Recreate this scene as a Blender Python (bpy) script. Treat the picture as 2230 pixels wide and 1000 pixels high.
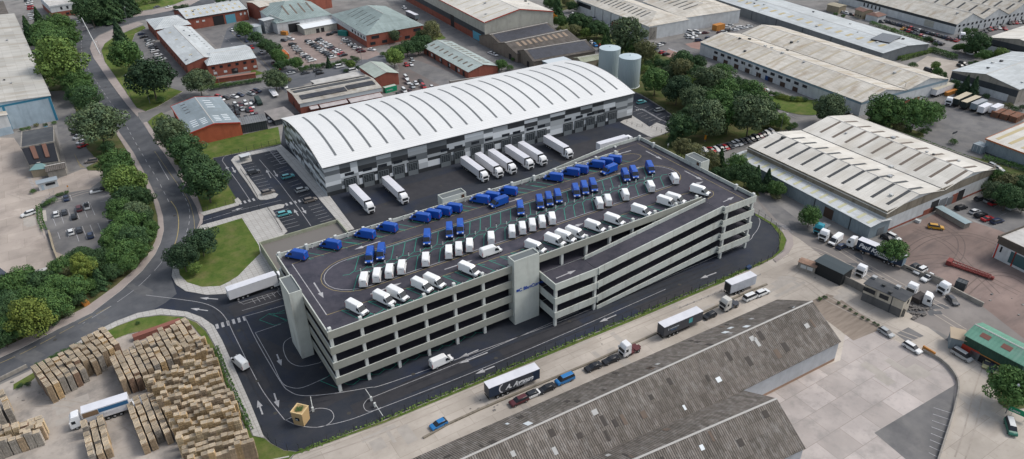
import bpy, bmesh, math, random
import numpy as np
from mathutils import Vector, Matrix
from mathutils.geometry import tessellate_polygon
random.seed(7)
R_ = math.radians
for o in list(bpy.data.objects): bpy.data.objects.remove(o)
S = bpy.context.scene; C = S.collection
# ---------------------------------------------------------------- camera
FOC = 1594.25; CAMH = 120.0
def _rot(p, r, y):
    cp, sp = math.cos(p), math.sin(p)
    f = np.array([math.sin(y)*cp, math.cos(y)*cp, -sp]); rt = np.array([math.cos(y), -math.sin(y), 0.]); d = np.cross(f, rt)
    return np.array([math.cos(r)*rt+math.sin(r)*d, -math.sin(r)*rt+math.cos(r)*d, f])
RC = _rot(.538712, .0169162, .5538245)
cam = bpy.data.cameras.new('camera'); co = bpy.data.objects.new('camera', cam); C.objects.link(co)
cam.sensor_width = 36; cam.lens = FOC/2230*36; cam.clip_start = 1; cam.clip_end = 6000
co.matrix_world = Matrix(((RC[0][0], -RC[1][0], -RC[2][0], 0), (RC[0][1], -RC[1][1], -RC[2][1], 0), (RC[0][2], -RC[1][2], -RC[2][2], CAMH), (0, 0, 0, 1)))
S.camera = co
def G(x, y, z=0.0):     # survey point of the photo -> metres on the level z
    d = np.array([x-1115, y-500, FOC]) @ RC; t = (z-CAMH)/d[2]
    return Vector((t*d[0], t*d[1], z))
# ---------------------------------------------------------------- light
SUN_EL, SUN_AZ = 50, -18        # azimuth: angle of the direction to the sun from +X
w = bpy.data.worlds.new("World"); S.world = w; w.use_nodes = True
nt = w.node_tree; sky = nt.nodes.new('ShaderNodeTexSky'); sky.sky_type = 'NISHITA'; sky.sun_disc = False
sky.sun_elevation = R_(SUN_EL); sky.sun_rotation = R_(90-SUN_AZ); sky.air_density = 1.3; sky.dust_density = 3.0; sky.ozone_density = 1.0
bg = nt.nodes['Background']; bg.inputs[1].default_value = 0.15; hs = nt.nodes.new('ShaderNodeHueSaturation'); hs.inputs['Saturation'].default_value = .55; nt.links.new(sky.outputs[0], hs.inputs['Color']); nt.links.new(hs.outputs[0], bg.inputs[0])
sl = bpy.data.lights.new('sun', 'SUN'); sl.energy = 1.5; sl.angle = R_(18); sl.color = (1, .955, .9)
so = bpy.data.objects.new('sun', sl); C.objects.link(so)
sd = Vector((math.cos(R_(SUN_AZ))*math.cos(R_(SUN_EL)), math.sin(R_(SUN_AZ))*math.cos(R_(SUN_EL)), math.sin(R_(SUN_EL))))
so.rotation_euler = sd.to_track_quat('Z', 'Y').to_euler()
vs = S.view_settings; vs.view_transform = 'Standard'; vs.look = 'None'; vs.exposure = 0.28; vs.gamma = 1
# ---------------------------------------------------------------- materials
MC = {}
def mat(name, c, rough=.8, c2=None, scale=.3, amt=.5, stretch=(1, 1, 1), big=.12, brick=None, wave=None, metal=0, speck=None, var=0, spec=.3, stain=None, bump=0):
    """c base, c2 second colour mixed by noise (scale, stretch); big: slow tonal drift; brick=(w,h,c_dark_amount,mortar);
    wave=(axis, wavelength, depth) ribs; speck=(scale,amount,colour); var: per-object tone; stain=(colour, scale, amount, stretch)"""
    if name in MC: return MC[name]
    m = bpy.data.materials.new(name); m.use_nodes = True; n = m.node_tree.nodes; l = m.node_tree.links
    b = n['Principled BSDF']; b.inputs['Roughness'].default_value = rough; b.inputs['Metallic'].default_value = metal
    b.inputs['Specular IOR Level'].default_value = spec
    tc = n.new('ShaderNodeTexCoord')
    def mapped(st):
        mp = n.new('ShaderNodeMapping'); mp.inputs['Scale'].default_value = st; l.new(tc.outputs['Object'], mp.inputs[0]); return mp.outputs[0]
    def noise(sc, st, det=4, ro=.55):
        t = n.new('ShaderNodeTexNoise'); t.inputs['Scale'].default_value = sc; t.inputs['Detail'].default_value = det; t.inputs['Roughness'].default_value = ro
        l.new(mapped(st), t.inputs['Vector']); return t.outputs[0]
    def ramp(f, a, z):
        r = n.new('ShaderNodeMapRange'); r.inputs['From Min'].default_value = a; r.inputs['From Max'].default_value = z; l.new(f, r.inputs[0]); return r.outputs[0]
    def mix(f, a, bb, mode='MIX'):
        x = n.new('ShaderNodeMix'); x.data_type = 'RGBA'; x.blend_type = mode
        if isinstance(f, (int, float)): x.inputs[0].default_value = f
        else: l.new(f, x.inputs[0])
        for i, v in ((6, a), (7, bb)):
            if isinstance(v, tuple): x.inputs[i].default_value = (*v, 1) if len(v) == 3 else v
            else: l.new(v, x.inputs[i])
        return x.outputs[2]
    def mul(f, k):
        x = n.new('ShaderNodeMath'); x.operation = 'MULTIPLY'; l.new(f, x.inputs[0])
        if isinstance(k, (int, float)): x.inputs[1].default_value = k
        else: l.new(k, x.inputs[1])
        return x.outputs[0]
    cur = tuple(c)
    if c2: cur = mix(mul(ramp(noise(scale, stretch), .35, .65), amt*2 if amt < .5 else 1), cur, tuple(c2))
    if brick:
        t = n.new('ShaderNodeTexBrick'); t.offset = brick[4] if len(brick) > 4 else .5; t.inputs['Scale'].default_value = 1; t.inputs['Brick Width'].default_value = brick[0]; t.inputs['Row Height'].default_value = brick[1]
        t.inputs['Mortar Size'].default_value = brick[3]; t.inputs['Mortar Smooth'].default_value = .1; t.inputs['Bias'].default_value = 0
        v = brick[2]; t.inputs['Color1'].default_value = (1, 1, 1, 1); t.inputs['Color2'].default_value = (1-v, 1-v, 1-v*1.05, 1); t.inputs['Mortar'].default_value = (.55, .53, .5, 1)
        mp = n.new('ShaderNodeMapping'); l.new(tc.outputs['Object'], mp.inputs[0])
        if len(brick) > 5: mp.inputs['Rotation'].default_value = brick[5]
        l.new(mp.outputs[0], t.inputs['Vector']); cur = mix(1.0, cur, t.outputs[0], 'MULTIPLY')
    if stain: cur = mix(mul(ramp(noise(stain[1], stain[3], 6, .65), .5, .68), stain[2]), cur, tuple(stain[0]))
    if speck: cur = mix(mul(ramp(noise(speck[0], (1, 1, 1), 2), .55, .75), speck[1]), cur, tuple(speck[2]))
    if big: cur = mix(big, cur, mix(1.0, cur, mix(ramp(noise(.035, (1, 1, 1), 3), .3, .7), (.35, .35, .35), (1.6, 1.6, 1.6)), 'MULTIPLY'))
    if var:
        oi = n.new('ShaderNodeObjectInfo'); r = n.new('ShaderNodeMapRange'); r.inputs[3].default_value = 1-var; r.inputs[4].default_value = 1+var; l.new(oi.outputs['Random'], r.inputs[0])
        cb = n.new('ShaderNodeCombineColor'); 
        for i in range(3): l.new(r.outputs[0], cb.inputs[i])
        cur = mix(1.0, cur, cb.outputs[0], 'MULTIPLY')
    if isinstance(cur, tuple): b.inputs['Base Color'].default_value = (*cur, 1)
    else: l.new(cur, b.inputs['Base Color'])
    if wave:
        sep = n.new('ShaderNodeSeparateXYZ'); l.new(tc.outputs['Object'], sep.inputs[0])
        s = n.new('ShaderNodeMath'); s.operation = 'SINE'; l.new(mul(sep.outputs[wave[0]], 6.2832/wave[1]), s.inputs[0])
        bp = n.new('ShaderNodeBump'); bp.inputs['Strength'].default_value = 1; bp.inputs['Distance'].default_value = wave[2]; l.new(s.outputs[0], bp.inputs['Height']); l.new(bp.outputs[0], b.inputs['Normal'])
    elif bump:
        bp = n.new('ShaderNodeBump'); bp.inputs['Strength'].default_value = 1; bp.inputs['Distance'].default_value = bump; l.new(noise(scale*2, (1, 1, 1)), bp.inputs['Height']); l.new(bp.outputs[0], b.inputs['Normal'])
    MC[name] = m; return m
def plain(name, c, rough=.5, **k): return mat(name, c, rough, big=0, **k)
ASPH = mat('asphalt_road', (.070, .075, .084), .85, (.092, .096, .104), .25, 1, big=.35, speck=(1.5, .3, (.12, .12, .125)), stain=((.046, .05, .058), .12, .7, (1, 1, 1)))
ASPD = mat('asphalt_fresh', (.019, .024, .034), .75, (.029, .032, .040), .3, 1, big=.4, speck=(3, .3, (.05, .05, .056)), stain=((.013, .021, .045), .05, .95, (1, 1, 1)))
DECK = mat('asphalt_deck', (.040, .039, .052), .75, (.053, .050, .064), .6, 1, big=.4, stain=((.022, .024, .036), .2, .85, (1, 1, 1)), speck=(2.5, .35, (.07, .066, .075)))
ASPL = mat('asphalt_worn', (.13, .128, .13), .9, (.17, .165, .16), .2, 1, big=.3, stain=((.09, .09, .095), .15, .7, (1, 1, 1)))
YARD = mat('yard_ground', (.17, .165, .16), .9, (.22, .21, .20), .12, 1, big=.4, stain=((.11, .108, .105), .1, .8, (1, 1, 1)), speck=(.6, .4, (.13, .125, .12)))
CONC = mat('concrete_yard', (.39, .35, .305), .9, (.46, .415, .365), .15, 1, big=.3, brick=(9, 5.5, .14, .03), stain=((.27, .235, .20), .09, .75, (.35, 1, 1)), speck=(.8, .45, (.30, .265, .23)))
CONL = mat('concrete_slabs', (.41, .37, .35), .9, (.48, .43, .405), .2, 1, big=.25, brick=(7.5, 6, .26, .05, .37), stain=((.27, .25, .235), .22, .85, (1, 1, 1)), speck=(.9, .5, (.31, .29, .275)))
CONP = mat('pallet_yard_ground', (.33, .295, .26), .9, (.39, .35, .31), .15, 1, big=.35, stain=((.17, .16, .15), .12, .85, (1, 1, 1)), speck=(.7, .5, (.24, .215, .19)))
BROWN = mat('red_brown_yard', (.175, .13, .115), .95, (.225, .17, .15), .1, 1, big=.4, stain=((.11, .09, .085), .1, .8, (.3, 1.6, 1)), speck=(.5, .4, (.14, .105, .095)))
REDT = mat('red_paving', (.24, .15, .13), .9, (.29, .19, .16), .2, 1)
GRASS = mat('lawn_grass', (.062, .105, .022), 1, (.105, .135, .035), .35, 1, big=.3, spec=.1, stain=((.17, .15, .07), .16, .6, (1, 1, 1)), speck=(1.6, .5, (.045, .08, .02)), bump=.1)
ROUGH = mat('rough_grass', (.05, .075, .022), 1, (.10, .10, .045), .25, 1, big=.3, spec=.1, stain=((.13, .10, .06), .1, .5, (1, 1, 1)), bump=.15)
SLAB = mat('paving_slabs', (.40, .39, .37), .85, (.44, .43, .41), .3, 1, big=.1, brick=(1.6, 1.2, .10, .05, .0))
PAVE = mat('old_pavement', (.27, .235, .22), .9, (.31, .27, .25), .3, 1, big=.25)
KERB = plain('kerb_stone', (.42, .40, .37), .9)
WHT = mat('marking_white', (.42, .42, .43), .8, (.27, .27, .28), 1.5, 1, big=0)
YEL = mat('marking_yellow', (.36, .29, .12), .8, (.26, .21, .11), 1.5, 1, big=0)
GRN = mat('marking_green', (.015, .30, .21), .7, (.02, .24, .17), 1.5, 1, big=0)
BLK = plain('black_trim', (.012, .012, .014), .6)
GLASS = plain('dark_glass', (.022, .026, .032), .25, spec=.35)
TYRE = plain('tyre_rubber', (.02, .02, .02), .9)
STEEL = plain('galvanised_steel', (.33, .34, .35), .5, metal=.3)
# ---------------------------------------------------------------- mesh helper
class M:
    def __init__(s): s.v = []; s.f = []; s.m = []
    def poly(s, pts, mi=0):
        k = len(s.v); s.v += [tuple(p) for p in pts]; s.f.append(tuple(range(k, k+len(pts)))); s.m.append(mi); return s
    def box(s, x0, y0, z0, x1, y1, z1, mi=0):
        k = len(s.v); s.v += [(x0, y0, z0), (x1, y0, z0), (x1, y1, z0), (x0, y1, z0), (x0, y0, z1), (x1, y0, z1), (x1, y1, z1), (x0, y1, z1)]
        for f in ((0, 3, 2, 1), (4, 5, 6, 7), (0, 1, 5, 4), (1, 2, 6, 5), (2, 3, 7, 6), (3, 0, 4, 7)): s.f.append(tuple(k+i for i in f)); s.m.append(mi)
        return s
    def hexa(s, lo, hi, mi=0):      # two quads, bottom and top
        k = len(s.v); s.v += [tuple(p) for p in lo]+[tuple(p) for p in hi]
        for f in ((0, 3, 2, 1), (4, 5, 6, 7), (0, 1, 5, 4), (1, 2, 6, 5), (2, 3, 7, 6), (3, 0, 4, 7)): s.f.append(tuple(k+i for i in f)); s.m.append(mi)
        return s
    def prism(s, pts, z0, z1, mi=0, mside=None, floor=False):   # pts 2D, any winding, may be concave
        if sum(a[0]*b[1]-b[0]*a[1] for a, b in zip(pts, pts[1:]+pts[:1])) < 0: pts = pts[::-1]
        k = len(s.v); n = len(pts); s.v += [(p[0], p[1], z1) for p in pts]
        for t in tessellate_polygon([[Vector((p[0], p[1], 0)) for p in pts]]):
            a, b, c = t; A, B, D = pts[a], pts[b], pts[c]
            if (B[0]-A[0])*(D[1]-A[1])-(B[1]-A[1])*(D[0]-A[0]) < 0: t = (a, c, b)
            s.f.append(tuple(k+i for i in t)); s.m.append(mi)
        if z0 is not None:
            s.v += [(p[0], p[1], z0) for p in pts]
            for i in range(n):
                j = (i+1) % n; s.f.append((k+i, k+n+i, k+n+j, k+j)); s.m.append(mi if mside is None else mside)
        return s
    def cyl(s, x, y, z0, z1, r, n=10, r2=None, mi=0, cap=True, axis='z'):
        k = len(s.v); r2 = r if r2 is None else r2
        for z, q in ((z0, r), (z1, r2)):
            for i in range(n):
                a = 2*math.pi*i/n; c_, s_ = q*math.cos(a), q*math.sin(a)
                s.v.append((x+c_, y+s_, z) if axis == 'z' else (x+c_, z, y+s_) if axis == 'y' else (z, x+c_, y+s_))
        for i in range(n): j = (i+1) % n; s.f.append((k+i, k+j, k+n+j, k+n+i)); s.m.append(mi)
        if cap: s.f.append(tuple(k+n+i for i in range(n))); s.m.append(mi); s.f.append(tuple(k+i for i in range(n))[::-1]); s.m.append(mi)
        return s
    def tube(s, p, q, r, n=6, r2=None, mi=0):
        p, q = Vector(p), Vector(q); d = (q-p).normalized(); u = d.orthogonal().normalized(); v = d.cross(u); k = len(s.v); r2 = r if r2 is None else r2
        for c_, rr in ((p, r), (q, r2)):
            for i in range(n):
                a = 2*math.pi*i/n; s.v.append(tuple(c_+u*rr*math.cos(a)+v*rr*math.sin(a)))
        for i in range(n): j = (i+1) % n; s.f.append((k+i, k+j, k+n+j, k+n+i)); s.m.append(mi)
        return s
    def line(s, pts, wd, z, dash=None, mi=0):    # flat ribbon
        pts = [Vector((p[0], p[1])) for p in pts]; segs = []
        if dash:
            L = 0
            for a, b in zip(pts, pts[1:]):
                d = (b-a); ln = d.length; d.normalize(); t = 0
                while t < ln:
                    ph = (L+t) % sum(dash); st = (dash[0]-ph) if ph < dash[0] else (sum(dash)-ph); e = min(ln, t+max(st, .01))
                    if ph < dash[0]-.005: segs.append((a+d*t, a+d*e))
                    t = e
                L += ln
            for a, b in segs:
                d = (b-a); 
                if d.length < 1e-4: continue
                nrm = Vector((-d.y, d.x)).normalized()*wd/2; s.poly([(*(a-nrm), z), (*(b-nrm), z), (*(b+nrm), z), (*(a+nrm), z)], mi)
        else:
            n = len(pts); L = []; Rr = []
            for i, p in enumerate(pts):
                a = pts[max(i-1, 0)]; b = pts[min(i+1, n-1)]; closed = (pts[0]-pts[-1]).length < 1e-3
                if closed and i in (0, n-1): a, b = pts[-2], pts[1]
                d = (b-a).normalized(); nn = Vector((-d.y, d.x))
                L.append(p-nn*wd/2); Rr.append(p+nn*wd/2)
            for i in range(n-1): s.poly([(*L[i], z), (*L[i+1], z), (*Rr[i+1], z), (*Rr[i], z)], mi)
        return s
    def mesh(s, name, mats):
        me = bpy.data.meshes.new(name); me.from_pydata(s.v, [], s.f)
        for m_ in (mats if isinstance(mats, (list, tuple)) else [mats]): me.materials.append(m_)
        if any(s.m): me.polygons.foreach_set('material_index', s.m)
        me.update(); return me
def obj(name, m, mats, parent=None, loc=None):
    me = m.mesh(name, mats) if isinstance(m, M) else m
    o = bpy.data.objects.new(name, me); C.objects.link(o)
    if loc is not None: o.location = loc
    if parent is not None: o.parent = parent
    return o
def tag(o, label=None, cat=None, group=None, kind=None):
    if label: o['label'] = label
    if cat: o['category'] = cat
    if group: o['group'] = group
    if kind: o['kind'] = kind
    return o
def thing(name, label, cat, loc=(0, 0, 0), rz=0, group=None):
    o = bpy.data.objects.new(name, None); C.objects.link(o); o.location = loc; o.rotation_euler = (0, 0, rz); o.empty_display_size = .5
    return tag(o, label, cat, group)
def struct(name, m, mats, label=None): return tag(obj(name, m, mats), label, None, None, 'structure')
def dup(proto, loc, rz, parts=True, scale=None):
    c = proto.copy(); C.objects.link(c); c.location = loc; c.rotation_euler = (0, 0, rz)
    if scale: c.scale = scale
    if parts:
        for ch in proto.children:
            d = ch.copy(); C.objects.link(d); d.parent = c
            for g in ch.children:
                e = g.copy(); C.objects.link(e); e.parent = d
    return c
def kill(o):
    for ch in list(o.children): kill(ch)
    bpy.data.objects.remove(o)
_O = 'first second third fourth fifth sixth seventh eighth ninth tenth eleventh twelfth thirteenth fourteenth fifteenth sixteenth seventeenth eighteenth nineteenth'.split()
def nth(i):
    if i < 20: return _O[i-1]
    t = ['twenti', 'thirti', 'forti', 'fifti', 'sixti'][i//10-2]; return t+'eth' if i % 10 == 0 else t[:-1]+'y-'+_O[i % 10-1]
def T(ox, oy, s, l): return [(ox+s*a[0], oy+s*a[1])+tuple(a[2:]) for a in l]
def P2(l, z=0): return [tuple(G(x, y, z)[:2]) for x, y in l]
def smooth(pts, n=5, closed=True):
    out = []; N = len(pts); P = [Vector(p) for p in pts]
    for i in range(N if closed else N-1):
        a, b, c_, d = P[(i-1) % N] if closed or i else P[0], P[i], P[(i+1) % N], P[(i+2) % N] if closed or i+2 < N else P[-1]
        for k in range(n):
            t = k/n; out.append(tuple(.5*((2*b)+(c_-a)*t+(2*a-5*b+4*c_-d)*t*t+(3*b-a-3*c_+d)*t**3)))
    if not closed: out.append(tuple(P[-1]))
    return out
# ================================================================ GROUND
NA = [0]
def area(name, px, z, m, h=None, sm=False, kerb=False, world=False, curb=None):
    NA[0] += 1; z += .00006*NA[0] if z < .05 else .0009*NA[0]
    pts = list(px) if world else P2(px)
    if sm: pts = smooth(pts, 5)
    mm = M().prism(pts, (z-h) if h else None, z, 0, 1 if h else None)
    return struct(name, mm, [m, KERB] if h else m)
struct('ground', M().poly([(-1500, -600, 0), (2500, -600, 0), (2500, 3000, 0), (-1500, 3000, 0)]), YARD)
area('concrete_yard', [(600, 1080), (640, 990), (1120, 799), (1680, 566), (1706, 548), (1713, 520), (1702, 500), (1730, 495), (1800, 560), (1900, 620), (1990, 690), (2100, 770), (2230, 860), (2330, 900), (2330, 1080)], .010, CONC)
area('concrete_slabs', [(1600, 870), (1830, 785), (1846, 700), (1860, 690), (1935, 735), (1990, 762), (2035, 775), (2076, 812), (2085, 850), (2060, 940), (2030, 1080), (1560, 1080)], .016, CONL)
area('asphalt_bay', [(2080, 838), (1904, 943), (1990, 1015), (2030, 1040), (2075, 900)], .022, ASPL)
area('asphalt_patch', [(1978, 713), (2012, 732), (1976, 746), (1950, 727)], .022, ASPL)
area('bare_ground', [(1768, 655), (1800, 640), (1822, 646), (1922, 716), (1858, 742), (1790, 690)], .020, mat('bare_earth', (.20, .165, .135), .95, (.27, .225, .185), .2, 1, stretch=(1, 6, 1), big=.3))
area('estate_road', [(1640, 424), (1668, 440), (1720, 470), (1780, 500), (1850, 515), (1950, 568), (2040, 615), (2110, 650), (2180, 690), (2280, 740), (2330, 780), (2230, 790), (2150, 740), (2085, 745), (2040, 720), (1990, 700), (1975, 650), (1900, 605), (1850, 575), (1800, 565), (1740, 520), (1700, 497), (1672, 468), (1650, 440)], .016, mat('asphalt_estate', (.175, .16, .15), .9, (.22, .20, .185), .1, 1, big=.35, stain=((.12, .11, .105), .12, .6, (1, 1, 1))))
area('estate_road', [(1450, 290), (1520, 338), (1545, 352), (1600, 375), (1660, 420), (1740, 480), (1790, 505), (1775, 520), (1735, 508), (1690, 478), (1655, 440), (1640, 400), (1560, 362), (1640, 338), (1740, 292), (1800, 268), (1860, 240), (1850, 225), (1795, 250), (1745, 255), (1700, 240), (1660, 222), (1600, 190), (1560, 165), (1500, 140), (1440, 110), (1420, 100), (1440, 90), (1530, 130), (1640, 180), (1690, 205), (1790, 250), (1870, 262), (1740, 300), (1690, 318), (1600, 345), (1540, 345)], .017, ASPL)
area('red_brown_yard', [(1928, 535), (1945, 500), (2010, 478), (2060, 455), (2110, 480), (2200, 510), (2400, 570), (2400, 820), (2230, 738), (2130, 660), (2050, 612), (1968, 575)], .021, BROWN)
area('car_park_asphalt', [(2070, 458), (2150, 430), (2200, 440), (2330, 470), (2330, 560), (2200, 512), (2120, 478)], .026, ASPL)
area('asphalt_yard', [(1990, 320), (2060, 210), (2130, 215), (2240, 270), (2290, 330), (2160, 345), (2120, 350), (2060, 335)], .021, ASPL)
area('sandy_lot', [(1975, 150), (2020, 122), (2090, 135), (2115, 150), (2082, 155), (2070, 190), (2040, 185), (2030, 175)], .022, CONC)
area('sandy_lot', [(1990, 92), (2020, 108), (1990, 118), (1975, 125)], .022, CONC)
area('asphalt_road', [(1560, -30), (1700, 0), (1800, 22), (1930, 70), (2010, 92), (2080, 118), (2180, 150), (2150, 160), (2070, 132), (2000, 105), (1920, 80), (1800, 40), (1680, 12), (1540, -20)], .018, ASPL)
area('asphalt_yard', [(1860, 20), (1960, 60), (2090, 95), (2230, 60), (2330, 40), (2330, -20), (2100, 60), (1900, 10)], .012, ASPL)
area('asphalt_road', [(2010, 95), (2100, 108), (2170, 75), (2230, 55), (2330, 30), (2330, 45), (2240, 68), (2160, 105), (2120, 130)], .022, ASPL)
area('asphalt_road', [(1226, 22), (1300, 50), (1380, 88), (1420, 100), (1500, 80), (1590, 62), (1650, 50), (1640, 58), (1560, 85), (1520, 100), (1525, 112), (1600, 160), (1570, 165), (1490, 125), (1400, 110), (1330, 85), (1220, 40), (1180, 10), (1190, 0)], .018, ASPL)
area('red_paving', [(1440, 125), (1455, 108), (1478, 112), (1488, 122), (1470, 128)], .026, REDT)
area('red_paving', [(1492, 96), (1560, 82), (1530, 110), (1505, 104)], .026, REDT)
# ---- roads west and north
ROADW = [(470, -40), (440, -4), (415, 9), (380, 20), (330, 30), (280, 36), (235, 46), (200, 57), (175, 68), (166, 80), (163, 95), (165, 120), (172, 145), (190, 180), (212, 215), (235, 250), (262, 290), (290, 330), (312, 370), (332, 410), (346, 440), (355, 470), (357, 500), (350, 527), (338, 552), (310, 588), (265, 630), (200, 680), (125, 716), (50, 755), (0, 777), (-80, 812)]
ROADE = [(-80, 868), (0, 833), (90, 792), (150, 757), (200, 726), (250, 700), (300, 681), (350, 674), (410, 682), (390, 640), (372, 602), (377, 572), (388, 545), (405, 525), (428, 503), (436, 480), (428, 452), (415, 428), (400, 402), (385, 375), (365, 345), (345, 318), (325, 290), (310, 268), (300, 252), (275, 226), (255, 200), (235, 172), (215, 142), (203, 125), (195, 105), (199, 91), (215, 76), (250, 61), (300, 46), (350, 38), (400, 29), (450, 17), (490, -10), (520, -40)]
area('pavement', [(457, -30), (425, -6), (380, 12), (330, 23), (280, 30), (232, 40), (190, 53), (165, 66), (157, 80), (154, 95), (157, 120), (163, 146), (182, 183), (205, 220), (228, 254), (255, 294), (280, 333), (302, 374), (322, 414), (336, 442), (344, 472), (346, 500), (338, 527), (326, 550), (298, 583), (254, 622), (190, 668), (120, 704), (45, 741), (0, 762), (-80, 796), (-80, 815), (0, 780), (50, 757), (125, 718), (200, 682), (265, 632), (310, 590), (338, 554), (350, 529), (357, 502), (355, 472), (346, 442), (332, 412), (312, 372), (290, 332), (262, 292), (235, 252), (212, 217), (190, 182), (172, 147), (165, 122), (163, 97), (166, 82), (175, 70), (200, 59), (235, 48), (280, 38), (330, 32), (380, 22), (415, 11), (440, -2), (470, -38)], .12, PAVE, .12)
area('asphalt_road', ROADW+ROADE, .024, ASPH)
area('pavement', [(300, 255), (276, 228), (256, 202), (236, 174), (216, 144), (204, 127), (196, 107), (200, 93), (216, 78), (251, 63), (301, 48), (312, 52), (280, 66), (245, 82), (228, 95), (220, 110), (228, 135), (250, 166), (270, 195), (288, 222), (298, 236), (318, 244), (300, 246)], .12, PAVE, .12)
area('pavement', [(428, 500), (436, 480), (428, 452), (415, 428), (400, 402), (385, 375), (365, 345), (345, 318), (325, 290), (312, 268), (320, 266), (336, 288), (358, 318), (380, 345), (398, 374), (415, 402), (430, 430), (438, 452), (443, 470), (441, 486)], .12, PAVE, .12)
area('asphalt_road', [(298, 240), (322, 242), (345, 236), (372, 226), (392, 214), (400, 222), (372, 240), (352, 248), (332, 262), (326, 288), (310, 268)], .020, ASPL)
area('car_park_asphalt', [(276, 72), (312, 58), (330, 90), (370, 120), (420, 165), (430, 190), (400, 215), (365, 190), (335, 165), (300, 130), (288, 100)], .022, ASPL)
area('concrete_yard', [(422, 62), (520, 48), (540, 52), (480, 112), (448, 80)], .014, ASPL)
area('asphalt_road', [(495, 62), (530, 45), (560, 80), (620, 135), (650, 160), (700, 152), (800, 128), (860, 112), (920, 95), (935, 110), (870, 130), (780, 152), (700, 172), (660, 185), (680, 200), (560, 205), (450, 225), (380, 240), (380, 228), (460, 205), (590, 178), (580, 150), (530, 105), (478, 112)], .020, mat('asphalt_street', (.085, .092, .105), .85, (.115, .12, .13), .2, 1, big=.25))
area('brick_car_park', [(610, 95), (640, 70), (720, 62), (770, 80), (830, 118), (800, 130), (750, 128), (662, 144), (620, 115)], .024, mat('car_park_brick', (.21, .165, .15), .9, (.25, .20, .18), .2, 1, big=.3))
area('red_paving', [(840, 85), (905, 95), (1000, 165), (900, 215), (850, 200), (870, 150)], .023, mat('yard_reddish', (.165, .135, .125), .9, (.13, .12, .115), .15, 1, big=.3))
area('asphalt_yard', [(905, 130), (1000, 165), (1030, 175), (985, 200), (890, 150)], .027, ASPL)
area('asphalt_road', [(840, 0), (900, 12), (1060, 100), (1140, 140), (1110, 160), (1020, 130), (930, 75), (880, 50)], .019, ASPL)
area('scrap_yard', [(445, 196), (585, 172), (620, 200), (650, 245), (560, 290), (520, 262)], .024, ASPL)
area('pallet_yard', [(-80, 868), (0, 838), (80, 800), (150, 765), (210, 740), (330, 705), (430, 700), (455, 740), (520, 880), (556, 965), (570, 1080), (-80, 1080)], .012, CONP)
area('west_yard', [(-80, 300), (30, 300), (100, 400), (180, 368), (235, 372), (218, 395), (178, 425), (185, 470), (210, 560), (160, 640), (-80, 680)], .012, mat('west_concrete', (.34, .295, .26), .9, (.41, .355, .31), .12, 1, big=.35, brick=(9, 6, .16, .03), stain=((.20, .17, .15), .1, .6, (1, 1, 1))))
area('west_yard', [(110, 200), (160, 195), (175, 280), (200, 330), (212, 352), (182, 368), (150, 375), (128, 300), (122, 262)], .018, ASPL)
area('car_park_asphalt', [(90, 440), (115, 425), (240, 405), (262, 440), (258, 500), (205, 545), (150, 560), (112, 545), (92, 490)], .022, ASPL)
# ---- greens west
area('grass_verge', [(163, 72), (125, 85), (85, 110), (95, 160), (110, 200), (140, 198), (160, 220), (172, 270), (190, 325), (214, 352), (188, 365), (192, 372), (226, 372), (245, 395), (262, 430), (258, 500), (225, 540), (180, 560), (120, 590), (105, 610), (60, 590), (30, 620), (-80, 640), (-80, 796), (0, 762), (45, 741), (120, 704), (190, 668), (254, 622), (298, 583), (326, 550), (338, 527), (345, 500), (343, 472), (335, 442), (321, 414), (301, 374), (279, 333), (254, 294), (227, 254), (204, 220), (181, 183), (162, 146), (156, 120), (153, 95), (156, 80)], .13, ROUGH, .13)
area('lawn', [(228, 96), (245, 84), (280, 68), (312, 56), (318, 62), (294, 74), (288, 90), (298, 110), (306, 134), (340, 166), (364, 190), (398, 200), (375, 214), (345, 232), (318, 243), (298, 235), (288, 221), (270, 194), (250, 165), (229, 135), (221, 111)], .13, GRASS, .13)
area('lawn', [(444, 470), (439, 452), (431, 430), (416, 402), (399, 374), (381, 345), (359, 318), (337, 288), (322, 266), (333, 256), (352, 245), (374, 264), (441, 315), (525, 295), (606, 277), (612, 314), (565, 325), (463, 345), (494, 400), (516, 436), (508, 446)], .12, GRASS, .12)
area('lawn', [(165, 46), (232, 38), (280, 28), (330, 21), (380, 10), (425, -8), (400, -20), (340, 6), (260, 18), (180, 35)], .12, GRASS, .12)
area('lawn', [(50, -40), (190, -20), (330, -20), (400, -25), (380, 0), (250, 22), (178, 40), (165, 20)], .11, ROUGH, .11)
# ---- the site
area('site_asphalt', [(318, 684), (352, 676), (410, 684), (440, 694), (466, 712), (484, 745), (508, 805), (540, 875), (572, 945), (590, 965), (618, 980), (650, 983), (840, 913), (1120, 796), (1400, 681), (1680, 563), (1697, 547), (1697, 510), (1680, 488), (1640, 462), (1560, 420), (1470, 380), (1400, 330), (1400, 300), (1456, 292), (1484, 268), (1440, 235), (1396, 208), (1360, 190), (620, 250), (612, 314), (463, 345), (494, 400), (516, 436), (440, 468), (430, 500), (388, 545), (376, 575), (372, 602), (385, 640), (360, 660)], .032, ASPD)
area('slab_path', [(300, 683), (250, 702), (200, 727), (150, 759), (90, 793), (96, 799), (156, 766), (206, 735), (254, 711), (302, 693), (350, 686), (402, 690), (430, 702), (450, 720), (468, 752), (490, 810), (520, 880), (552, 950), (576, 955), (546, 880), (510, 800), (484, 742), (466, 710), (440, 692), (408, 680), (350, 673)], .14, SLAB, .14)
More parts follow.
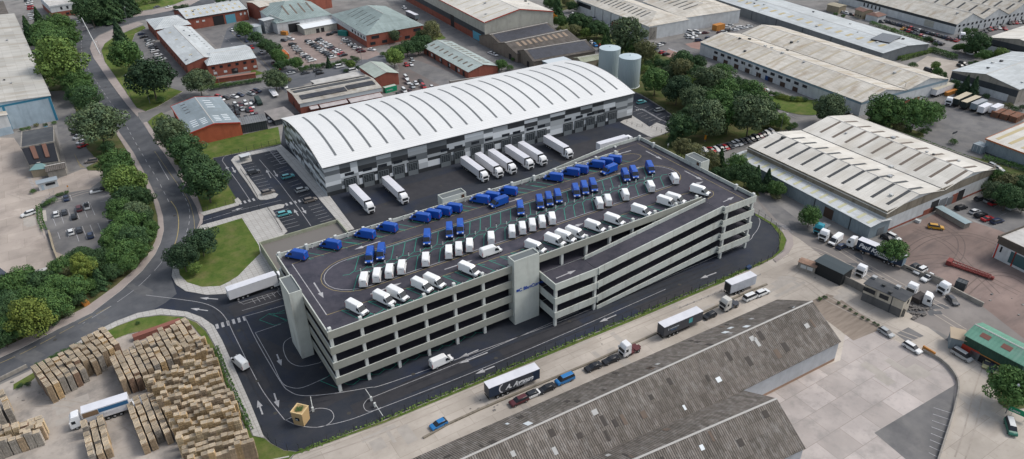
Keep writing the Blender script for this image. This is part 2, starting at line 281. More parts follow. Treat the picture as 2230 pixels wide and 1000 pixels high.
area('lawn', [(155, 768), (206, 736), (254, 712), (302, 694), (350, 688), (400, 692), (428, 704), (448, 722), (466, 753), (488, 811), (518, 881), (550, 951), (576, 956), (590, 967), (618, 982), (645, 985), (600, 1030), (560, 1030), (552, 975), (528, 915), (495, 845), (465, 775), (440, 735), (418, 708), (350, 712), (280, 728), (210, 755), (170, 772), (100, 800), (70, 830), (30, 850), (30, 838), (95, 800)], .12, GRASS, .12)
area('slab_path', [(430, 503), (437, 492), (454, 487), (580, 453), (608, 446), (620, 446), (617, 453), (594, 459), (626, 504), (600, 530), (606, 592), (550, 620), (490, 641), (450, 643), (405, 635), (384, 621), (374, 602), (377, 580), (390, 552), (405, 528)], .14, SLAB, .14)
area('lawn', [(440, 505), (458, 497), (527, 476), (545, 505), (564, 536), (567, 553), (540, 580), (519, 602), (500, 614), (480, 624), (440, 626), (408, 616), (392, 600), (388, 580), (400, 552), (420, 525)], .16, GRASS, .03)
area('slab_path', [(436, 464), (444, 470), (519, 448), (526, 440), (518, 431), (511, 436), (514, 443)], .14, SLAB, .14)
area('slab_path', [(503, 350), (510, 342), (523, 336), (600, 320), (612, 316), (614, 324), (545, 339), (549, 352), (524, 358), (545, 390), (570, 422), (598, 420), (606, 424), (600, 431), (580, 436), (566, 436), (558, 430), (540, 402), (520, 375)], .14, SLAB, .14)
area('slab_path', [(598, 322), (612, 316), (652, 352), (720, 430), (772, 500), (748, 506), (732, 478), (680, 416), (632, 362)], .14, SLAB, .14)
area('slab_path', [(1350, 267), (1366, 258), (1376, 252), (1395, 264), (1414, 277), (1430, 268), (1458, 278), (1456, 287), (1438, 295), (1418, 300), (1385, 284)], .14, SLAB, .14)
# ---- greens east
area('lawn', [(1340, 185), (1330, 150), (1345, 120), (1400, 112), (1440, 120), (1500, 140), (1560, 165), (1600, 190), (1650, 218), (1690, 240), (1712, 262), (1735, 278), (1690, 288), (1600, 306), (1540, 322), (1520, 335), (1560, 352), (1620, 378), (1640, 400), (1655, 428), (1640, 426), (1500, 362), (1405, 312), (1420, 302), (1456, 290), (1486, 268), (1440, 233), (1396, 206)], .12, ROUGH, .12)
area('lawn', [(1662, 212), (1700, 210), (1740, 216), (1786, 222), (1790, 238), (1782, 250), (1740, 250), (1694, 238), (1672, 226)], .13, GRASS, .13, sm=True)
area('grass_verge', [(1645, 466), (1662, 475), (1690, 492), (1706, 510), (1712, 524), (1706, 545), (1685, 563), (1650, 580), (1560, 618), (1560, 614), (1680, 562), (1697, 546), (1697, 512), (1680, 490), (1645, 470)], .14, GRASS, .14)
area('grass_verge', [(640, 987), (840, 916), (1120, 799), (1400, 684), (1600, 600), (1600, 605), (1400, 690), (1120, 805), (840, 921), (640, 992)], .10, GRASS, .1)
area('kerb_path', [(1713, 500), (1726, 515), (1728, 535), (1718, 552), (1690, 572), (1684, 566), (1708, 547), (1713, 524), (1704, 506)], .15, PAVE, .15)
area('lawn', [(1880, 262), (1900, 258), (2010, 290), (2012, 300), (1985, 302), (1920, 280)], .11, ROUGH, .11)
area('grass_verge', [(2110, 340), (2150, 350), (2230, 375), (2330, 400), (2330, 470), (2200, 440), (2152, 425), (2168, 385), (2162, 368)], .11, ROUGH, .11)
area('grass_verge', [(1205, 70), (1230, 40), (1330, 75), (1420, 105), (1440, 120), (1345, 120), (1320, 112), (1290, 95), (1250, 80)], .11, ROUGH, .11)
area('grass_verge', [(1160, -20), (1240, -10), (1260, 12), (1225, 24), (1190, 5)], .11, ROUGH, .11)
area('lawn', [(548, 150), (563, 156), (580, 160), (500, 178), (440, 196), (436, 190), (480, 178), (545, 163)], .11, GRASS, .11)
area('lawn', [(957, 72), (972, 84), (950, 90), (935, 82)], .11, GRASS, .11)
area('grass_verge', [(2150, 820), (2175, 800), (2230, 790), (2290, 820), (2290, 880), (2200, 895), (2175, 880), (2172, 850)], .11, ROUGH, .11)
# ================================================================ MARKINGS
mw = M(); my = M(); mg = M(); mi_ = M()     # white / yellow / green on the ground
Z = .045
def ln(m, px, wd=.18, z=Z, sm=False, **k):
    p = P2(px); p = smooth(p, 6, False) if sm else p; m.line(p, wd, z, **k)
def arrow(m, tail, head, z, wd=.35, hw=1.3, hl=2.4, world=False):
    a, b = (Vector(tail), Vector(head)) if world else (G(*tail).xy, G(*head).xy)
    d = (b-a).normalized(); n = Vector((-d.y, d.x)); q = b-d*hl
    m.poly([(*(a-n*wd/2), z), (*(q-n*wd/2), z), (*(q+n*wd/2), z), (*(a+n*wd/2), z)]); m.poly([(*(q-n*hw/2), z), (*b, z), (*(q+n*hw/2), z)])
ln(mw, [(360, 20), (300, 36), (245, 50), (205, 64), (183, 78), (177, 95), (180, 120), (192, 150), (215, 185), (240, 222), (268, 262), (292, 305), (318, 350), (345, 395), (368, 440)], .15, sm=True, dash=(3, 3.5))
ln(my, [(372, 438), (384, 456), (389, 480), (387, 510), (380, 535)], .25, sm=True)
ln(mw, [(385, 400), (405, 435), (413, 462), (411, 490), (403, 515)], .15, sm=True, dash=(2.5, 2))
ln(mw, [(378, 535), (345, 580), (300, 625), (245, 665), (180, 705)], .15, sm=True, dash=(6, 2))
ln(my, [(240, 668), (150, 716), (60, 764), (-20, 800)], .15, sm=True, dash=(4, 1))
ln(my, [(337, 330), (375, 385), (408, 432), (421, 470), (424, 500)], .12, sm=True); ln(my, [(300, 350), (340, 430), (350, 470)], .12, sm=True)
arrow(mw, (283, 247), (262, 254), Z, .4, 2.2, 3)
ln(mw, [(345, 352), (356, 372), (368, 392)], .2); ln(mw, [(318, 643), (390, 652), (440, 660), (470, 672), (492, 694), (515, 740), (560, 830), (585, 870), (620, 915)], .15, sm=True)
for a, b in (((475, 652), (435, 649)), ((453, 677), (415, 672)), ((603, 772), (613, 797)), ((597, 857), (607, 888)), ((572, 903), (561, 872)), ((1062, 768), (1000, 792)), ((700, 712), (760, 690))): arrow(mw, a, b, Z)
arrow(mw, (1042, 762), (1000, 780), Z); arrow(mw, (1077, 798), (1035, 815), Z); arrow(mw, (1342, 686), (1305, 702), Z); arrow(mw, (1560, 594), (1525, 607), Z)
ln(mw, [(470, 712), (536, 693)], 2.2, dash=(.7, .7)); ln(mw, [(512, 446), (560, 433)], 2.0, dash=(.7, .8)); ln(mw, [(622, 446), (660, 436)], 2.0, dash=(.7, .8))
ln(mw, [(533, 689), (545, 686), (620, 665)], .14); ln(mw, [(533, 689), (560, 745), (610, 830), (630, 852), (660, 862), (720, 858), (800, 845), (860, 830), (1140, 730), (1300, 668), (1600, 540), (1642, 510), (1655, 485), (1650, 470)], .16, sm=True)
ln(mw, [(556, 725), (612, 706)], .14); ln(mw, [(556, 725), (590, 785), (612, 830), (630, 843), (660, 844), (715, 820)], .14, sm=True)
ln(mw, [(640, 732), (620, 745), (618, 765), (630, 788), (655, 798), (690, 792), (700, 788)], .14, sm=True)
ln(mw, [(622, 915), (640, 908), (660, 904), (690, 890), (718, 893), (727, 908), (715, 924), (690, 931), (650, 927), (622, 915)], .14, sm=True)
ln(mw, [(690, 931), (760, 915), (840, 885), (1020, 815), (1200, 740), (1450, 630)], .14, sm=True)
ln(mw, [(800, 870), (792, 882), (796, 893), (808, 896), (830, 888)], .14, sm=True); ln(mw, [(800, 870), (1000, 790), (1180, 712), (1260, 678)], .14)
ln(mw, [(520, 660), (640, 625)], .12); ln(mw, [(527, 677), (640, 643)], .12)
ln(mw, [(517, 655), (527, 645), (600, 622), (608, 630), (595, 642), (530, 663), (517, 655)], .12)
for k in range(6): x = 548+k*11; ln(mw, [(x, 651-k*3.3), (x+8, 661-k*3.4)], .1)
ln(mw, [(484, 350), (520, 400), (547, 440)], .15); ln(mw, [(484, 350), (492, 340), (530, 332), (600, 318)], .15, sm=True); ln(mw, [(565, 348), (610, 400), (655, 460), (677, 492)], .15)
ln(mw, [(440, 482), (520, 458), (613, 436)], .12); arrow(mw, (505, 460), (530, 452), Z); arrow(mw, (505, 380), (492, 362), Z, .35); arrow(mw, (505, 364), (513, 377), Z, .35)
arrow(mw, (590, 388), (580, 370), Z); arrow(mw, (596, 372), (605, 386), Z); arrow(mw, (650, 470), (640, 456), Z); arrow(mw, (657, 452), (667, 466), Z)
for k in range(9): ln(mw, [(528+k*4.9, 361+k*6.6), (554+k*4.9, 355+k*6.6)], .12)      # west car park bays
for k in range(13): ln(mw, [(577+k*6.2, 338+k*7.6), (600+k*6.2, 331+k*7.6)], .12)
for k in range(6): ln(mw, [(672+k*5, 451+k*6.5), (697+k*5, 444+k*6.5)], .12); ln(mw, [(598+k*5, 463+k*7), (628+k*5, 455+k*7)], .12)
for k in range(7): ln(mw, [(586+k*3.8, 328+k*4.4), (590+k*3.8, 331+k*4.4), (606+k*3.8, 326+k*4.4)], .3)
for k in range(9): ln(mw, [(1402+k*9, 236+k*5.4), (1414+k*9, 231+k*5.4)], .12); ln(mw, [(1378+k*9, 244+k*5), (1392+k*9, 240+k*5)], .12)
ln(mw, [(1382, 232), (1420, 250), (1462, 272)], .2); ln(mw, [(1385, 240), (1400, 238), (1440, 262)], 1.0, dash=(.5, .4))
for k in range(8): ln(mw, [(2033+k*-1.5, 888+k*14), (2078-k*4, 902+k*14)], .15)
for (a, b) in (((112, 468), (122, 492)), ((131, 462), (139, 487)), ((148, 457), (157, 482)), ((163, 452), (173, 477)), ((180, 447), (190, 474)), ((196, 443), (207, 469)), ((126, 506), (131, 521)), ((143, 502), (150, 517)), ((162, 497), (172, 526)), ((179, 493), (190, 521)), ((196, 490), (207, 516)), ((213, 486), (224, 511)), ((135, 428), (140, 441)), ((152, 424), (157, 437)), ((215, 430), (248, 425)), ((218, 440), (252, 434)), ((232, 482), (258, 477))): ln(mw, [a, b], .15)
for k in range(16): ln(mw, [(470+k*8, 208-k*1.6), (481+k*8, 213-k*1.6)], .12)
for k in range(7): ln(mw, [(60+k*1.5, 388+k*3.3), (68+k*1.5, 387+k*3.3)], .45)
for a, b in (((2043, 456), (2058, 450)), ((2165, 452), (2178, 445)), ((2178, 458), (2195, 450)), ((2178, 470), (2192, 464)), ((1700, 240), (1735, 258)), ((1480, 104), (1520, 116))): ln(mw, [a, b], .15)
for k in range(5): ln(mw, [(1456+k*4.5, 105+k*1.6), (1463+k*4.5, 110+k*1.6)], .7)
ln(mw, [(484, 78), (525, 112)], .15, dash=(3, 3)); ln(mw, [(560, 92), (590, 122), (625, 155)], .15, dash=(3, 3)); ln(my, [(505, 72), (560, 120), (595, 155)], .12)
for k in range(6): ln(mw, [(1678+k*6, 478+k*4), (1712+k*3, 492+k*3)], .12)
ln(mg, [(565, 697), (585, 684), (620, 682)], .12); ln(mg, [(565, 697), (598, 709), (628, 698), (585, 684)], .12); ln(mg, [(620, 676), (595, 685), (625, 700)], .12)
ln(mg, [(698, 830), (735, 845)], .12); ln(mg, [(698, 830), (718, 818), (725, 815)], .12)
for k in range(12):
    x = 33+k*3.2; mg.line([(x, 136), (x+1.9, 131.8), (x+3.2, 131.0), (x+5.1, 131.8)], .11, Z)
for k in range(4): ln(my, [(162+k*3, 335+k*8), (176+k*3.6, 366)], .12)
struct('road_marking', mw, WHT); struct('road_marking', my, YEL); struct('road_marking', mg, GRN)

# repairs, trenches, drains and tyre-dark lanes: thin sheets with their own outline
r = random.Random(31); mp_ = M(); md_ = M(); ml_ = M()
def patchq(px, L_, W_, rz, z, m): g = G(*px); u = Vector((math.cos(rz), math.sin(rz), 0)); v = Vector((-u.y, u.x, 0)); m.poly([tuple(g+u*a*L_+v*b_*W_+Vector((0, 0, z))) for a, b_ in ((-.5, -.5), (.5, -.5), (.5, .5), (-.5, .5))])
for px, n_, sp in (((350, 420), 5, 20), ((220, 170), 5, 14), ((200, 700), 6, 40), ((300, 630), 5, 20), ((60, 780), 4, 20), ((1730, 490), 4, 20), ((1880, 570), 6, 40), ((2010, 660), 7, 40), ((1600, 350), 4, 30)):
    for k in range(n_): patchq((px[0]+r.uniform(-sp, sp), px[1]+r.uniform(-sp, sp)*.55), r.uniform(2, 7), r.uniform(1.2, 2.2), r.choice([1.9, 2.0, 2.1]) if px[0] < 400 else r.choice([-.7, -.6, .9]), .0345+.0006*k, mp_)
for px, n_, sp in (((1150, 850), 6, 60), ((1300, 760), 5, 60), ((1500, 670), 5, 50), ((850, 960), 4, 40), ((1700, 620), 6, 40), ((150, 900), 6, 60), ((60, 480), 6, 40), ((1950, 830), 6, 60), ((2120, 880), 5, 30), ((1850, 640), 3, 20)):
    for k in range(n_): patchq((px[0]+r.uniform(-sp, sp), px[1]+r.uniform(-sp, sp)*.55), r.uniform(2, 9), r.uniform(.8, 3.5), r.choice([0, 1.57])+r.uniform(-.03, .03), .030+.001*k, ml_)
struct('surface_repair', mp_, mat('repair_grey', (.088, .09, .096), .9, (.11, .112, .116), .6, 1, big=.2)); struct('surface_repair', ml_, mat('repair_pale', (.37, .34, .305), .9, (.32, .295, .265), .5, 1, big=.3))
m = M()
for px, L_, W_, rz in (((600, 770), 16, 5, 2.0), ((900, 840), 30, 4, 0), ((1180, 735), 24, 4, .02), ((1450, 650), 20, 3.5, 0), ((560, 660), 14, 6, .05), ((530, 800), 22, 3, 1.85), ((800, 480), 26, 16, 0), ((960, 400), 34, 12, 0), ((1260, 330), 24, 12, 0), ((700, 870), 14, 6, .1)): patchq(px, L_, W_, rz, .0375+.0004*(L_ % 7), m)
struct('surface_repair', m, mat('asphalt_relaid', (.027, .028, .033), .75, (.035, .035, .04), .4, 1, big=.3))

mt = M(); mt2 = M()
def track(px, m, z, gauge=1.8, wd=.32):
    c_ = [Vector(p) for p in smooth(P2(px), 6, False)]
    for s in (-gauge/2, gauge/2):
        pts = []
        for i, p in enumerate(c_):
            d = (c_[min(i+1, len(c_)-1)]-c_[max(i-1, 0)]).normalized(); pts.append((p.x-d.y*s, p.y+d.x*s))
        m.line(pts, wd, z)
for i, px in enumerate((((1960, 560), (2020, 520), (2100, 510), (2170, 530), (2230, 560)), ((1975, 565), (2060, 560), (2140, 600), (2220, 640)), ((1990, 500), (2060, 530), (2110, 580), (2170, 640)), ((2030, 480), (2090, 520), (2080, 570), (2010, 580)), ((2100, 640), (2150, 600), (2200, 600), (2240, 620)))): track(px, mt, .030+.0012*i)
for i, px in enumerate((((1660, 600), (1740, 610), (1800, 650), (1900, 700), (2000, 740)), ((1700, 560), (1760, 540), (1830, 570), (1900, 610), (2000, 660), (2100, 720)), ((650, 1000), (850, 930), (1120, 815), (1400, 698), (1640, 600)), ((1720, 600), (1780, 560), (1850, 580)), ((2150, 800), (2130, 860), (2110, 940), (2090, 1000)), ((150, 960), (260, 930), (360, 880), (420, 830)), ((60, 880), (150, 880), (240, 905), (330, 960)), ((20, 420), (100, 440), (180, 420), (260, 400)), ((1790, 520), (1880, 575), (1960, 620), (2060, 670)))): track(px, mt2, .0335+.0012*i)
struct('tyre_tracks', mt, mat('track_brown', (.115, .09, .082), .95, (.15, .115, .10), .8, 1, big=.3)); struct('tyre_tracks', mt2, mat('track_grey', (.30, .265, .23), .95, (.36, .32, .28), .8, 1, big=.3))
mt = M()
for i, px in enumerate((((470, 680), (500, 720), (540, 800), (580, 870), (640, 880), (720, 865)), ((450, 660), (500, 690), (530, 740), (570, 820), (600, 880)), ((880, 840), (1100, 750), (1300, 675), (1560, 575)), ((900, 860), (1120, 772), (1320, 692), (1600, 578)), ((840, 500), (900, 460), (1000, 430), (1150, 390)), ((1200, 375), (1270, 340), (1330, 310)))): track(px, mt, .0435+.0002*i)
struct('tyre_tracks', mt, mat('track_dark', (.014, .015, .02), .6, (.024, .025, .03), .8, 1, big=.3))
# ================================================================ CAR PARK BUILDING
PCON = mat('precast_concrete', (.47, .50, .465), .85, (.515, .54, .505), .5, 1, big=.1, brick=(8, 8, .05, .05, 0), stain=((.31, .31, .28), .5, .5, (1, 1, .15)))
PWHT = mat('pillar_white', (.60, .62, .60), .8, (.48, .50, .48), 1.2, 1, big=.1, stretch=(1, 1, .3))
ROOFG = plain('grey_membrane', (.12, .135, .14), .8)
X0, X1, Y0, Y1, XR, YF, YB = 32.0, 159.4, 130.0, 168.4, 146.0, 121.8, 173.6
LV = [3.5, 8.0, 12.5, 17.0]
cp = thing('multi_storey_car_park', 'long four level open concrete car park with vans on its roof', 'car park', (X0, Y0, 0))
def q(m): m.v = [(a-X0, b-Y0, c_) for a, b, c_ in m.v]; return m
def part(name, m, mats, root=cp): return obj(name, q(m), mats, root)
for i, z in enumerate(LV):
    top = z == 17.0
    I = .06; pts = [(X0+I, Y0+I), (XR+I, Y0+I), (XR+I, YF+I), (X1-I, YF+I), (X1-I, YB-I), (XR+I, YB-I), (XR+I, Y1-I), (X0+I, Y1-I)]
    part('deck' if top else 'floor', M().prism(pts, z-.45, z, 0, 1), [DECK, PCON])
    if not top: part('landing', M().prism([(88.36, 122.56), (102.2, 122.56), (102.2, Y0-.05), (88.36, Y0-.05)], z-.43, z-.004, 0, 1), [DECK, PCON])
    b, t, h = z-1.0, z+1.1, .28
    bx = [(X0, Y0, (XR-.4 if top else 88.0), Y0+h), (X0, Y0+h, X0+h, Y1-h), (X0, Y1-h, (XR-.4 if top else 102), Y1), (X1-h, YF+h, X1, YB-h), (XR+.5, YF, X1, YF+h), (XR, YB-h, X1, YB), (XR+.5, YF+h, XR+.78, YF+1.1)]
    if not top: bx += [(88.3, 122.5, 102.3, 122.5+h), (88.3, 122.5+h, 88.3+h, Y0), (102.0, 122.3, 102.28, 122.5)]
    for q_ in bx: part('parapet', M().box(q_[0], q_[1], b, q_[2], q_[3], t), PCON)
    zl = LV[i-1] if i else 0.0; xa, xb = 102.28, XR+.5
    r = M().hexa([(xa, 122.9, zl-.4), (xb, 122.9, z-.4), (xb, 128.8, z-.4), (xa, 128.8, zl-.4)], [(xa, 122.9, zl+.02), (xb, 122.9, z+.02), (xb, 128.8, z+.02), (xa, 128.8, zl+.02)]); part('ramp', r, DECK)
    lo = -1.0 if i else -.05
    r = M().hexa([(xa, 122.62, zl+lo), (xb, 122.62, z-1), (xb, 122.9, z-1), (xa, 122.9, zl+lo)], [(xa, 122.62, zl+1.1), (xb, 122.62, z+1.1), (xb, 122.9, z+1.1), (xa, 122.9, zl+1.1)]); part('ramp_wall', r, PCON)
    if top:
        r = M().hexa([(xa, 128.8, zl), (XR-.2, 128.8, z-.4), (XR-.2, 129.1, z-.4), (xa, 129.1, zl)], [(xa, 128.8, zl+1.1), (XR-.2, 128.8, z+1.12), (XR-.2, 129.1, z+1.12), (xa, 129.1, zl+1.1)]); part('ramp_wall', r, PCON)
    if i >= 1:
        xa, xb = 104.0, XR
        r = M().hexa([(xa, 168.45, zl-.4), (xb, 168.45, z-.4), (xb, YB-.3, z-.4), (xa, YB-.3, zl-.4)], [(xa, 168.45, zl+.02), (xb, 168.45, z+.02), (xb, YB-.3, z+.02), (xa, YB-.3, zl+.02)]); part('ramp', r, DECK)
        r = M().hexa([(xa, YB-.3, zl-1), (xb, YB-.3, z-1), (xb, YB, z-1), (xa, YB, zl-1)], [(xa, YB-.3, zl+1.1), (xb, YB-.3, z+1.1), (xb, YB, z+1.1), (xa, YB, zl+1.1)]); part('ramp_wall', r, PCON)
PX = [32.75]+[40+8*k for k in range(5)]+[88+8*k for k in range(8)]
pil = M().box(-.36, -.36, 0, .36, .36, 18.75).mesh('pillar', PWHT)
spots = [(x, Y0+.66) for x in PX]+[(x, Y1-.66) for x in [32.75]+[40+8*k for k in range(14)] if x not in (80, 88)]+[(X1-.66, y) for y in (122.6, 129.2, 165.8, 172.9)]+[(148.2, 122.6), (148.2, 172.9)]
for x, y in spots:
    o = obj('pillar', pil, None, cp, (x-X0, y-Y0, 0)); 
    if (x, y) in ((148.2, 122.6), (148.2, 172.9)): o.scale = (1, 1, .93)
for x in (88.9, 101.6): obj('pillar', pil, None, cp, (x-X0, 122.95-Y0+.25, 0)).scale = (1, 1, .66)
part('core_wall', M().box(60, 148, 0, 61, 152, 16.5).box(110, 148, 0, 111, 152, 16.5).box(34, Y1-1.4, 0, 145, Y1-1.2, 16.5), PCON)
# stair towers and roof huts
def tower(x0, y0, x1, y1, z0, z1, door=None):
    m = M().box(x0, y0, z0, x1, y1, z1-.35); t = .22
    for a in ((x0, y0, x1, y0+t), (x0, y1-t, x1, y1), (x0, y0+t, x0+t, y1-t), (x1-t, y0+t, x1, y1-t)): m.box(a[0], a[1], z1-.35, a[2], a[3], z1)
    o = part('stair_tower', m, PCON); r = obj('roof', q(M().box(x0+t, y0+t, z1-.34, x1-t, y1-t, z1-.28)), ROOFG, o)
    if door: obj('door', q(M().box(*door)), mat('door_brown', (.07, .035, .02), .6, big=0), o)
    return o
tower(28.9, 146.6, 31.98, 154.4, 0, 19.8); tw = tower(80.2, 129.0, 87.8, 131.9, 0, 19.9)
tower(80.8, 168.5, 88.6, 171.6, 0, 19.6, (87.0, 168.42, 17.0, 87.9, 168.5, 19.1)); tower(159.45, 144.6, 163.1, 151.6, 0, 19.6, (159.37, 145.4, 17.0, 159.45, 146.4, 19.1))
def text(s, h, loc, rot, m, parent, name='lettering', ext=.03, bold=0.02, shear=0):
    cu = bpy.data.curves.new('lettering', 'FONT'); cu.body = s; cu.size = h; cu.extrude = ext; cu.offset = bold*h; cu.shear = shear; cu.materials.append(m)
    q_ = bpy.data.objects.new('tmp', cu); me = bpy.data.meshes.new_from_object(q_); bpy.data.objects.remove(q_); bpy.data.curves.remove(cu)
    o = bpy.data.objects.new(name, me); C.objects.link(o); o.parent = parent; o.location = loc; o.rotation_euler = rot; return o
BLUE = plain('sign_blue', (.015, .06, .32), .5)
for x_, y_ in ((80.35, 128.9), (31.9, 146.5)): pass
text('\u2261C BlueCurrent', 1.38, (80.75-X0, 128.96-Y0, 10.2), (R_(90), 0, 0), BLUE, tw, bold=.03)
# deck markings (metres)
dw, dy, dg = M(), M(), M(); zd = 17.012
def stad(x0, x1, y0, y1, tilt, r, off):
    pts = []
    for cx, s in ((x1-r, 0), (x0+r, 1)):
        for k in range(13):
            a = (-90+15*k+180*s); pts.append((cx+(r-off)*1.0*math.cos(R_(a)), (y0+y1)/2-tilt*(cx-x0)+((y1-y0)/2-off)*math.sin(R_(a))))
    return pts+[pts[0]]
dy.line(stad(38.0, 152.9, 142.6, 158.3, .0113, 9, 0), .14, zd); dw.line(stad(38.0, 152.9, 142.6, 158.3, .0113, 9, .75), .16, zd)
dy.line([(38.7, 163.3), (63, 162.7), (137, 161.5), (146, 161.2)]+smooth([(148, 161.3), (151, 163), (149.8, 165.8), (146.5, 166.8)], 5, False), .13, zd)
dy.line([(34.5, 137.7), (73.9, 136.9), (143, 135.8)]+smooth([(150, 134.8), (152.2, 132.5), (150.5, 130.3), (147.5, 129.6)], 5, False), .13, zd)
dw.line([(34.5, 163.2), (34.5, 137.8)], .2, zd); dy.line([(34.5, 163.2), (38.7, 163.3)], .13, zd)
dy.line([(147, 170.6), (156.6, 171.2), (156.4, 123.5), (150, 123.6)], .13, zd)
for k in range(33):
    x = 36.2+3.3*k; yl = 162.9-.012*(x-38)
    if x < 143: dg.line([(x+3.2, yl-.3), (x, 166.3)], .14, zd)
    if k % 2 == 0 and x < 140: dg.line([(x+3.9, yl-.2), (x-.5, 166.8), (x+1.7, 167.4), (x+3.2, 166.6)], .14, zd)
for k in range(31):
    x = 47.8+3.3*k-1.2; yt = 157.2-.011*(x-38); yb = 143.4-.011*(x-38)
    if x < 146: dg.line([(x+3.6, yt), (x+.2, yt-5.7), (x-1.5, yt-6.5), (x-3.1, yt-6)], .14, zd); 
    if x < 146: dg.line([(x-3.4, yb), (x, yb+5.6), (x+1.6, yb+6.4), (x+3.3, yb+6)], .14, zd)
    dg.line([(x+3.5, yt-.05), (x+.4, yt-.05)], .14, zd)
for k in range(33):
    x = 38+3.28*k; yl = 137.5-.0145*(x-38)
    if x < 141: dg.line([(x, yl), (x+2.3, yl-5.4), (x+3.3, yl-5.6), (x+5.2, yl-5)], .14, zd); dg.line([(x+.1, yl-.05), (x+1.6, yl-1.3)], .14, zd)
for a, b in (((58, 161), (50.5, 160.9)), ((36.4, 152), (36.2, 144.6)), ((46.2, 139.8), (54.5, 140)), ((66, 139.4), (74, 139.2)), ((150, 138.5), (154.5, 138.3)), ((103, 138.6), (109, 138.4)), ((155, 147), (155, 139)), ((154.8, 165), (154.8, 157)), ((145, 156.8), (136, 157)), ((151, 168), (144, 168.2)), ((150, 125.8), (155, 126.3)), ((97, 160.3), (103, 160.4))):
    arrow(dw, a, b, zd, world=True)
dirt = M()
for m, n_, k in ((dw, 'marking_white', WHT), (dy, 'marking_yellow', YEL), (dg, 'marking_green', GRN)): part('painted_marking', m, k)
m = M(); arrow(m, (91, 126), (97.5, 126.2), 12.512, world=True); part('painted_marking', m, WHT); m = M(); m.line([(89, 129), (89, 123.2), (101.9, 123.2)], .1, 12.512); part('painted_marking', m, GRN)
# charging posts on the deck
cpst = M().box(-.12, -.1, 0, .12, .1, 1.15).box(-.14, -.12, 1.15, .14, .12, 1.3, 1).mesh('charging_post', [PWHT, BLK])
for row, n_, f in (('beside the rear parapet', 30, lambda k: (38.2+3.3*k, 167.7)), ('between the two middle van rows', 30, lambda k: (48.0+3.3*k, 150.3-.011*(3.3*k))), ('beside the front parapet', 32, lambda k: (40.2+3.28*k, 130.75))):
    for k in range(n_):
        x, y = f(k); tag(obj('charging_post', cpst, None, None, (x, y, 17)), 'short white charging post %s, %s from the stair tower end' % (row, nth(k+1)), 'charging post', 'charging posts on the roof deck')
# low annex beside the car park
an = thing('low_annex', 'low flat roofed concrete annex at the rear corner of the car park', 'annex', (34.5, 173.5, 0))
def qa(m, ox=34.5, oy=173.5): m.v = [(a-ox, b-oy, c_) for a, b, c_ in m.v]; return m
obj('wall', qa(M().box(34.3, 168.5, 0, 34.6, 202, 3.6).box(34.6, 201.7, 0, 59.4, 202, 3.6).box(59.1, 192, 0, 59.4, 201.7, 3.6)), mat('annex_stone', (.33, .34, .27), .9, (.26, .28, .2), .8, 1), an)
obj('roof', qa(M().box(34.6, 168.5, 2.2, 59.1, 201.7, 2.5)), mat('annex_roof', (.15, .14, .13), .9, big=.1), an)
# ================================================================ MAIN WAREHOUSE
WX, WY, WL, WD, WH, WR = 64.0, 225.0, 133.4, 51.5, 11.3, 3.7
wa = math.atan2(-4.4, 133.3)
wr = thing('logistics_warehouse', 'long new warehouse with a curved white roof and patchwork grey cladding', 'warehouse', (WX, WY, 0), wa)
CL = [plain('cladding_'+n, c, .45) for n, c in (('white', (.66, .69, .71)), ('silver', (.36, .385, .40)), ('mid', (.14, .155, .165)), ('dark', (.042, .046, .05)), ('pale', (.46, .49, .51)))]
RWHT = mat('roof_white_sheet', (.66, .67, .665), .7, (.62, .63, .63), .06, 1, big=.05, brick=(133, 1.0, .03, .03), spec=.1, stain=((.55, .57, .58), .12, .35, (1, .3, 1)))
def arc(y): t = y/WD*2-1; return WH+WR*(1-t*t)
N = 28; ys = [WD*k/N for k in range(N+1)]; m = M()
for a, b in zip(ys, ys[1:]):
    a2, b2 = (-.5 if a == 0 else a), (WD+.5 if b == WD else b); m.poly([(-.4, a2, arc(a)+.02), (WL+.4, a2, arc(a)+.02), (WL+.4, b2, arc(b)+.02), (-.4, b2, arc(b)+.02)])
obj('roof', m, RWHT, wr)
m = M().box(-.45, -.75, WH-.3, WL+.45, -.5, WH+.06)
for a, b in zip(ys, ys[1:]):
    for x in (-.62, WL+.4): m.hexa([(x, a, arc(a)-.35), (x+.22, a, arc(a)-.35), (x+.22, b, arc(b)-.35), (x, b, arc(b)-.35)], [(x, a, arc(a)+.06), (x+.22, a, arc(a)+.06), (x+.22, b, arc(b)+.06), (x, b, arc(b)+.06)])
obj('roof_edge', m, plain('roof_trim', (.06, .065, .07), .5), wr)
for k in range(20):
    x = 6.2+6.42*k; m = M(); yy = [4.5+39*j/12 for j in range(13)]
    for a, b in zip(yy, yy[1:]): m.hexa([(x-.42, a, arc(a)), (x+.42, a, arc(a)), (x+.42, b, arc(b)), (x-.42, b, arc(b))], [(x-.42, a, arc(a)+.07), (x+.42, a, arc(a)+.07), (x+.42, b, arc(b)+.07), (x-.42, b, arc(b)+.07)])
    obj('rooflight', m, plain('rooflight_grey', (.13, .14, .145), .5), wr)
m = M()                                                       # walls behind the cladding
m.box(0, .05, 0, WL, .3, WH, 0).box(0, WD-.3, 0, WL, WD, WH, 0)
for x in (0, WL-.3):
    for a, b in zip(ys, ys[1:]): m.hexa([(x, a, 0), (x+.3, a, 0), (x+.3, b, 0), (x, b, 0)], [(x, a, arc(a)), (x+.3, a, arc(a)), (x+.3, b, arc(b)), (x, b, arc(b))])
obj('wall', m, plain('wall_pale_blue', (.50, .54, .56), .5), wr)
rnd = random.Random(3); m = M(); sb = [0, 5.5, 9.4, 12, 19, 24.5, 31, 38.5, 46.5, 54, 62, 66, 72.5, 80, 86, 92, 99, 106.5, 112.3, 118, 124, 130.5, WL]
